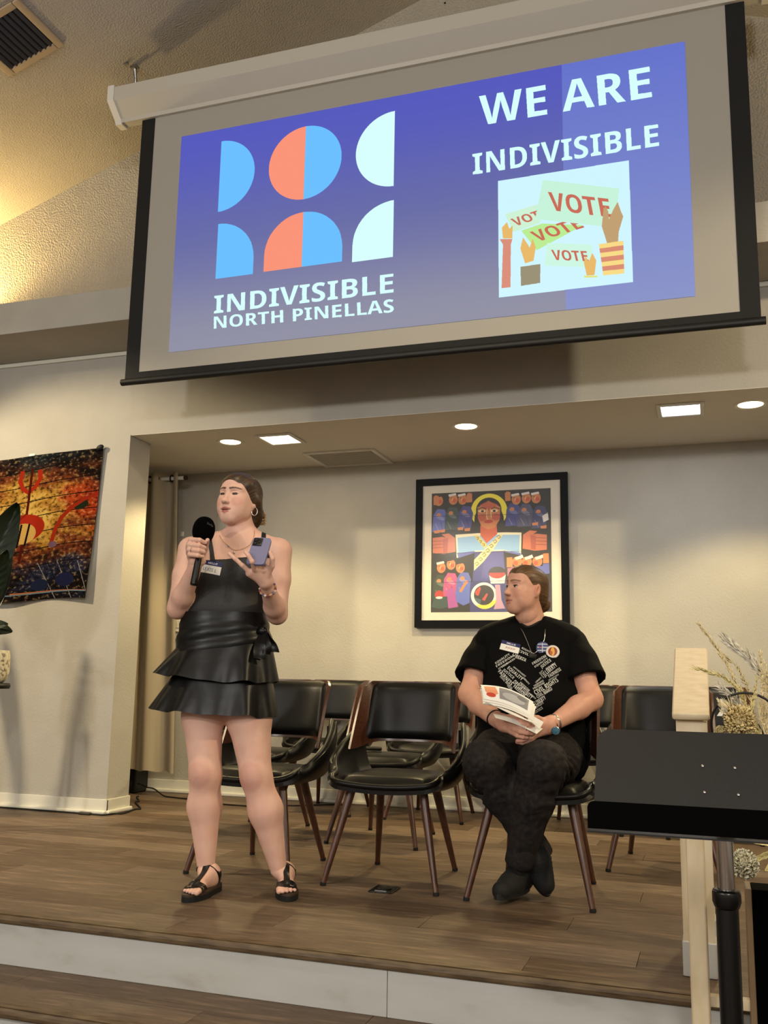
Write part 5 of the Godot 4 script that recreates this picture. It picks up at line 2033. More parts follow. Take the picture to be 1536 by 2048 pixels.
	for k in 4:
		var y: float = [1083.0, 1092.5, 1101.5, 1110.5][k]
		ch.append([[hand_pt(k, 0), hand_pt(k, 1), hand_pt(k, 2), hand_pt(k, 3)], [0.0102, 0.0105, 0.0102, 0.0093][k]])
	ch.append([[Vector3(-1.9306, 1.3272, 2.985), Vector3(-1.9135, 1.3567, 2.99), Vector3(-1.9017, 1.3767, 3.005), Vector3(-1.8904, 1.3867, 3.018)], 0.0108])
	fingers(s, ch)
	f0 = s.build(mb, 0.0033, skin)
	mottle(mb, f0, 5, 40.0, skin2, 0.3)
	# ---- left hand with the phone
	s = Solid.new()
	s.cap(wrL.lerp(elL, 0.12), Vector3(-1.6469, 1.2143, 2.975), 0.028, 0.024, 0.012)
	s.cap(Vector3(-1.6444, 1.2172, 2.985), Vector3(-1.661, 1.2598, 3.03), 0.023, 0.019, 0.015)
	s.cap(Vector3(-1.6366, 1.226, 2.975), Vector3(-1.6322, 1.2655, 3.01), 0.02, 0.018, 0.02)
	s.cap(Vector3(-1.6575, 1.2248, 2.99), Vector3(-1.6883, 1.248, 3.035), 0.018, 0.016, 0.015)
	fingers(s, [
		[[Vector3(-1.6815, 1.2493, 3.04), Vector3(-1.7045, 1.2743, 3.065), Vector3(-1.7309, 1.2991, 3.075), Vector3(-1.7619, 1.3218, 3.072)], 0.0088],
		[[Vector3(-1.6598, 1.2614, 3.05), Vector3(-1.6537, 1.2862, 3.086), Vector3(-1.6662, 1.3089, 3.093), Vector3(-1.6812, 1.3232, 3.09)], 0.0092],
		[[Vector3(-1.6479, 1.2629, 3.035), Vector3(-1.6587, 1.2904, 3.02), Vector3(-1.6745, 1.3115, 3.012), Vector3(-1.6882, 1.3257, 3.012)], 0.0088],
		[[Vector3(-1.6333, 1.2598, 3.025), Vector3(-1.6418, 1.2873, 3.01), Vector3(-1.6543, 1.3061, 3.004), Vector3(-1.6679, 1.3183, 3.004)], 0.008],
		[[Vector3(-1.6274, 1.2429, 3), Vector3(-1.6023, 1.276, 3.015), Vector3(-1.5952, 1.3037, 3.028), Vector3(-1.605, 1.3269, 3.032)], 0.0105],
	])
	f0 = s.build(mb, 0.0033, skin)
	mottle(mb, f0, 6, 40.0, skin2, 0.3)
	# ---- feet
	var feet := []
	for q in [[Vector3(-1.927, 0, 2.775), 0.05], [Vector3(-1.672, 0, 2.632), 0.46]]:
		var fx := Transform3D(Basis(Vector3.UP, q[1]), q[0] + Vector3(0, 0.026, 0))
		s = Solid.new()
		s.xf = fx
		var side := 1.0 if q[1] > 0.2 else -1.0
		s.ell(Vector3(0, 0.022, 0.0), Vector3(0.03, 0.027, 0.035), 0.02)
		s.xf = Transform3D()
		s.cap(anR if side < 0 else anL, fx * Vector3(0, 0.045, 0.012), 0.034, 0.032, 0.02)
		s.xf = fx
		s.cap(Vector3(0, 0.05, 0.025), Vector3(0, 0.024, 0.12), 0.032, 0.022, 0.03)
		s.cap(Vector3(0, 0.018, 0.03), Vector3(side * 0.008, 0.014, 0.14), 0.026, 0.018, 0.02)
		s.cap(Vector3(-0.024, 0.014, 0.13), Vector3(0.024, 0.013, 0.128), 0.015, 0.013, 0.02)
		for k in 5:
			var x := -side * (0.031 - 0.0155 * k)
			var len: float = [0.072, 0.074, 0.066, 0.056, 0.044][k]
			var r: float = [0.0115, 0.0088, 0.0082, 0.0078, 0.0076][k]
			s.cap(Vector3(x * 0.8, 0.015, 0.135), Vector3(x, 0.014, 0.145 + len * 0.45), r, r, 0.007)
			s.cap(Vector3(x, 0.014, 0.145 + len * 0.45), Vector3(x, 0.009, 0.145 + len * 0.75), r, r * 0.9, 0.003)
		feet.append(s)
		f0 = s.build(mb, 0.0045, skin)
		mottle(mb, f0, 7, 30.0, skin2, 0.3)
	for k in mb.v.size():
		mb.v[k] -= base
	var sm := mat(Color.WHITE, 0.5, 0.0, 0.4)
	sm.vertex_color_use_as_albedo = true
	part(o, "body", mb, sm)
	# ---- hair, drawn back to a low knot with a claw clip
	s = Solid.new()
	s.xf = hx
	s.ell(Vector3(0, 0.028, -0.022), Vector3(0.081, 0.087, 0.096), 0.01)
	s.ell(Vector3(0, 0.052, 0.016), Vector3(0.068, 0.057, 0.07), 0.02)
	for e in [-1.0, 1.0]:
		s.cap(Vector3(e * 0.06, 0.055, 0.02), Vector3(e * 0.074, -0.005, -0.015), 0.022, 0.016, 0.03)
		s.cap(Vector3(e * 0.072, 0.0, -0.022), Vector3(e * 0.05, -0.045, -0.075), 0.022, 0.028, 0.03)
	s.ell(Vector3(0.0, -0.035, -0.09), Vector3(0.055, 0.05, 0.045), 0.03)
	s.ell(Vector3(0.015, -0.06, -0.10), Vector3(0.042, 0.05, 0.038), 0.02)
	s.cap(Vector3(0.05, -0.05, -0.06), Vector3(0.045, -0.10, -0.055), 0.018, 0.007, 0.02)
	s.ell(Vector3(-0.004, -0.012, 0.128), Vector3(0.083, 0.088, 0.09), 0.006, 1)
	s.cap(Vector3(-0.008, 0.13, 0.06), Vector3(-0.008, 0.122, -0.02), 0.0045, 0.0035, 0.008, 1)
	s.ell(Vector3(0.0, -0.09, 0.06), Vector3(0.085, 0.085, 0.085), 0.015, 1)
	mb = MB.new()
	f0 = s.build(mb, 0.0029, lin(0.23, 0.165, 0.11))
	strands(mb, f0, hx.affine_inverse(), lin(0.40, 0.30, 0.20), lin(0.13, 0.085, 0.055))
	for k in mb.v.size():
		mb.v[k] -= base
	var hm := mat(Color.WHITE, 0.42, 0.0, 0.5)
	hm.vertex_color_use_as_albedo = true
	var hair := part(o, "hair", mb, hm)
	mb = MB.new()
	for k in 4:
		var c := hx * Vector3(0.052 + 0.004 * k, -0.035 - 0.014 * k, -0.112 + 0.004 * k) - base
		mb.tube(PackedVector3Array([c, c + hb * Vector3(0.012, -0.004, -0.01), c + hb * Vector3(0.016, -0.014, 0.004)]), PackedFloat32Array([0.005, 0.0045, 0.003]), 6)
	mb.box(hx * Vector3(0.05, -0.055, -0.118) - base, Vector3(0.018, 0.06, 0.014), hb, 0.004)
	part(hair, "hair_clip", mb, mat(Color(0.62, 0.50, 0.36), 0.3), Vector3.ZERO, "beige claw clip")
	for q in [[Vector3(-0.062, 0.03, 0.035), Vector3(-0.074, -0.03, 0.03), Vector3(-0.085, -0.09, 0.02)], [Vector3(0.066, 0.03, 0.03), Vector3(0.0785, -0.01, 0.004), Vector3(0.076, -0.05, -0.02)]]:
		mb = MB.new()
		mb.tube(PackedVector3Array([hx * q[0] - base, hx * q[1] - base, hx * q[2] - base]), PackedFloat32Array([0.0018, 0.0015, 0.0006]), 6)
		part(hair, "loose_strand", mb, mat(Color(0.50, 0.38, 0.24), 0.45))
	# ---- top
	s = Solid.new()
	torso(s, P0, P1, P2, P3, P4, S, F, 0.008)
	s.plane(P2 + Vector3(0, 0.053, 0) + S * 0.0, (Vector3(0, 1, 0) - S * 0.10 - F * 0.06).normalized())
	s.plane(P1 + Vector3(0, -0.06, 0), Vector3(0, -1, 0))
	mb = MB.new()
	var topf := s
	s.build(mb, 0.007)
	for k in mb.v.size():
		mb.v[k] -= base
	var tm := mat(Color(0.035, 0.037, 0.038), 0.62, 0.0, 0.5)
	tm.albedo_texture = noise_tex(512, 0.22, 130, [[0.0, Color(0.14, 0.14, 0.14)], [0.52, Color(0.22, 0.22, 0.22)], [0.66, Color(1, 1, 1)], [1.0, Color(1, 1, 1)]], 2)
	tm.albedo_color = Color(0.24, 0.245, 0.25)
	relief(tm, noise_tex(256, 0.15, 131, [], 2), 0.03)
	own_map(tm, Vector3(4.0, 12.0, 4.0))
	var top := part(o, "top", mb, tm)
	for e in 2:
		mb = MB.new()
		var sh: Vector3 = shR if e == 0 else shL
		var fr := Vector3(-1.9447, 1.3215, 2.868) if e == 0 else Vector3(-1.7198, 1.3364, 2.84)
		var up: Vector3 = P4.lerp(sh, 0.62) + Vector3(0, 0.07, 0.0)
		band(mb, [fr, fr.lerp(up, 0.55) + F * 0.03, up, up - F * 0.08 + Vector3(0, -0.06, 0)], [S, S, S, S], 0.02, 0.004, bodyf)
		for k in mb.v.size():
			mb.v[k] -= base
		part(top, "strap", mb, M.black)
	# ---- skirt: smooth yoke, two ruffles
	var satin := mat(Color(0.016, 0.016, 0.019), 0.36, 0.0, 0.38)
	relief(satin, noise_tex(256, 0.02, 133, [], 3), 0.1)
	own_map(satin, Vector3(2, 2, 2))
	var sk := Node3D.new()
	sk.name = "skirt"
	o.add_child(sk)
	var ring := func(c: Vector3, a: float, b: float, t: float) -> Vector3:
		return c + S * (a * signf(cos(t)) * pow(absf(cos(t)), 0.86)) + F * (b * signf(sin(t)) * pow(absf(sin(t)), 0.86)) - base
	var W0 := P1 + Vector3(0, -0.018, 0)
	var W1 := P0 + Vector3(0, -0.02, 0)
	mb = MB.new()
	mb.sheet(72, 14, func(u: float, w: float) -> Vector3:
		var t := u * TAU
		var c := W0.lerp(W1, w)
		var drape := 0.004 * sin(w * 22.0 + 3.0 * cos(t)) * sin(PI * w)
		var a := lerpf(0.172, 0.203, sin(w * PI / 2)) + drape
		var b := lerpf(0.126, 0.15, sin(w * PI / 2)) + drape
		return ring.call(c + Vector3(0, -0.02 * w * cos(t - 2.9), 0), a, b, t), 0.004, true)
	part(sk, "yoke", mb, satin)
	for tier in 2:
		mb = MB.new()
		mb.sheet(120, 12, func(u: float, w: float) -> Vector3:
			var t := u * TAU
			var y0 := lerpf(P0.y + 0.052, P0.y - 0.07, float(tier))
			var y1 := lerpf(P0.y - 0.092, P0.y - 0.222, float(tier))
			y0 -= 0.014 * cos(t - 3.0) if tier == 0 else 0.0
			y1 += 0.028 * maxf(0.0, cos(t - 3.0)) if tier == 0 else 0.012 * cos(t - 3.0)
			var left := maxf(0.0, cos(t - PI + 0.15))
			var wave := (0.55 * sin(t * 7.0 + 0.7) + 0.45 * sin(t * 12.0 + 2.0 + tier)) * w
			var fl := lerpf(0.198, 0.238, w) + left * 0.035 * w + wave * 0.013 + tier * 0.004
			var fb := lerpf(0.147, 0.186, w) + wave * 0.014 + tier * 0.002
			var c := Vector3(P0.x, lerpf(y0, y1, w) + 0.006 * wave, P0.z) - S * (0.012 * w)
			return ring.call(c, fl, fb, t), 0.0035, true)
		part(sk, "ruffle", mb, satin)
	# knot and hanging ends at the left hip
	var kn := Vector3(-1.7374, 1.0354, 2.8)
	mb = MB.new()
	mb.ball(kn - base, Vector3(0.022, 0.02, 0.018), Basis(), 12, 8)
	part(sk, "bow_knot", mb, satin)
	for q in [[Vector3(-1.7289, 0.9771, 2.835), Vector3(-1.7213, 0.9205, 2.85), 0.05], [Vector3(-1.6992, 0.9887, 2.8), Vector3(-1.6818, 0.9504, 2.8), 0.045], [Vector3(-1.7002, 0.9815, 2.83), Vector3(-1.7029, 0.9413, 2.83), 0.035]]:
		mb = MB.new()
		band(mb, [kn - base, q[0] - base, q[1] - base], [S * 0.4 + F * 0.2, S + F * 0.3, S * 0.7 - F * 0.5], q[2], 0.003)
		part(sk, "bow_end", mb, satin)
	mb = MB.new()
	var tk := Vector3(-2.1233, 1.1084, 2.78) - base
	mb.tube(PackedVector3Array([tk + Vector3(0.03, 0.01, 0.0), tk, tk + Vector3(-0.01, -0.025, 0.0)]), PackedFloat32Array([0.006, 0.006, 0.003]), 7)
	part(sk, "tie_end", mb, satin)
	# ---- sandals
	for q in [[Vector3(-1.927, 0, 2.775), 0.05, -1.0], [Vector3(-1.672, 0, 2.632), 0.46, 1.0]]:
		var sd := Node3D.new()
		sd.name = "sandal"
		o.add_child(sd, true)
		sd.transform = Transform3D(Basis(Vector3.UP, q[1]), q[0] - base)
		var e: float = q[2]
		var out := PackedVector2Array()
		for k in 40:
			var t := TAU * k / 40.0
			var y := cos(t)
			var w := 0.041 + 0.010 * smoothstep(-0.3, 0.7, y) - 0.006 * exp(-pow((y + 0.2) * 3.0, 2.0))
			out.append(Vector2(sin(t) * w + e * 0.006 * y, 0.083 + 0.137 * y))
		for lay in 2:
			mb = MB.new()
			mb.prism(out, 0.02 if lay == 0 else 0.008, Transform3D(Basis(Vector3(1, 0, 0), Vector3(0, 0, 1), Vector3(0, -1, 0)), Vector3(0, 0.0 if lay == 0 else 0.02, 0)))
			part(sd, "sole" if lay == 0 else "footbed", mb, M.rubber if lay == 0 else mat(Color(0.22, 0.16, 0.11), 0.6))
		var lth := mat(Color(0.03, 0.028, 0.028), 0.35)
		var up := Vector3.UP
		var zz := Vector3(0, 0, 1)
		for b in [
			[[Vector3(-0.046, 0.03, 0.14), Vector3(-0.036, 0.05, 0.145), Vector3(0, 0.06, 0.148), Vector3(0.036, 0.05, 0.145), Vector3(0.046, 0.03, 0.14)], [zz, zz, zz, zz, zz], 0.026],
			[[Vector3(-0.046, 0.03, 0.17), Vector3(-0.034, 0.044, 0.172), Vector3(0, 0.05, 0.175), Vector3(0.034, 0.044, 0.172), Vector3(0.046, 0.03, 0.17)], [zz, zz, zz, zz, zz], 0.014],
			[[Vector3(0.0, 0.056, 0.165), Vector3(0, 0.08, 0.11), Vector3(0, 0.1, 0.07), Vector3(0, 0.115, 0.05)], [Vector3.RIGHT, Vector3.RIGHT, Vector3.RIGHT, Vector3.RIGHT], 0.026],
			[[Vector3(-0.034, 0.03, 0.0), Vector3(-0.038, 0.06, 0.015), Vector3(-0.034, 0.085, 0.035), Vector3(0, 0.112, 0.055), Vector3(0.034, 0.085, 0.035), Vector3(0.038, 0.06, 0.015), Vector3(0.034, 0.03, 0.0)], [zz, zz, zz + up, zz + up, zz + up, zz, zz], 0.022],
			[[Vector3(-0.036, 0.07, 0.02), Vector3(-0.036, 0.075, -0.02), Vector3(0, 0.078, -0.04), Vector3(0.036, 0.075, -0.02), Vector3(0.036, 0.07, 0.02)], [up, up, up, up, up], 0.022],
		]:
			mb = MB.new()
			band(mb, b[0], b[1], b[2], 0.004, feet[0 if e < 0 else 1], Transform3D(Basis(Vector3.UP, q[1]), q[0]))
			part(sd, "strap", mb, lth)
	# ---- jewellery and name sticker
	sticker(o, "name_tag", Vector3(-1.9347, 1.2925, 2.9), (S * 0.985 - Vector3(0, 0.17, 0)) * 0.082, (Vector3(0, 0.985, 0) + S * 0.17) * 0.054, topf, F, base, tag_print("LEXIS L", Color(0.08, 0.08, 0.1)), "blue and white HELLO name sticker")
	var nk := []
	for q in [Vector3(-1.9611, 1.459, 2.8), Vector3(-1.9306, 1.4228, 2.835), Vector3(-1.8896, 1.3905, 2.86), Vector3(-1.8588, 1.3718, 2.868), Vector3(-1.8274, 1.3738, 2.862), Vector3(-1.7955, 1.3941, 2.845), Vector3(-1.7919, 1.4314, 2.805), Vector3(-1.8034, 1.4576, 2.775)]:
		nk.append(lay(bodyf, q, F, 0.0015) - base)
	var chain := loop(o, "necklace", nk, 0.001, M.gold, false, "thin gold chain with small pendants")
	for q in [Vector3(-1.885, 1.3877, 2.864), Vector3(-1.8561, 1.3586, 2.872)]:
		mb = MB.new()
		mb.ball(lay(bodyf, q, F, 0.003) - base, Vector3(0.006, 0.004, 0.003), Basis(Vector3(0, 0, 1), -0.6), 8, 6)
		part(chain, "pendant", mb, M.chrome)
	loop(o, "earring", ring_pts(hx * Vector3(0.082, -0.052, -0.01) - base, Vector3(0.35, 0, 1), 0.012, 0.017), 0.0018, M.chrome, true, "silver hoop earring")
	var beads := loop(o, "bracelet", ring_pts(wrL.lerp(elL, 0.06) - base, (wrL - elL).normalized(), 0.031), 0.0035, M.gold, true, "beaded bracelet")
	var bp := ring_pts(wrL.lerp(elL, 0.06) - base, (wrL - elL).normalized(), 0.032, 0.0, 18)
	var bc := [Color(0.85, 0.8, 0.78), Color(0.55, 0.25, 0.35), Color(0.75, 0.62, 0.45), Color(0.4, 0.35, 0.55)]
	for k in bp.size():
		mb = MB.new()
		mb.ball(bp[k], Vector3.ONE * 0.0055, Basis(), 8, 6)
		part(beads, "bead", mb, mat(bc[k % 4], 0.3))
	var rg := hand_pt(2, 1).lerp(hand_pt(2, 2), 0.35)
	loop(o, "ring", ring_pts(rg - base, hand_pt(2, 2) - hand_pt(2, 1), 0.0112), 0.0014, M.chrome)
	microphone(m0, m1, ax)
	phone()


func hand_pt(k: int, j: int) -> Vector3:
	return [
		[Vector3(-1.9775, 1.3744, 3.008), Vector3(-1.9517, 1.3871, 3.042), Vector3(-1.9083, 1.3826, 3.05), Vector3(-1.8943, 1.375, 3.03)],
		[Vector3(-1.981, 1.3561, 3.008), Vector3(-1.9555, 1.3666, 3.045), Vector3(-1.9069, 1.3599, 3.054), Vector3(-1.8937, 1.3544, 3.033)],
		[Vector3(-1.9787, 1.3374, 3.01), Vector3(-1.9559, 1.3463, 3.046), Vector3(-1.9068, 1.3396, 3.056), Vector3(-1.8938, 1.336, 3.035)],
		[Vector3(-1.9719, 1.3207, 3.012), Vector3(-1.9502, 1.3259, 3.046), Vector3(-1.9102, 1.3196, 3.056), Vector3(-1.8978, 1.3176, 3.038)],
	][k][j]


func torso(s: Solid, P0: Vector3, P1: Vector3, P2: Vector3, P3: Vector3, P4: Vector3, S: Vector3, F: Vector3, g: float) -> void:
	s.cap(P0 - S * 0.07, P0 + S * 0.07, 0.125 + g, 0.125 + g, 0.05, 0, F, 0.12)
	s.cap(P1 - S * 0.052, P1 + S * 0.052, 0.114 + g, 0.114 + g, 0.06, 0, F, 0.1)
	s.cap(P2 - S * 0.05, P2 + S * 0.05, 0.098 + g, 0.098 + g, 0.06, 0, F, 0.05)
	s.cap(P3 - S * 0.075, P3 + S * 0.075, 0.070 + g, 0.070 + g, 0.05)
	for e in [-1.0, 1.0]:
		s.ell(P2 + S * (e * 0.067) + F * 0.052 + Vector3(0, 0.002, 0), Vector3(0.062 + g, 0.058 + g, 0.058 + g), 0.04)


func strands(mb: MB, first: int, inv: Transform3D, light: Color, dark: Color) -> void:
	var n := FastNoiseLite.new()
	n.seed = 77
	n.frequency = 1.0
	n.fractal_octaves = 3
	for k in range(first, mb.v.size()):
		var p := inv * mb.v[k]
		var a := atan2(p.x, p.y + 0.06)
		var w := n.get_noise_2d(a * 26.0, p.z * 6.0)
		mb.c[k] = mb.c[k].lerp(light if w > 0.0 else dark, clampf(absf(w) * 1.1, 0.0, 0.7))


func microphone(m0: Vector3, m1: Vector3, ax: Vector3) -> void:
	var o := thing("microphone", "black hand-held microphone with foam windscreen in the standing person's hand", "microphone", m0)
	var b := Basis(Quaternion(Vector3.UP, ax))
	var xf := Transform3D(b, Vector3.ZERO)
	var L := m0.distance_to(m1)
	var mb := MB.new()
	mb.lathe([Vector2(0.001, 0.0), Vector2(0.0135, 0.0), Vector2(0.0145, 0.004), Vector2(0.0135, 0.08), Vector2(0.0145, L - 0.055), Vector2(0.019, L - 0.045), Vector2(0.02, L - 0.03), Vector2(0.001, L - 0.03)], 20, xf)
	part(o, "handle", mb, mat(Color(0.035, 0.033, 0.03), 0.3, 0.3))
	mb = MB.new()
	var pr := []
	for k in 19:
		var a := -PI / 2 + PI * k / 18.0
		pr.append(Vector2(maxf(0.001, 0.0455 * pow(cos(a), 0.8)), L + 0.004 + 0.056 * sin(a)))
	mb.lathe(pr, 28, xf)
	var fm := mat(Color(0.012, 0.012, 0.013), 0.95, 0.0, 0.15)
	relief(fm, noise_tex(256, 0.2, 140, [], 2), 0.06)
	own_map(fm, Vector3(8, 8, 8))
	var foam := part(o, "windscreen", mb, fm)
	# maker's word in grey on the foam
	mb = MB.new()
	var tm := TextMesh.new()
	var f := SystemFont.new()
	f.font_names = PackedStringArray(["Droid Sans"])
	f.font_weight = 700
	tm.font = f
	tm.font_size = 32
	tm.pixel_size = 0.0004
	tm.depth = 0.0015
	tm.text = "Seda"
	var mi := MeshInstance3D.new()
	mi.name = "lettering"
	mi.mesh = tm
	mi.material_override = mat(Color(0.2, 0.22, 0.22), 0.8)
	foam.add_child(mi, true)
	var d := (Vector3(0, 0.85, 6.347) - m1)
	d = (d - ax * d.dot(ax)).normalized().rotated(ax, 0.5)
	mi.transform = Transform3D(Basis(ax.cross(d).normalized(), ax, d) * Basis(Vector3(0, 0, 1), -0.2), b * Vector3(0, L + 0.02, 0) + d * 0.0435)


func phone() -> void:
	var c := Vector3(-1.646, 1.3302, 3.045)
	var o := thing("mobile_phone", "lilac mobile phone with dark camera square in the standing person's hand", "phone", c)
	var uy := (Vector3(-1.6402, 1.3735, 3.03) - Vector3(-1.6369, 1.2821, 3.085)).normalized()
	var ux := (Vector3(-1.5956, 1.3543, 3.045) - Vector3(-1.6677, 1.3781, 3.045)).normalized()
	ux = (ux - uy * ux.dot(uy)).normalized()
	var b := Basis(ux, uy, ux.cross(uy))
	o.basis = b
	var mb := MB.new()
	var out := PackedVector2Array()
	for k in 32:
		var t := TAU * (k + 0.5) / 32.0
		out.append(Vector2(signf(cos(t)) * pow(absf(cos(t)), 0.28) * 0.037, signf(sin(t)) * pow(absf(sin(t)), 0.2) * 0.066))
	mb.prism(out, 0.011, Transform3D(Basis(), Vector3(0, 0, 0.0055)))
	part(o, "case", mb, mat(Color(0.45, 0.45, 0.60), 0.5))
	mb = MB.new()
	mb.box(Vector3(-0.014, 0.042, 0.007), Vector3(0.036, 0.038, 0.004), Basis(), 0.001)
	var cm := part(o, "camera_square", mb, M.black_gloss)
	for q in [Vector2(-0.022, 0.05), Vector2(-0.022, 0.034), Vector2(-0.006, 0.042)]:
		mb = MB.new()
		mb.lathe([Vector2(0.001, 0.0), Vector2(0.0065, 0.0), Vector2(0.0065, 0.003), Vector2(0.001, 0.0035)], 14, Transform3D(Basis(Vector3.RIGHT, PI / 2), Vector3(q.x, q.y, 0.009)))
		part(cm, "lens", mb, M.black)
	mb = MB.new()
	mb.box(Vector3(0, 0, -0.006), Vector3(0.066, 0.124, 0.0012))
	part(o, "display", mb, M.black_gloss)



func seated_person() -> void:
	var base := Vector3(-0.72, 0, 2.3)
	var o := thing("person", "seated person in a black printed T-shirt and dark jeans holding papers", "person", base)
	var S := Vector3(0.993, 0, -0.12)
	var F := Vector3(0.12, 0, 0.993)
	var C0 := Vector3(-0.745, 0.555, 2.11)
	var C1 := Vector3(-0.7545, 0.7669, 2.17)
	var C2 := Vector3(-0.7567, 0.9328, 2.15)
	var C3 := Vector3(-0.755, 1.0253, 2.13)
	var C4 := Vector3(-0.7455, 1.0937, 2.13)
	var shR := Vector3(-0.9473, 0.9863, 2.14)
	var shL := Vector3(-0.5715, 0.9965, 2.11)
	var elR := Vector3(-0.9909, 0.7927, 2.28)
	var elL := Vector3(-0.48, 0.7824, 2.21)
	var wrR := Vector3(-0.8257, 0.6878, 2.46)
	var wrL := Vector3(-0.6071, 0.6875, 2.43)
	var skin := lin(0.82, 0.63, 0.54)
	var skin2 := lin(0.75, 0.51, 0.43)
	var mb := MB.new()
	var s := Solid.new()
	for a in [[shR, elR, wrR], [shL, elL, wrL]]:
		s.chain([a[0], a[0].lerp(a[1], 0.5), a[1]], [0.06, 0.056, 0.046], 0.02)
		s.chain([a[1], a[1].lerp(a[2], 0.35), a[2]], [0.046, 0.047, 0.031], 0.02)
	s.cap(C4 + Vector3(0, -0.06, 0), C4, 0.075, 0.06, 0.03)
	s.cap(shR, shL, 0.05, 0.05, 0.04)
	var hb := basis_to(Vector3(-0.70, 0.10, 0.71), Vector3(0.03, 1, 0.02))
	var eye := Vector3(-0.8158, 1.2649, 2.235)
	var hx := Transform3D(hb.scaled(Vector3.ONE * 0.97), eye - hb * Vector3(0, 0.004, 0.076))
	s.cap(C4 + Vector3(0.0, -0.01, 0.0), hx * Vector3(0, -0.055, -0.02), 0.059, 0.056, 0.04)
	var f0 := s.build(mb, 0.0095, skin)
	var bodyf := s
	mottle(mb, f0, 13, 14.0, skin2, 0.4)
	s = Solid.new()
	s.xf = hx
	head_solid(s, 0.4, 0.0)
	s.cap(Vector3(0, -0.06, -0.02), Vector3(0.0, -0.11, -0.025), 0.055, 0.056, 0.02)
	f0 = s.build(mb, 0.0021, skin)
	mottle(mb, f0, 14, 30.0, skin2, 0.35)
	var spots := face_spots(lin(0.68, 0.42, 0.37), lin(0.50, 0.36, 0.26), lin(0.22, 0.24, 0.22), false)
	for e in [-1.0, 1.0]:
		spots.append([Vector3(e * 0.042, -0.03, 0.055), Vector3(0.03, 0.026, 0.04), lin(0.78, 0.52, 0.44), 0.3])
		spots.append([Vector3(e * 0.078, -0.006, -0.014), Vector3(0.02, 0.035, 0.03), lin(0.76, 0.48, 0.41), 0.4])
	dye(mb, f0, hx.affine_inverse(), spots)
	# hands folded in the lap, the right one over the left
	s = Solid.new()
	s.cap(wrR.lerp(elR, 0.1), Vector3(-0.804, 0.6873, 2.485), 0.033, 0.03, 0.015)
	s.cap(Vector3(-0.806, 0.6932, 2.485), Vector3(-0.7562, 0.6862, 2.52), 0.028, 0.022, 0.015)
	s.cap(Vector3(-0.7999, 0.6717, 2.485), Vector3(-0.7533, 0.6607, 2.515), 0.025, 0.020, 0.015)
	fingers(s, [
		[[Vector3(-0.7502, 0.6984, 2.53), Vector3(-0.7118, 0.6945, 2.553), Vector3(-0.6866, 0.6856, 2.55), Vector3(-0.6707, 0.6799, 2.54)], 0.0105],
		[[Vector3(-0.7493, 0.6811, 2.535), Vector3(-0.7122, 0.6737, 2.562), Vector3(-0.685, 0.6668, 2.56), Vector3(-0.6675, 0.6631, 2.548)], 0.0108],
		[[Vector3(-0.7524, 0.6653, 2.53), Vector3(-0.7167, 0.6562, 2.56), Vector3(-0.6911, 0.6513, 2.56), Vector3(-0.6715, 0.6495, 2.548)], 0.0103],
		[[Vector3(-0.7605, 0.651, 2.52), Vector3(-0.731, 0.6397, 2.548), Vector3(-0.7088, 0.6349, 2.55), Vector3(-0.6923, 0.6332, 2.543)], 0.0094],
		[[Vector3(-0.7845, 0.7042, 2.5), Vector3(-0.751, 0.7157, 2.525), Vector3(-0.729, 0.7186, 2.535), Vector3(-0.713, 0.7152, 2.535)], 0.0112],
	])
	f0 = s.build(mb, 0.0036, skin)
	mottle(mb, f0, 15, 40.0, skin2, 0.45)
	s = Solid.new()
	s.cap(wrL.lerp(elL, 0.1), Vector3(-0.6192, 0.6822, 2.455), 0.033, 0.03, 0.015)
	s.cap(Vector3(-0.6192, 0.6881, 2.455), Vector3(-0.6606, 0.6765, 2.495), 0.028, 0.023, 0.015)
	s.cap(Vector3(-0.6234, 0.6683, 2.455), Vector3(-0.6617, 0.653, 2.49), 0.025, 0.021, 0.015)
	fingers(s, [
		[[Vector3(-0.66, 0.6574, 2.5), Vector3(-0.6828, 0.6348, 2.53), Vector3(-0.7137, 0.6224, 2.535), Vector3(-0.7346, 0.6194, 2.53)], 0.0100],
		[[Vector3(-0.661, 0.6455, 2.495), Vector3(-0.6847, 0.6227, 2.52), Vector3(-0.7157, 0.6121, 2.525), Vector3(-0.7386, 0.6129, 2.52)], 0.0098],
		[[Vector3(-0.6656, 0.6645, 2.49), Vector3(-0.6932, 0.653, 2.515), Vector3(-0.7207, 0.6445, 2.518), Vector3(-0.746, 0.6394, 2.512)], 0.0100],
		[[Vector3(-0.6655, 0.6801, 2.49), Vector3(-0.6908, 0.6799, 2.505), Vector3(-0.7184, 0.6752, 2.508), Vector3(-0.7391, 0.6705, 2.505)], 0.0098],
		[[Vector3(-0.6367, 0.6959, 2.47), Vector3(-0.6586, 0.7081, 2.505), Vector3(-0.6799, 0.7118, 2.52), Vector3(-0.6969, 0.7095, 2.525)], 0.0112],
	])
	f0 = s.build(mb, 0.0036, skin)
	mottle(mb, f0, 16, 40.0, skin2, 0.45)
	for k in mb.v.size():
		mb.v[k] -= base
	var sm := mat(Color.WHITE, 0.5, 0.0, 0.4)
	sm.vertex_color_use_as_albedo = true
	part(o, "body", mb, sm)
	# hair combed straight back to a small knot
	s = Solid.new()
	s.xf = hx
	s.ell(Vector3(0, 0.026, -0.022), Vector3(0.078, 0.085, 0.094), 0.01)
	s.ell(Vector3(0, 0.052, 0.016), Vector3(0.0675, 0.056, 0.068), 0.02)
	s.ell(Vector3(0, -0.03, -0.075), Vector3(0.056, 0.05, 0.04), 0.03)
	s.ell(Vector3(0.004, -0.055, -0.112), Vector3(0.03, 0.032, 0.026), 0.008)
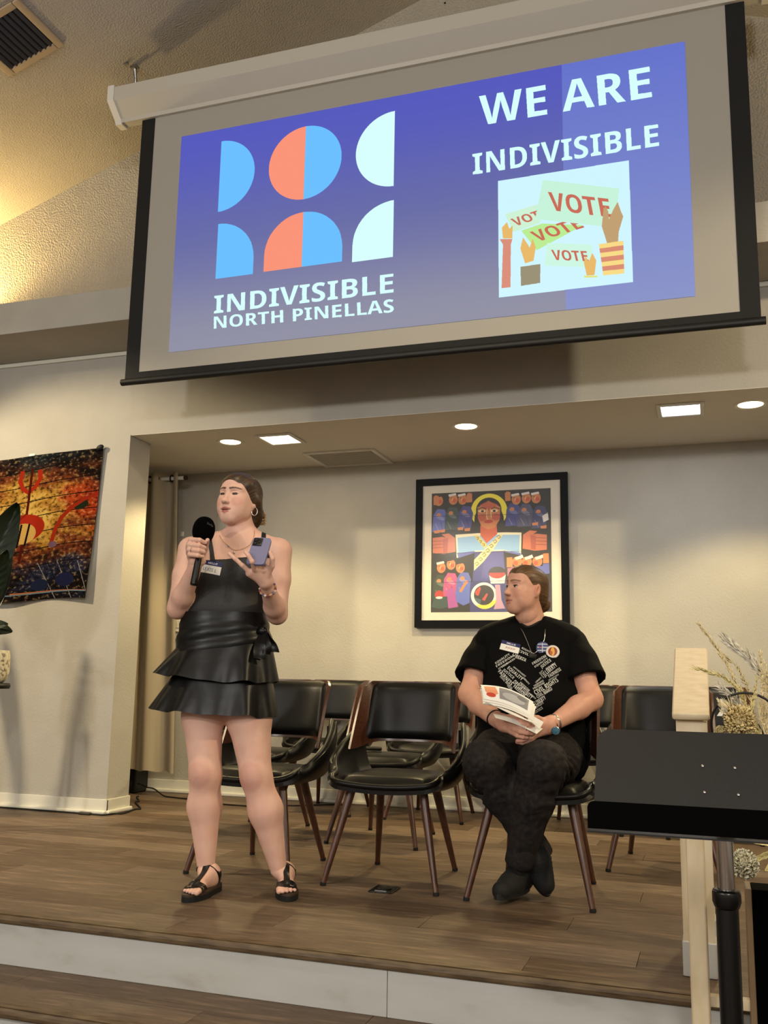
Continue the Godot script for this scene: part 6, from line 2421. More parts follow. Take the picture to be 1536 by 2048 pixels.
	s.ell(Vector3(-0.006, -0.075, -0.105), Vector3(0.022, 0.02, 0.02), 0.006)
	s.ell(Vector3(0.0, -0.022, 0.133), Vector3(0.092, 0.098, 0.092), 0.005, 1)
	for e in [-1.0, 1.0]:
		s.ell(Vector3(e * 0.09, -0.02, -0.004), Vector3(0.03, 0.042, 0.026), 0.006, 1)
	s.ell(Vector3(0.0, -0.1, 0.04), Vector3(0.09, 0.085, 0.085), 0.015, 1)
	mb = MB.new()
	f0 = s.build(mb, 0.0029, lin(0.33, 0.235, 0.145))
	strands(mb, f0, hx.affine_inverse(), lin(0.55, 0.43, 0.28), lin(0.22, 0.15, 0.09))
	for k in mb.v.size():
		mb.v[k] -= base
	var hm := mat(Color.WHITE, 0.45, 0.0, 0.45)
	hm.vertex_color_use_as_albedo = true
	var hair := part(o, "hair", mb, hm)
	loop(hair, "hair_tie", ring_pts(hx * Vector3(0.002, -0.048, -0.094) - base, hb * Vector3(0, -0.4, -1), 0.022), 0.004, M.black)
	# T-shirt
	s = Solid.new()
	s.cap(C0 - S * 0.10 + Vector3(0, 0.03, 0.02), C0 + S * 0.10 + Vector3(0, 0.03, 0.02), 0.15, 0.15, 0.05, 0, F, 0.05)
	s.cap(C1 - S * 0.095, C1 + S * 0.095, 0.145, 0.145, 0.06, 0, F, 0.02)
	s.cap(C2 - S * 0.085, C2 + S * 0.085, 0.128, 0.128, 0.06, 0, F, 0.1)
	s.cap(C3 - S * 0.13, C3 + S * 0.13, 0.074, 0.074, 0.06)
	s.cap(C4 + Vector3(0, -0.02, -0.01), C3, 0.08, 0.09, 0.04)
	s.ell(C1 + F * 0.08, Vector3(0.15, 0.12, 0.10), 0.06)
	for e in [-1.0, 1.0]:
		s.ell(C2 + S * (e * 0.095) + F * 0.085 + Vector3(0, -0.03, 0), Vector3(0.085, 0.075, 0.07), 0.05)
		s.cap(C4, C3 + S * (e * 0.17), 0.068, 0.072, 0.04)
	s.ell(C4 + Vector3(0, 0.055, 0.055), Vector3(0.062, 0.062, 0.08), 0.006, 1)
	s.plane(C4 + Vector3(0, 0.035, 0), Vector3(0, 1, -0.3).normalized())
	var shirtf := s
	mb = MB.new()
	f0 = s.build(mb, 0.0075)
	var cen := Vector3(-0.7261, 0.8526, 2.3)
	for k in range(f0, mb.v.size()):
		mb.uv[k] = Vector2((mb.v[k] - cen).dot(S) / 0.45 + 0.5, 0.5 - (mb.v[k].y - cen.y) / 0.45) if (mb.v[k] - C2).dot(F) > 0.02 else Vector2(0.01, 0.01)
	for a in [[shR, elR], [shL, elL]]:
		s = Solid.new()
		var d: Vector3 = (a[1] - a[0]).normalized()
		var end: Vector3 = a[0].lerp(a[1], 0.66)
		s.cap(a[0] - d * 0.02, a[0].lerp(a[1], 0.3), 0.076, 0.084, 0.02)
		s.cap(a[0].lerp(a[1], 0.3), end + d * 0.06, 0.084, 0.096, 0.02, 0, d.cross(Vector3.UP).normalized(), -0.08)
		s.cap(a[0].lerp(a[1], 0.52), end + d * 0.2, 0.07, 0.092, 0.01, 1)
		s.plane(end, d)
		f0 = s.build(mb, 0.0075)
		for k in range(f0, mb.v.size()):
			mb.uv[k] = Vector2(0.01, 0.01)
	# folds: the cloth rides up a little
	var fn := FastNoiseLite.new()
	fn.seed = 31
	fn.frequency = 7.0
	for k in mb.v.size():
		var p := mb.v[k]
		mb.v[k] = p + F * (0.006 * fn.get_noise_3d(p.x, p.y * 1.5, p.z)) - base
	var tm := mat(Color.WHITE, 0.85, 0.0, 0.25)
	tm.albedo_texture = shirt_print()
	tm.texture_repeat = false
	var shirt := part(o, "t_shirt", mb, tm, Vector3.ZERO, "black T-shirt with a white print made of words")
	loop(shirt, "collar", [cling(shirtf, C4 + Vector3(-0.065, 0.03, -0.01), 0.001) - base, cling(shirtf, C4 + Vector3(-0.058, 0.0, 0.045), 0.001) - base, cling(shirtf, C4 + Vector3(0.0, -0.02, 0.075), 0.001) - base, cling(shirtf, C4 + Vector3(0.058, 0.0, 0.045), 0.001) - base, cling(shirtf, C4 + Vector3(0.065, 0.03, -0.01), 0.001) - base], 0.006, mat(Color(0.03, 0.03, 0.03), 0.85), false)
	# jeans
	var hR := Vector3(-0.845, 0.545, 2.12)
	var hL := Vector3(-0.645, 0.545, 2.10)
	var kR := Vector3(-0.8622, 0.5246, 2.52)
	var kL := Vector3(-0.6369, 0.5247, 2.54)
	var aR := Vector3(-0.7049, 0.1999, 2.36)
	var aL := Vector3(-0.7368, 0.1869, 2.44)
	s = Solid.new()
	s.cap(hR, hL, 0.138, 0.138, 0.05)
	for l in [[hR, kR, aR], [hL, kL, aL]]:
		s.chain([l[0], l[0].lerp(l[1], 0.5), l[1]], [0.125, 0.112, 0.088], 0.04)
		s.chain([l[1], l[1].lerp(l[2], 0.35), l[2]], [0.088, 0.080, 0.056], 0.03)
	s.ell(kR + Vector3(0, 0.02, 0.02), Vector3(0.08, 0.075, 0.075), 0.03)
	s.ell(kL + Vector3(0.01, 0.02, 0.02), Vector3(0.09, 0.08, 0.08), 0.03)
	mb = MB.new()
	f0 = s.build(mb, 0.009)
	fn.frequency = 9.0
	for k in mb.v.size():
		var p := mb.v[k]
		var near_pit := exp(-pow((p - (kL + Vector3(0.06, -0.03, -0.06))).length() / 0.12, 2.0)) + exp(-pow((p - (kR + Vector3(-0.03, -0.06, -0.03))).length() / 0.10, 2.0))
		var crease := sin((p.y - 0.55 * (p.z + p.x)) * 190.0) * 0.007 * near_pit
		mb.v[k] = p + (p - hR.lerp(kL, 0.6)).normalized() * (0.010 * fn.get_noise_3d(p.x * 0.7, p.y * 1.4, p.z * 1.4) + crease) - base
	var jm := mat(Color(0.18, 0.165, 0.158), 0.8, 0.0, 0.3)
	jm.albedo_texture = noise_tex(512, 0.03, 150, [[0.2, Color(0.62, 0.62, 0.64)], [0.8, Color(1, 1, 1)]], 5)
	relief(jm, noise_tex(256, 0.25, 151, [], 2), 0.03)
	own_map(jm, Vector3(2.5, 2.5, 2.5))
	var jeans := part(o, "jeans", mb, jm)
	for l in [[kR, aR], [kL, aL]]:
		var ld: Vector3 = (l[1] - l[0]).normalized()
		mb = MB.new()
		mb.lathe([Vector2(0.05, 0.03), Vector2(0.0575, 0.03), Vector2(0.06, -0.03), Vector2(0.0585, -0.052), Vector2(0.05, -0.052)], 22, Transform3D(Basis(Quaternion(Vector3.UP, -ld)), l[1] - base))
		part(jeans, "hem", mb, jm)
	# shoes
	var shoe_m := mat(Color(0.022, 0.021, 0.021), 0.8)
	var k2 := 0
	for q in [[aL + Vector3(0, -0.05, -0.01), Vector3(-0.80, 0.068, 2.535), Vector3.UP], [aR + Vector3(0.0, -0.03, 0.0), Vector3(-0.648, 0.066, 2.40), Vector3(0.5, 0.2, 0.9)]]:
		var heel: Vector3 = q[0]
		var toe: Vector3 = q[1]
		if k2 == 0:
			heel = Vector3(heel.x - 0.012, 0.068, heel.z - 0.075)
		var sx := Transform3D(basis_to(toe - heel, q[2]), heel)
		var L := heel.distance_to(toe)
		s = Solid.new()
		s.xf = sx
		s.cap(Vector3(0, -0.008, 0.0), Vector3(0, -0.012, L * 0.55), 0.037, 0.040, 0.02)
		s.cap(Vector3(0, -0.012, L * 0.55), Vector3(0, -0.018, L), 0.041, 0.037, 0.02)
		s.cap(Vector3(0, 0.0, 0.02), Vector3(0, 0.03, 0.03), 0.038, 0.04, 0.03)
		s.cap(Vector3(0, 0.02, 0.05), Vector3(0, -0.005, L * 0.7), 0.04, 0.036, 0.03)
		s.xf = Transform3D()
		s.cap(aL if k2 == 0 else aR, sx * Vector3(0, 0.02, 0.02), 0.046, 0.044, 0.03)
		s.xf = sx
		s.plane(Vector3(0, -0.048, 0), Vector3(0, -1, 0), 0.006)
		mb = MB.new()
		s.build(mb, 0.005)
		for k in mb.v.size():
			mb.v[k] -= base
		var shoe := part(o, "shoe", mb, shoe_m)
		mb = MB.new()
		var out := PackedVector2Array()
		for k in 36:
			var t := TAU * k / 36.0
			out.append(Vector2(sin(t) * (0.041 + 0.003 * cos(t)), L * 0.5 + cos(t) * (L * 0.5 + 0.04)))
		mb.prism(out, 0.022, sx * Transform3D(Basis(Vector3(1, 0, 0), Vector3(0, 0, 1), Vector3(0, -1, 0)), Vector3(0, -0.046, 0)))
		for k in mb.v.size():
			mb.v[k] -= base
		part(shoe, "sole", mb, mat(Color(0.045, 0.042, 0.04), 0.6))
		for k in 4:
			mb = MB.new()
			var zc := L * (0.34 + 0.09 * k)
			band(mb, [sx * Vector3(-0.026, 0.03 - 0.007 * k, zc), sx * Vector3(0, 0.045 - 0.008 * k, zc + 0.006), sx * Vector3(0.026, 0.03 - 0.007 * k, zc)], [sx.basis.z, sx.basis.z, sx.basis.z], 0.007, 0.003, s)
			for j in mb.v.size():
				mb.v[j] -= base
			part(shoe, "lace", mb, mat(Color(0.05, 0.05, 0.05), 0.8))
		k2 += 1
	# things worn: sticker, badges, pendant, watch, bands, ring
	sticker(o, "name_tag", Vector3(-0.8051, 0.9969, 2.35), (S * 0.96 - Vector3(0, 0.24, 0)) * 0.084, (Vector3(0, 0.97, 0) + S * 0.22) * 0.042, shirtf, F, base, tag_print("", Color(0.65, 0.25, 0.22)), "blue and white HELLO name sticker")
	var bl := Print.new(128, 128, Color(0.22, 0.27, 0.45))
	for k in 3:
		bl.im.fill_rect(Rect2i(10, 20 + k * 34, 108, 12), Color(0.72, 0.74, 0.80))
	bl.im.fill_rect(Rect2i(58, 10, 10, 108), Color(0.70, 0.72, 0.80))
	bl.im.fill_rect(Rect2i(24, 52, 34, 10), Color(0.62, 0.2, 0.22))
	badge(o, lay(shirtf, Vector3(-0.6654, 0.9936, 2.35), F, 0.004) - base, F, 0.028, bl.tex(), mat(Color(0.22, 0.25, 0.38), 0.3), "round blue badge with a flag print")
	var gd := Print.new(128, 128, Color(0.86, 0.82, 0.78))
	gd.oval(Vector2(64, 64), Vector2(46, 46), Color(0.55, 0.24, 0.12))
	gd.oval(Vector2(64, 64), Vector2(20, 44), Color(0.88, 0.66, 0.24))
	gd.oval(Vector2(50, 78), Vector2(14, 20), Color(0.72, 0.38, 0.16))
	badge(o, lay(shirtf, Vector3(-0.6218, 0.9773, 2.35), F, 0.006) - base, F, 0.029, gd.tex(), mat(Color(0.85, 0.82, 0.78), 0.3), "round white badge with an orange and gold print")
	var nk := []
	for q in [Vector3(-0.7872, 1.1003, 2.17), Vector3(-0.7692, 1.0669, 2.22), Vector3(-0.7374, 1.0203, 2.3), Vector3(-0.7097, 0.9725, 2.35), Vector3(-0.6865, 0.981, 2.35), Vector3(-0.667, 1.0248, 2.3), Vector3(-0.6711, 1.067, 2.22), Vector3(-0.6783, 1.1073, 2.16)]:
		nk.append((lay(shirtf, q, F, 0.003) if q.y < C4.y - 0.02 else cling(bodyf, q, 0.003)) - base)
	var chain := loop(o, "necklace", nk, 0.0018, M.chrome, false, "silver chain with a dark pendant")
	mb = MB.new()
	mb.box(lay(shirtf, Vector3(-0.7056, 0.958, 2.35), F, 0.004) - base, Vector3(0.034, 0.022, 0.006), Basis(Vector3(0, 0, 1), -0.2), 0.002)
	part(chain, "pendant", mb, mat(Color(0.14, 0.12, 0.1), 0.35, 0.7))
	var wd := (wrL - elL).normalized()
	var wc := wrL - wd * 0.004
	var strap := loop(o, "wrist_watch", ring_pts(wc - base, wd, 0.0295), 0.0075, mat(Color(0.75, 0.73, 0.70), 0.25, 1.0), true, "steel bracelet watch with a blue dial")
	var face := Vector3(-0.5925, 0.6605, 2.475) - base
	var fb := basis_to((Vector3(0, 0.85, 6.347) - face - base + Vector3(0, -1.5, 0)).normalized())
	mb = MB.new()
	mb.lathe([Vector2(0.001, -0.005), Vector2(0.017, -0.005), Vector2(0.0185, 0.0), Vector2(0.0165, 0.004), Vector2(0.015, 0.003)], 24, Transform3D(fb * Basis(Vector3.RIGHT, PI / 2), face))
	part(strap, "watch_case", mb, M.chrome)
	mb = MB.new()
	mb.lathe([Vector2(0.001, 0.0), Vector2(0.0152, 0.0), Vector2(0.0152, 0.0032), Vector2(0.001, 0.0034)], 24, Transform3D(fb * Basis(Vector3.RIGHT, PI / 2), face))
	part(strap, "dial", mb, mat(Color(0.32, 0.52, 0.62), 0.15))
	loop(o, "wrist_band", ring_pts(wrR.lerp(elR, 0.12) - base, (wrR - elR).normalized(), 0.0355), 0.0028, M.black, true, "thin black wrist band")
	loop(o, "wrist_band", ring_pts(wrL + wd * 0.02 - base, wd, 0.0325), 0.0035, mat(Color(0.10, 0.04, 0.05), 0.4), true, "dark beaded wrist band")
	loop(o, "ring", ring_pts(Vector3(-0.6907, 0.6686, 2.561) - base, Vector3(-0.685, 0.6668, 2.56) - Vector3(-0.7122, 0.6737, 2.562), 0.0108), 0.0016, M.chrome)
	papers()


func badge(parent: Node3D, c: Vector3, n: Vector3, r: float, t: Texture2D, edge: Material, label: String) -> void:
	var b := basis_to(n + Vector3(0, 0.25, 0))
	var mb := MB.new()
	mb.lathe([Vector2(0.001, -0.003), Vector2(r, -0.003), Vector2(r, 0.0), Vector2(r * 0.9, 0.003), Vector2(0.001, 0.003)], 28, Transform3D(b * Basis(Vector3.RIGHT, PI / 2), c))
	var o := part(parent, "badge", mb, edge, Vector3.ZERO, label)
	mb = MB.new()
	var m := mb.add(c + b * Vector3(0, 0, 0.0052), Vector2(0.5, 0.5))
	var k0 := mb.v.size()
	for k in 28:
		var a := TAU * k / 28.0
		mb.add(c + b * Vector3(cos(a) * r * 0.93, sin(a) * r * 0.93, 0.0036), Vector2(0.5 + 0.5 * cos(a), 0.5 - 0.5 * sin(a)))
	for k in 28:
		mb.tri(m, k0 + (k + 1) % 28, k0 + k)
	var pm := mat(Color.WHITE, 0.25)
	pm.albedo_texture = t
	part(o, "print", mb, pm)


func shirt_print() -> ImageTexture:
	var p := Print.new(768, 768, Color(0.026, 0.026, 0.027))
	var ink := Color(0.80, 0.80, 0.78)
	for q in [
		["EQUALITY", 548, 915, 665, 1010, 34], ["JUSTICE", 508, 930, 595, 1002, 28], ["OPPORTUNITY", 598, 1022, 745, 1150, 34], ["FAIRNESS", 476, 940, 585, 1048, 32],
		["FREEDOM", 600, 1058, 690, 1132, 26], ["FREEDOM", 648, 1032, 722, 1096, 18], ["OPPORTUNITY", 592, 908, 690, 985, 13], ["CIVIL RIGHTS", 486, 985, 585, 1082, 14],
		["LIBERTY", 566, 1085, 640, 1152, 16], ["JUSTICE", 730, 1120, 772, 1158, 14], ["LIBERTY", 670, 990, 722, 1045, 12], ["EQUALITY", 545, 1060, 600, 1115, 12],
		["EQUALITY", 446, 885, 560, 806, 22], ["FREEDOM", 452, 908, 592, 815, 18], ["JUSTICE", 468, 930, 548, 878, 15], ["FAIRNESS", 500, 912, 600, 842, 14],
		["LIBERTY", 585, 805, 690, 852, 22], ["CIVIL", 628, 775, 712, 808, 20], ["RIGHTS", 655, 752, 735, 792, 16], ["JUSTICE", 600, 832, 690, 862, 12],
		["JUSTICE", 812, 912, 892, 850, 32], ["FREEDOM", 742, 882, 850, 815, 22], ["EQUALITY", 762, 908, 866, 836, 18], ["LIBERTY", 850, 950, 932, 882, 36],
		["FAIRNESS", 872, 980, 966, 918, 28], ["RIGHTS", 852, 922, 915, 880, 14], ["CIVIL", 815, 938, 858, 985, 20], ["EQUALITY", 800, 950, 835, 995, 12],
		["CIVIL RIGHTS", 764, 1112, 942, 1002, 38], ["CIVIL RIGHTS", 782, 1142, 896, 1070, 24], ["LIBERTY", 768, 1192, 846, 1142, 32], ["EQUALITY", 756, 1232, 832, 1182, 30],
		["JUSTICE", 756, 1272, 826, 1226, 26], ["FREEDOM", 752, 1080, 838, 1030, 14], ["FAIRNESS", 758, 1058, 832, 1012, 13], ["OPPORTUNITY", 872, 1012, 952, 962, 12], ["JUSTICE", 840, 1120, 900, 1084, 12], ["LIBERTY", 770, 1030, 815, 990, 12],
	]:
		var a := Vector2((q[1] - 720.0) * 0.898 + 384.0, (q[2] - 1020.0) * 0.898 + 384.0)
		var b := Vector2((q[3] - 720.0) * 0.898 + 384.0, (q[4] - 1020.0) * 0.898 + 384.0)
		var ux := (b - a).normalized()
		p.text(q[0], a, q[5] * 0.898, ink, ux, Vector2(-ux.y, ux.x), a.distance_to(b))
	return p.tex()


func papers() -> void:
	# folded programme: two curved leaves with print, resting on the hands
	var tl := Vector3(-0.8914, 0.8329, 2.5)
	var tr := Vector3(-0.6784, 0.7617, 2.48)
	var bl := Vector3(-0.8629, 0.7784, 2.57)
	var br := Vector3(-0.6767, 0.717, 2.56)
	var o := thing("paper_booklet", "curled white booklet with a grey photo held in the seated person's lap", "booklet", bl)
	var pr := Print.new(400, 200, Color(0.9, 0.9, 0.89))
	pr.im.fill_rect(Rect2i(140, 30, 230, 140), Color(0.52, 0.52, 0.53))
	pr.oval(Vector2(255, 120), Vector2(90, 40), Color(0.66, 0.66, 0.67))
	pr.oval(Vector2(320, 80), Vector2(40, 30), Color(0.42, 0.42, 0.43))
	pr.poly(PackedVector2Array([Vector2(20, 40), Vector2(110, 30), Vector2(130, 130), Vector2(60, 170), Vector2(25, 120)]), Color(0.86, 0.58, 0.42))
	pr.oval(Vector2(70, 150), Vector2(40, 22), Color(0.74, 0.25, 0.18))
	var m1 := mat(Color.WHITE, 0.6)
	m1.albedo_texture = pr.tex()
	for lay in 3:
		var mb := MB.new()
		var off := Vector3(0, -0.009 * lay, 0.004 * lay)
		mb.sheet(18, 8, func(u: float, w: float) -> Vector3:
			var top := tl.lerp(tr, u) + Vector3(0, 0.024 * sin(PI * u * 0.9), 0)
			var bot := bl.lerp(br, u) + Vector3(0, 0.012 * sin(PI * u), 0)
			return bot.lerp(top, w) + Vector3(0, 0.010 * sin(PI * w), 0) + off + Vector3(0.006 * lay, 0, 0) * u - bl, 0.0012)
		part(o, "leaf", mb, m1 if lay == 0 else M.white)
	var mbf := MB.new()
	mbf.sheet(16, 6, func(u: float, w: float) -> Vector3:
		var top := bl.lerp(br, u) + Vector3(0, 0.012 * sin(PI * u) - 0.02, 0.01)
		var low := Vector3(-0.8473, 0.7692, 2.585).lerp(Vector3(-0.6426, 0.687, 2.6), u) + Vector3(0, -0.006 * sin(PI * u), 0)
		return low.lerp(top, w) - bl, 0.0012)
	part(o, "lower_fold", mbf, M.white)
	# loose sheet tucked under
	var tk := thing("paper_sheet", "loose white sheet tucked under the booklet in the folded hands", "paper", br)
	var mb2 := MB.new()
	var a := Vector3(-0.8276, 0.7555, 2.555)
	var b := Vector3(-0.6346, 0.7019, 2.53)
	var c := Vector3(-0.6508, 0.6838, 2.575)
	var d := Vector3(-0.81, 0.7411, 2.59)
	mb2.sheet(10, 6, func(u: float, w: float) -> Vector3:
		return d.lerp(c, u).lerp(a.lerp(b, u), w) + Vector3(0, 0.006 * sin(PI * u) - 0.034, 0) - br, 0.0012)
	part(tk, "sheet", mb2, M.white)
	mb2 = MB.new()
	mb2.sheet(8, 4, func(u: float, w: float) -> Vector3:
		return Vector3(-0.6867, 0.717, 2.57).lerp(Vector3(-0.6383, 0.6806, 2.58), u).lerp(Vector3(-0.6744, 0.7322, 2.55).lerp(Vector3(-0.6273, 0.7066, 2.55), u), w) + Vector3(0, -0.012, 0) - br, 0.0012)
	part(tk, "folded_corner", mb2, M.white)



func grass(parent: Node3D, path: Array, head: float, spread: float, blade: float, count: int, m: Material, sd: int, called := "grass_stem") -> void:
	var r := RandomNumberGenerator.new()
	r.seed = sd
	var cv := Curve3D.new()
	var n := path.size()
	for k in n:
		var t: Vector3 = (path[mini(k + 1, n - 1)] - path[maxi(k - 1, 0)]) / 6.0
		cv.add_point(path[k], -t, t)
	var pts := cv.tessellate(4, 4)
	var rr := PackedFloat32Array()
	for k in pts.size():
		rr.append(lerpf(0.0018, 0.0007, float(k) / pts.size()))
	var mb := MB.new()
	mb.tube(pts, rr, 5)
	var st := part(parent, called, mb, m)
	mb = MB.new()
	var L := cv.get_baked_length()
	for k in count:
		var f := 1.0 - head * (1.0 - pow(r.randf(), 0.9))
		var c := cv.sample_baked(L * f)
		var d := (cv.sample_baked(minf(L, L * f + 0.01)) - cv.sample_baked(maxf(0.0, L * f - 0.01))).normalized()
		var o := Vector3(r.randf_range(-1, 1), r.randf_range(-1, 1), r.randf_range(-1, 1))
		o = (o - d * o.dot(d)).normalized()
		var q := (1.0 - f) / head
		var wide := spread * (0.35 + 0.65 * sin(PI * clampf(q * 0.85 + 0.1, 0.0, 1.0)))
		var tip := c + (d * (0.6 + 0.6 * r.randf()) + o * wide).normalized() * blade * r.randf_range(0.6, 1.2)
		var s := d.cross(o).normalized() * 0.0016
		var mid := c.lerp(tip, 0.45) + o * 0.001
		var a := mb.add(c)
		var b := mb.add(mid + s)
		var e := mb.add(tip)
		var g := mb.add(mid - s)
		var h := mb.add(mid + o * 0.0018)
		var start := mb.i.size()
		mb.tri(a, b, h)
		mb.tri(b, e, h)
		mb.tri(e, g, h)
		mb.tri(g, a, h)
		mb.tri(a, e, b)
		mb.tri(a, g, e)
		mb.orient(start)
	var hd := part(st, "seed_head", mb, m)
	hd.set_meta("kind", "stuff")


func pompon(parent: Node3D, c: Vector3, rad: float, m: Material, sd: int, label: String) -> void:
	var r := RandomNumberGenerator.new()
	r.seed = sd
	var mb := MB.new()
	mb.ball(c, Vector3.ONE * rad * 0.55, Basis(), 12, 8)
	for k in 420:
		var d := Vector3(r.randfn(), r.randfn(), r.randfn()).normalized()
		var s := d.cross(Vector3(r.randfn(), r.randfn(), r.randfn())).normalized()
		var t := d.cross(s)
		var L := rad * r.randf_range(0.85, 1.1)
		var wd := rad * 0.13
		var a := mb.add(c + d * rad * 0.55)
		var b := mb.add(c + d * L * 0.9 + s * wd)
		var e := mb.add(c + d * L + t * wd * 0.7)
		var g := mb.add(c + d * L * 0.9 - s * wd)
		var start := mb.i.size()
		mb.tri(a, b, e)
		mb.tri(a, e, g)
		mb.tri(a, g, b)
		mb.tri(b, g, e)
		mb.orient(start)
	var o := part(parent, "pompon_flower", mb, m, Vector3.ZERO, label)


func right_side() -> void:
	# pale handrail rising away from the viewer, with its posts
	var o := thing("handrail", "pale wooden handrail with square post at the right end of the stage", "handrail", Vector3(-0.0625, 0, 3.17))
	var mb := MB.new()
	var a := Vector3(0, 0.752, 0.08)
	var b := Vector3(0, 0.968, -0.37)
	var d := (a - b).normalized()
	mb.box((a + b) / 2, Vector3(0.11, 0.026, a.distance_to(b)), Basis(Vector3.RIGHT, d.cross(Vector3.RIGHT).normalized() * -1.0, d) if d.cross(Vector3.RIGHT).y < 0 else Basis(Vector3.RIGHT, d.cross(Vector3.RIGHT).normalized(), d), 0.006)
	part(o, "rail", mb, M.pale)
	for k in 2:
		mb = MB.new()
		var z: float = 0.005 if k == 0 else -0.3
		var top: float = 0.762 if k == 0 else 0.905
		mb.prism(PackedVector2Array([Vector2(z - 0.045, 0.0), Vector2(z + 0.045, 0.0), Vector2(z + 0.045, top - 0.022), Vector2(z - 0.045, top + 0.02)]), 0.09, Transform3D(Basis(Vector3(0, 0, 1), Vector3(0, 1, 0), Vector3(-1, 0, 0)), Vector3(-0.045, 0, 0)))
		part(o, "post", mb, M.pale)
		mb = MB.new()
		mb.box(Vector3(0, 0.05, z), Vector3(0.098, 0.1, 0.098), Basis(), 0.004)
		part(o, "plinth", mb, M.riser)
	# slim pale post, cross bar and black board below the stage edge
	o = thing("display_stand", "pale wooden post and cross bar beside a black board in front of the stage", "display stand", Vector3(0, -HS, 3.55))
	mb = MB.new()
	mb.box(Vector3(-0.058, 0.37, 0.0), Vector3(0.048, 0.74, 0.036), Basis(), 0.007)
	part(o, "post", mb, M.pale)
	mb = MB.new()
	mb.box(Vector3(0.02, 0.196, -0.035), Vector3(0.13, 0.028, 0.03), Basis(), 0.003)
	part(o, "cross_bar", mb, M.pale)
	mb = MB.new()
	mb.box(Vector3(0.3, 0.245, -0.05), Vector3(0.44, 0.49, 0.1), Basis(), 0.002)
	part(o, "board", mb, mat(Color(0.003, 0.003, 0.0035), 0.8, 0.0, 0.12))
	mb = MB.new()
	mb.box(Vector3(0.0715, 0.245, -0.05), Vector3(0.016, 0.492, 0.106), Basis(), 0.002)
	part(o, "board_edge", mb, mat(Color(0.47, 0.38, 0.27), 0.5))
	# music stand in the foreground
	o = thing("music_stand", "black metal music stand with wide sloping desk in the right foreground", "music stand", Vector3(0.012, -0.334, 4.36))
	var base := o.position
	var enamel := mat(Color(0.032, 0.029, 0.028), 0.5)
	relief(enamel, noise_tex(256, 0.15, 160, [], 3), 0.02)
	own_map(enamel, Vector3(4, 4, 4))
	var LL := Vector3(-0.2227, 0.6206, 4.42) - base
	var UL := Vector3(-0.2251, 0.7581, 4.33) - base
	var hw := -LL.x
	var up := (UL - LL)
	up.x = 0.0
	var H := up.length()
	var bas := Basis(Vector3.RIGHT, up.normalized(), Vector3.RIGHT.cross(up.normalized()))
	var out := PackedVector2Array([Vector2(-hw, 0), Vector2(hw, 0)])
	var rc := 0.028
	for k in 7:
		var t := PI / 2 * k / 6.0
		out.append(Vector2(hw - rc + rc * cos(t), H - rc + rc * sin(t)))
	for k in 7:
		var t := PI / 2 + PI / 2 * k / 6.0
		out.append(Vector2(-hw + rc + rc * cos(t), H - rc + rc * sin(t)))
	mb = MB.new()
	mb.prism(out, 0.003, Transform3D(bas, Vector3(0, LL.y, LL.z)))
	part(o, "desk", mb, enamel)
	var lp := Vector3(0, LL.y - 0.001, 0.1)
	mb = MB.new()
	mb.box(Vector3(0, LL.y - 0.046, (LL.z + 0.095) / 2), Vector3(2 * hw + 0.016, 0.003, 0.1 - LL.z + 0.006))
	part(o, "shelf", mb, enamel)
	var lw := -(Vector3(-0.2308, 0.5947, 4.46) - base).x
	var lh := 0.05
	out = PackedVector2Array([Vector2(-lw, 0), Vector2(lw, 0)])
	rc = 0.012
	for k in 5:
		var t := PI / 2 * k / 4.0
		out.append(Vector2(lw - rc + rc * cos(t), lh - rc + rc * sin(t)))
	for k in 5:
		var t := PI / 2 + PI / 2 * k / 4.0
		out.append(Vector2(-lw + rc + rc * cos(t), lh - rc + rc * sin(t)))
	mb = MB.new()
	mb.prism(out, 0.003, Transform3D(Basis(), Vector3(0, Vector3(-0.2301, 0.5802, 4.46).y - base.y, 0.1)))
	part(o, "lip", mb, mat(Color(0.004, 0.004, 0.004), 0.7, 0.0, 0.15))
	for q in [Vector3(-0.0215, 0.6968, 4.38), Vector3(0.0369, 0.6957, 4.38), Vector3(-0.0195, 0.651, 4.41), Vector3(0.0403, 0.6497, 4.41)]:
		var l: Vector3 = q - base
		var f := (l.y - LL.y) / up.y
		mb = MB.new()
		mb.ball(Vector3(l.x, l.y, LL.z + up.z * f + 0.001), Vector3(0.0034, 0.0034, 0.002), bas, 10, 6)
		part(o, "rivet", mb, M.chrome)
	mb = MB.new()
	mb.lathe([Vector2(0.001, 0.772), Vector2(0.0158, 0.772), Vector2(0.0158, 1.02), Vector2(0.001, 1.02)], 20)
	part(o, "inner_tube", mb, M.chrome)
	mb = MB.new()
	mb.lathe([Vector2(0.0158, 0.806), Vector2(0.024, 0.806), Vector2(0.026, 0.8), Vector2(0.026, 0.784), Vector2(0.023, 0.775), Vector2(0.0205, 0.772), Vector2(0.0158, 0.772)], 24)
	part(o, "collar", mb, M.black_gloss)
	mb = MB.new()
	mb.lathe([Vector2(0.001, 0.02), Vector2(0.0205, 0.02), Vector2(0.0205, 0.772), Vector2(0.0158, 0.773)], 24)
	part(o, "outer_tube", mb, mat(Color(0.02, 0.021, 0.024), 0.3))
	mb = MB.new()
	mb.box(Vector3(0, 1.0, -0.02), Vector3(0.09, 0.06, 0.02), bas, 0.005)
	part(o, "desk_bracket", mb, enamel)
	mb = MB.new()
	mb.lathe([Vector2(0.001, 0.0), Vector2(0.17, 0.0), Vector2(0.175, 0.006), Vector2(0.17, 0.012), Vector2(0.05, 0.022), Vector2(0.001, 0.024)], 32)
	part(o, "base", mb, M.black)
	# dried flowers
	var c := Vector3(0.2, 0.323, 3.5)
	o = thing("dried_flowers", "arrangement of cream dried grasses and pompon flowers with a black hoop", "flower arrangement", c)
	mb = MB.new()
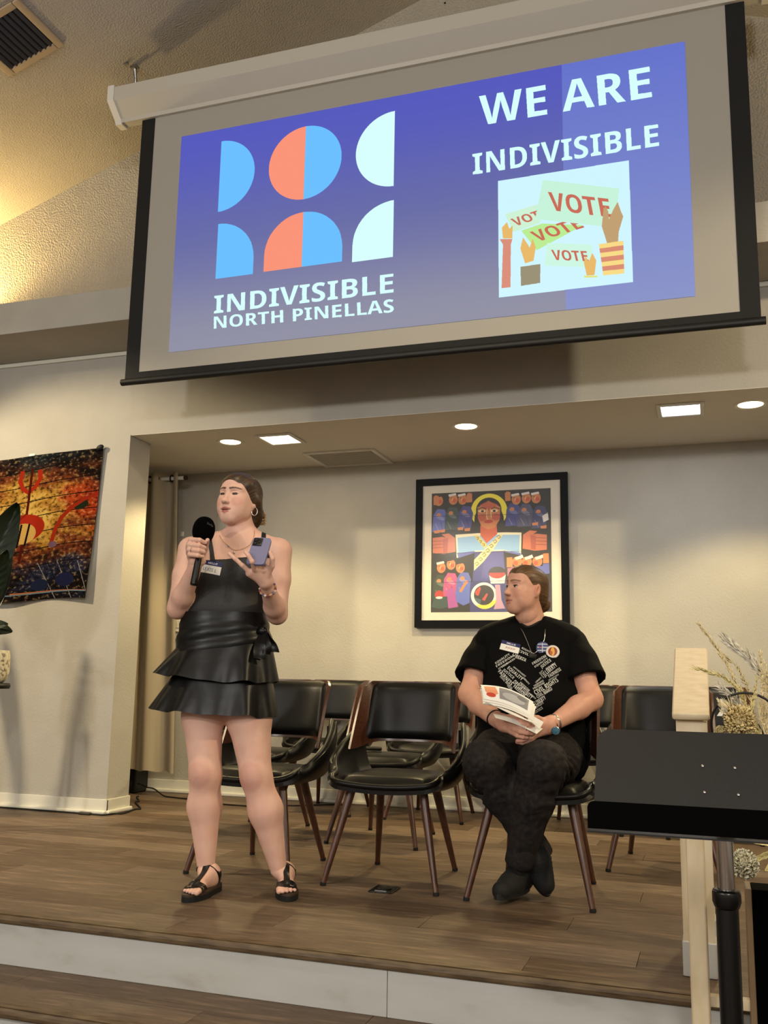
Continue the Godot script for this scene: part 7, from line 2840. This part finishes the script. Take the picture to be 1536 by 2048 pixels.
	mb.lathe([Vector2(0.001, 0.0), Vector2(0.045, 0.0), Vector2(0.06, 0.05), Vector2(0.05, 0.11), Vector2(0.03, 0.13), Vector2(0.028, 0.13), Vector2(0.028, 0.02), Vector2(0.001, 0.02)], 24)
	part(o, "vase", mb, mat(Color(0.55, 0.46, 0.33), 0.6))
	var straw := mat(Color(0.93, 0.87, 0.70), 0.9, 0.0, 0.2)
	var cream := mat(Color(0.98, 0.96, 0.90), 0.9, 0.0, 0.2)
	var green := mat(Color(0.88, 0.83, 0.60), 0.9, 0.0, 0.2)
	var foot := Vector3(0, 0.12, 0)
	var gs := [
		[[Vector3(0.1009, 0.7552, 3.45), Vector3(0.0565, 0.8857, 3.45), Vector3(0.014, 0.9625, 3.46), Vector3(-0.0232, 1.0173, 3.47)], 0.42, 0.35, 0.022, 190, straw],
		[[Vector3(0.1147, 0.755, 3.43), Vector3(0.1002, 0.8405, 3.43), Vector3(0.0736, 0.9003, 3.43), Vector3(0.0347, 0.9378, 3.44)], 0.5, 0.4, 0.02, 170, straw],
		[[Vector3(0.1049, 0.7436, 3.5), Vector3(0.0768, 0.8348, 3.5), Vector3(0.0287, 0.875, 3.51), Vector3(-0.038, 0.8945, 3.52)], 0.5, 0.4, 0.022, 190, green],
		[[Vector3(0.1261, 0.7566, 3.47), Vector3(0.1326, 0.8385, 3.47), Vector3(0.1346, 0.9073, 3.47), Vector3(0.1349, 0.9405, 3.47)], 0.4, 0.6, 0.016, 130, straw],
		[[Vector3(0.1405, 0.7561, 3.44), Vector3(0.149, 0.8249, 3.44), Vector3(0.1491, 0.8802, 3.44), Vector3(0.1481, 0.9136, 3.44)], 0.4, 0.6, 0.016, 120, straw],
		[[Vector3(0.134, 0.7498, 3.46), Vector3(0.1396, 0.8112, 3.46), Vector3(0.1377, 0.8523, 3.46), Vector3(0.1375, 0.8771, 3.46)], 0.4, 0.5, 0.016, 120, straw],
		[[Vector3(0.1007, 0.7118, 3.4), Vector3(0.1053, 0.7537, 3.4), Vector3(0.0652, 0.8156, 3.4), Vector3(0.0295, 0.839, 3.41)], 0.45, 0.7, 0.03, 260, cream],
		[[Vector3(0.0453, 0.7157, 3.52), Vector3(0.0339, 0.7559, 3.53), Vector3(0.0272, 0.7828, 3.54), Vector3(0.019, 0.807, 3.55)], 0.6, 0.6, 0.02, 120, straw],
		[[Vector3(0.0841, 0.7308, 3.53), Vector3(0.0993, 0.7845, 3.53), Vector3(0.1114, 0.825, 3.53), Vector3(0.1183, 0.8627, 3.53)], 0.5, 0.4, 0.02, 150, green],
	]
	var n := 0
	for g in gs:
		var path := [foot]
		for q in g[0]:
			path.append(q - c)
		grass(o, path, g[1], g[2], g[3], g[4], g[5], 200 + n)
		n += 1
	# white plume
	grass(o, [foot, Vector3(0.1806, 0.7566, 3.42) - c, Vector3(0.1657, 0.8501, 3.42) - c, Vector3(0.1098, 0.9249, 3.42) - c, Vector3(0.0564, 0.9681, 3.43) - c], 0.55, 0.36, 0.045, 900, cream, 300, "plume_stem")
	grass(o, [foot, Vector3(0.0944, 0.6926, 3.55) - c, Vector3(0.072, 0.7577, 3.55) - c, Vector3(0.0503, 0.7864, 3.55) - c], 0.6, 0.8, 0.045, 420, straw, 301, "plume_stem")
	pompon(o, Vector3(0.0692, 0.7566, 3.56) - c, 0.042, mat(Color(0.88, 0.80, 0.58), 0.85), 5, "straw coloured pompon flower")
	pompon(o, Vector3(0.0629, 0.3933, 3.6) - c, 0.038, mat(Color(0.88, 0.86, 0.75), 0.85), 6, "pale pompon flower low in the arrangement")
	pompon(o, Vector3(0.0196, 0.7237, 3.54) - c, 0.018, mat(Color(0.84, 0.78, 0.58), 0.85), 7, "small pale flower")
	mb = MB.new()
	var ring := PackedVector3Array()
	var rr := PackedFloat32Array()
	var hc := Vector3(0.0881, 0.7404, 3.5) - c
	for k in 33:
		var t := TAU * k / 32.0
		ring.append(hc + Vector3(cos(t) * 0.092, sin(t) * 0.09, sin(t) * 0.02))
		rr.append(0.0035)
	mb.tube(ring, rr, 7)
	part(o, "hoop", mb, mat(Color(0.05, 0.045, 0.05), 0.4))
	for q in [[Vector3(0.0206, 0.8066, 3.52), Vector3(0.0301, 0.788, 3.53), Vector3(0.0187, 0.7665, 3.54)], [Vector3(0.0232, 0.8066, 3.52), Vector3(0.0376, 0.7829, 3.53), Vector3(0.047, 0.7646, 3.54)]]:
		mb = MB.new()
		band(mb, [q[0] - c, q[1] - c, q[2] - c], [Vector3(0.3, 1, 0), Vector3(1, 0.2, 0), Vector3(1, 0, 0.3)], 0.014, 0.001)
		part(o, "ribbon", mb, M.white)
	# low leaves around the vase
	var r := RandomNumberGenerator.new()
	r.seed = 9
	for k in 26:
		mb = MB.new()
		var tip := Vector3(r.randf_range(-0.16, 0.14), r.randf_range(0.0, 0.14), r.randf_range(-0.05, 0.12))
		leaf(mb, Vector3(0, 0.11, 0), tip + Vector3(0, 0.03, 0), r.randf_range(0.008, 0.018), Vector3(0.2, 0.4, 1), 0.02)
		part(o, "dry_leaf", mb, [straw, green, mat(Color(0.50, 0.40, 0.24), 0.8)][k % 3])
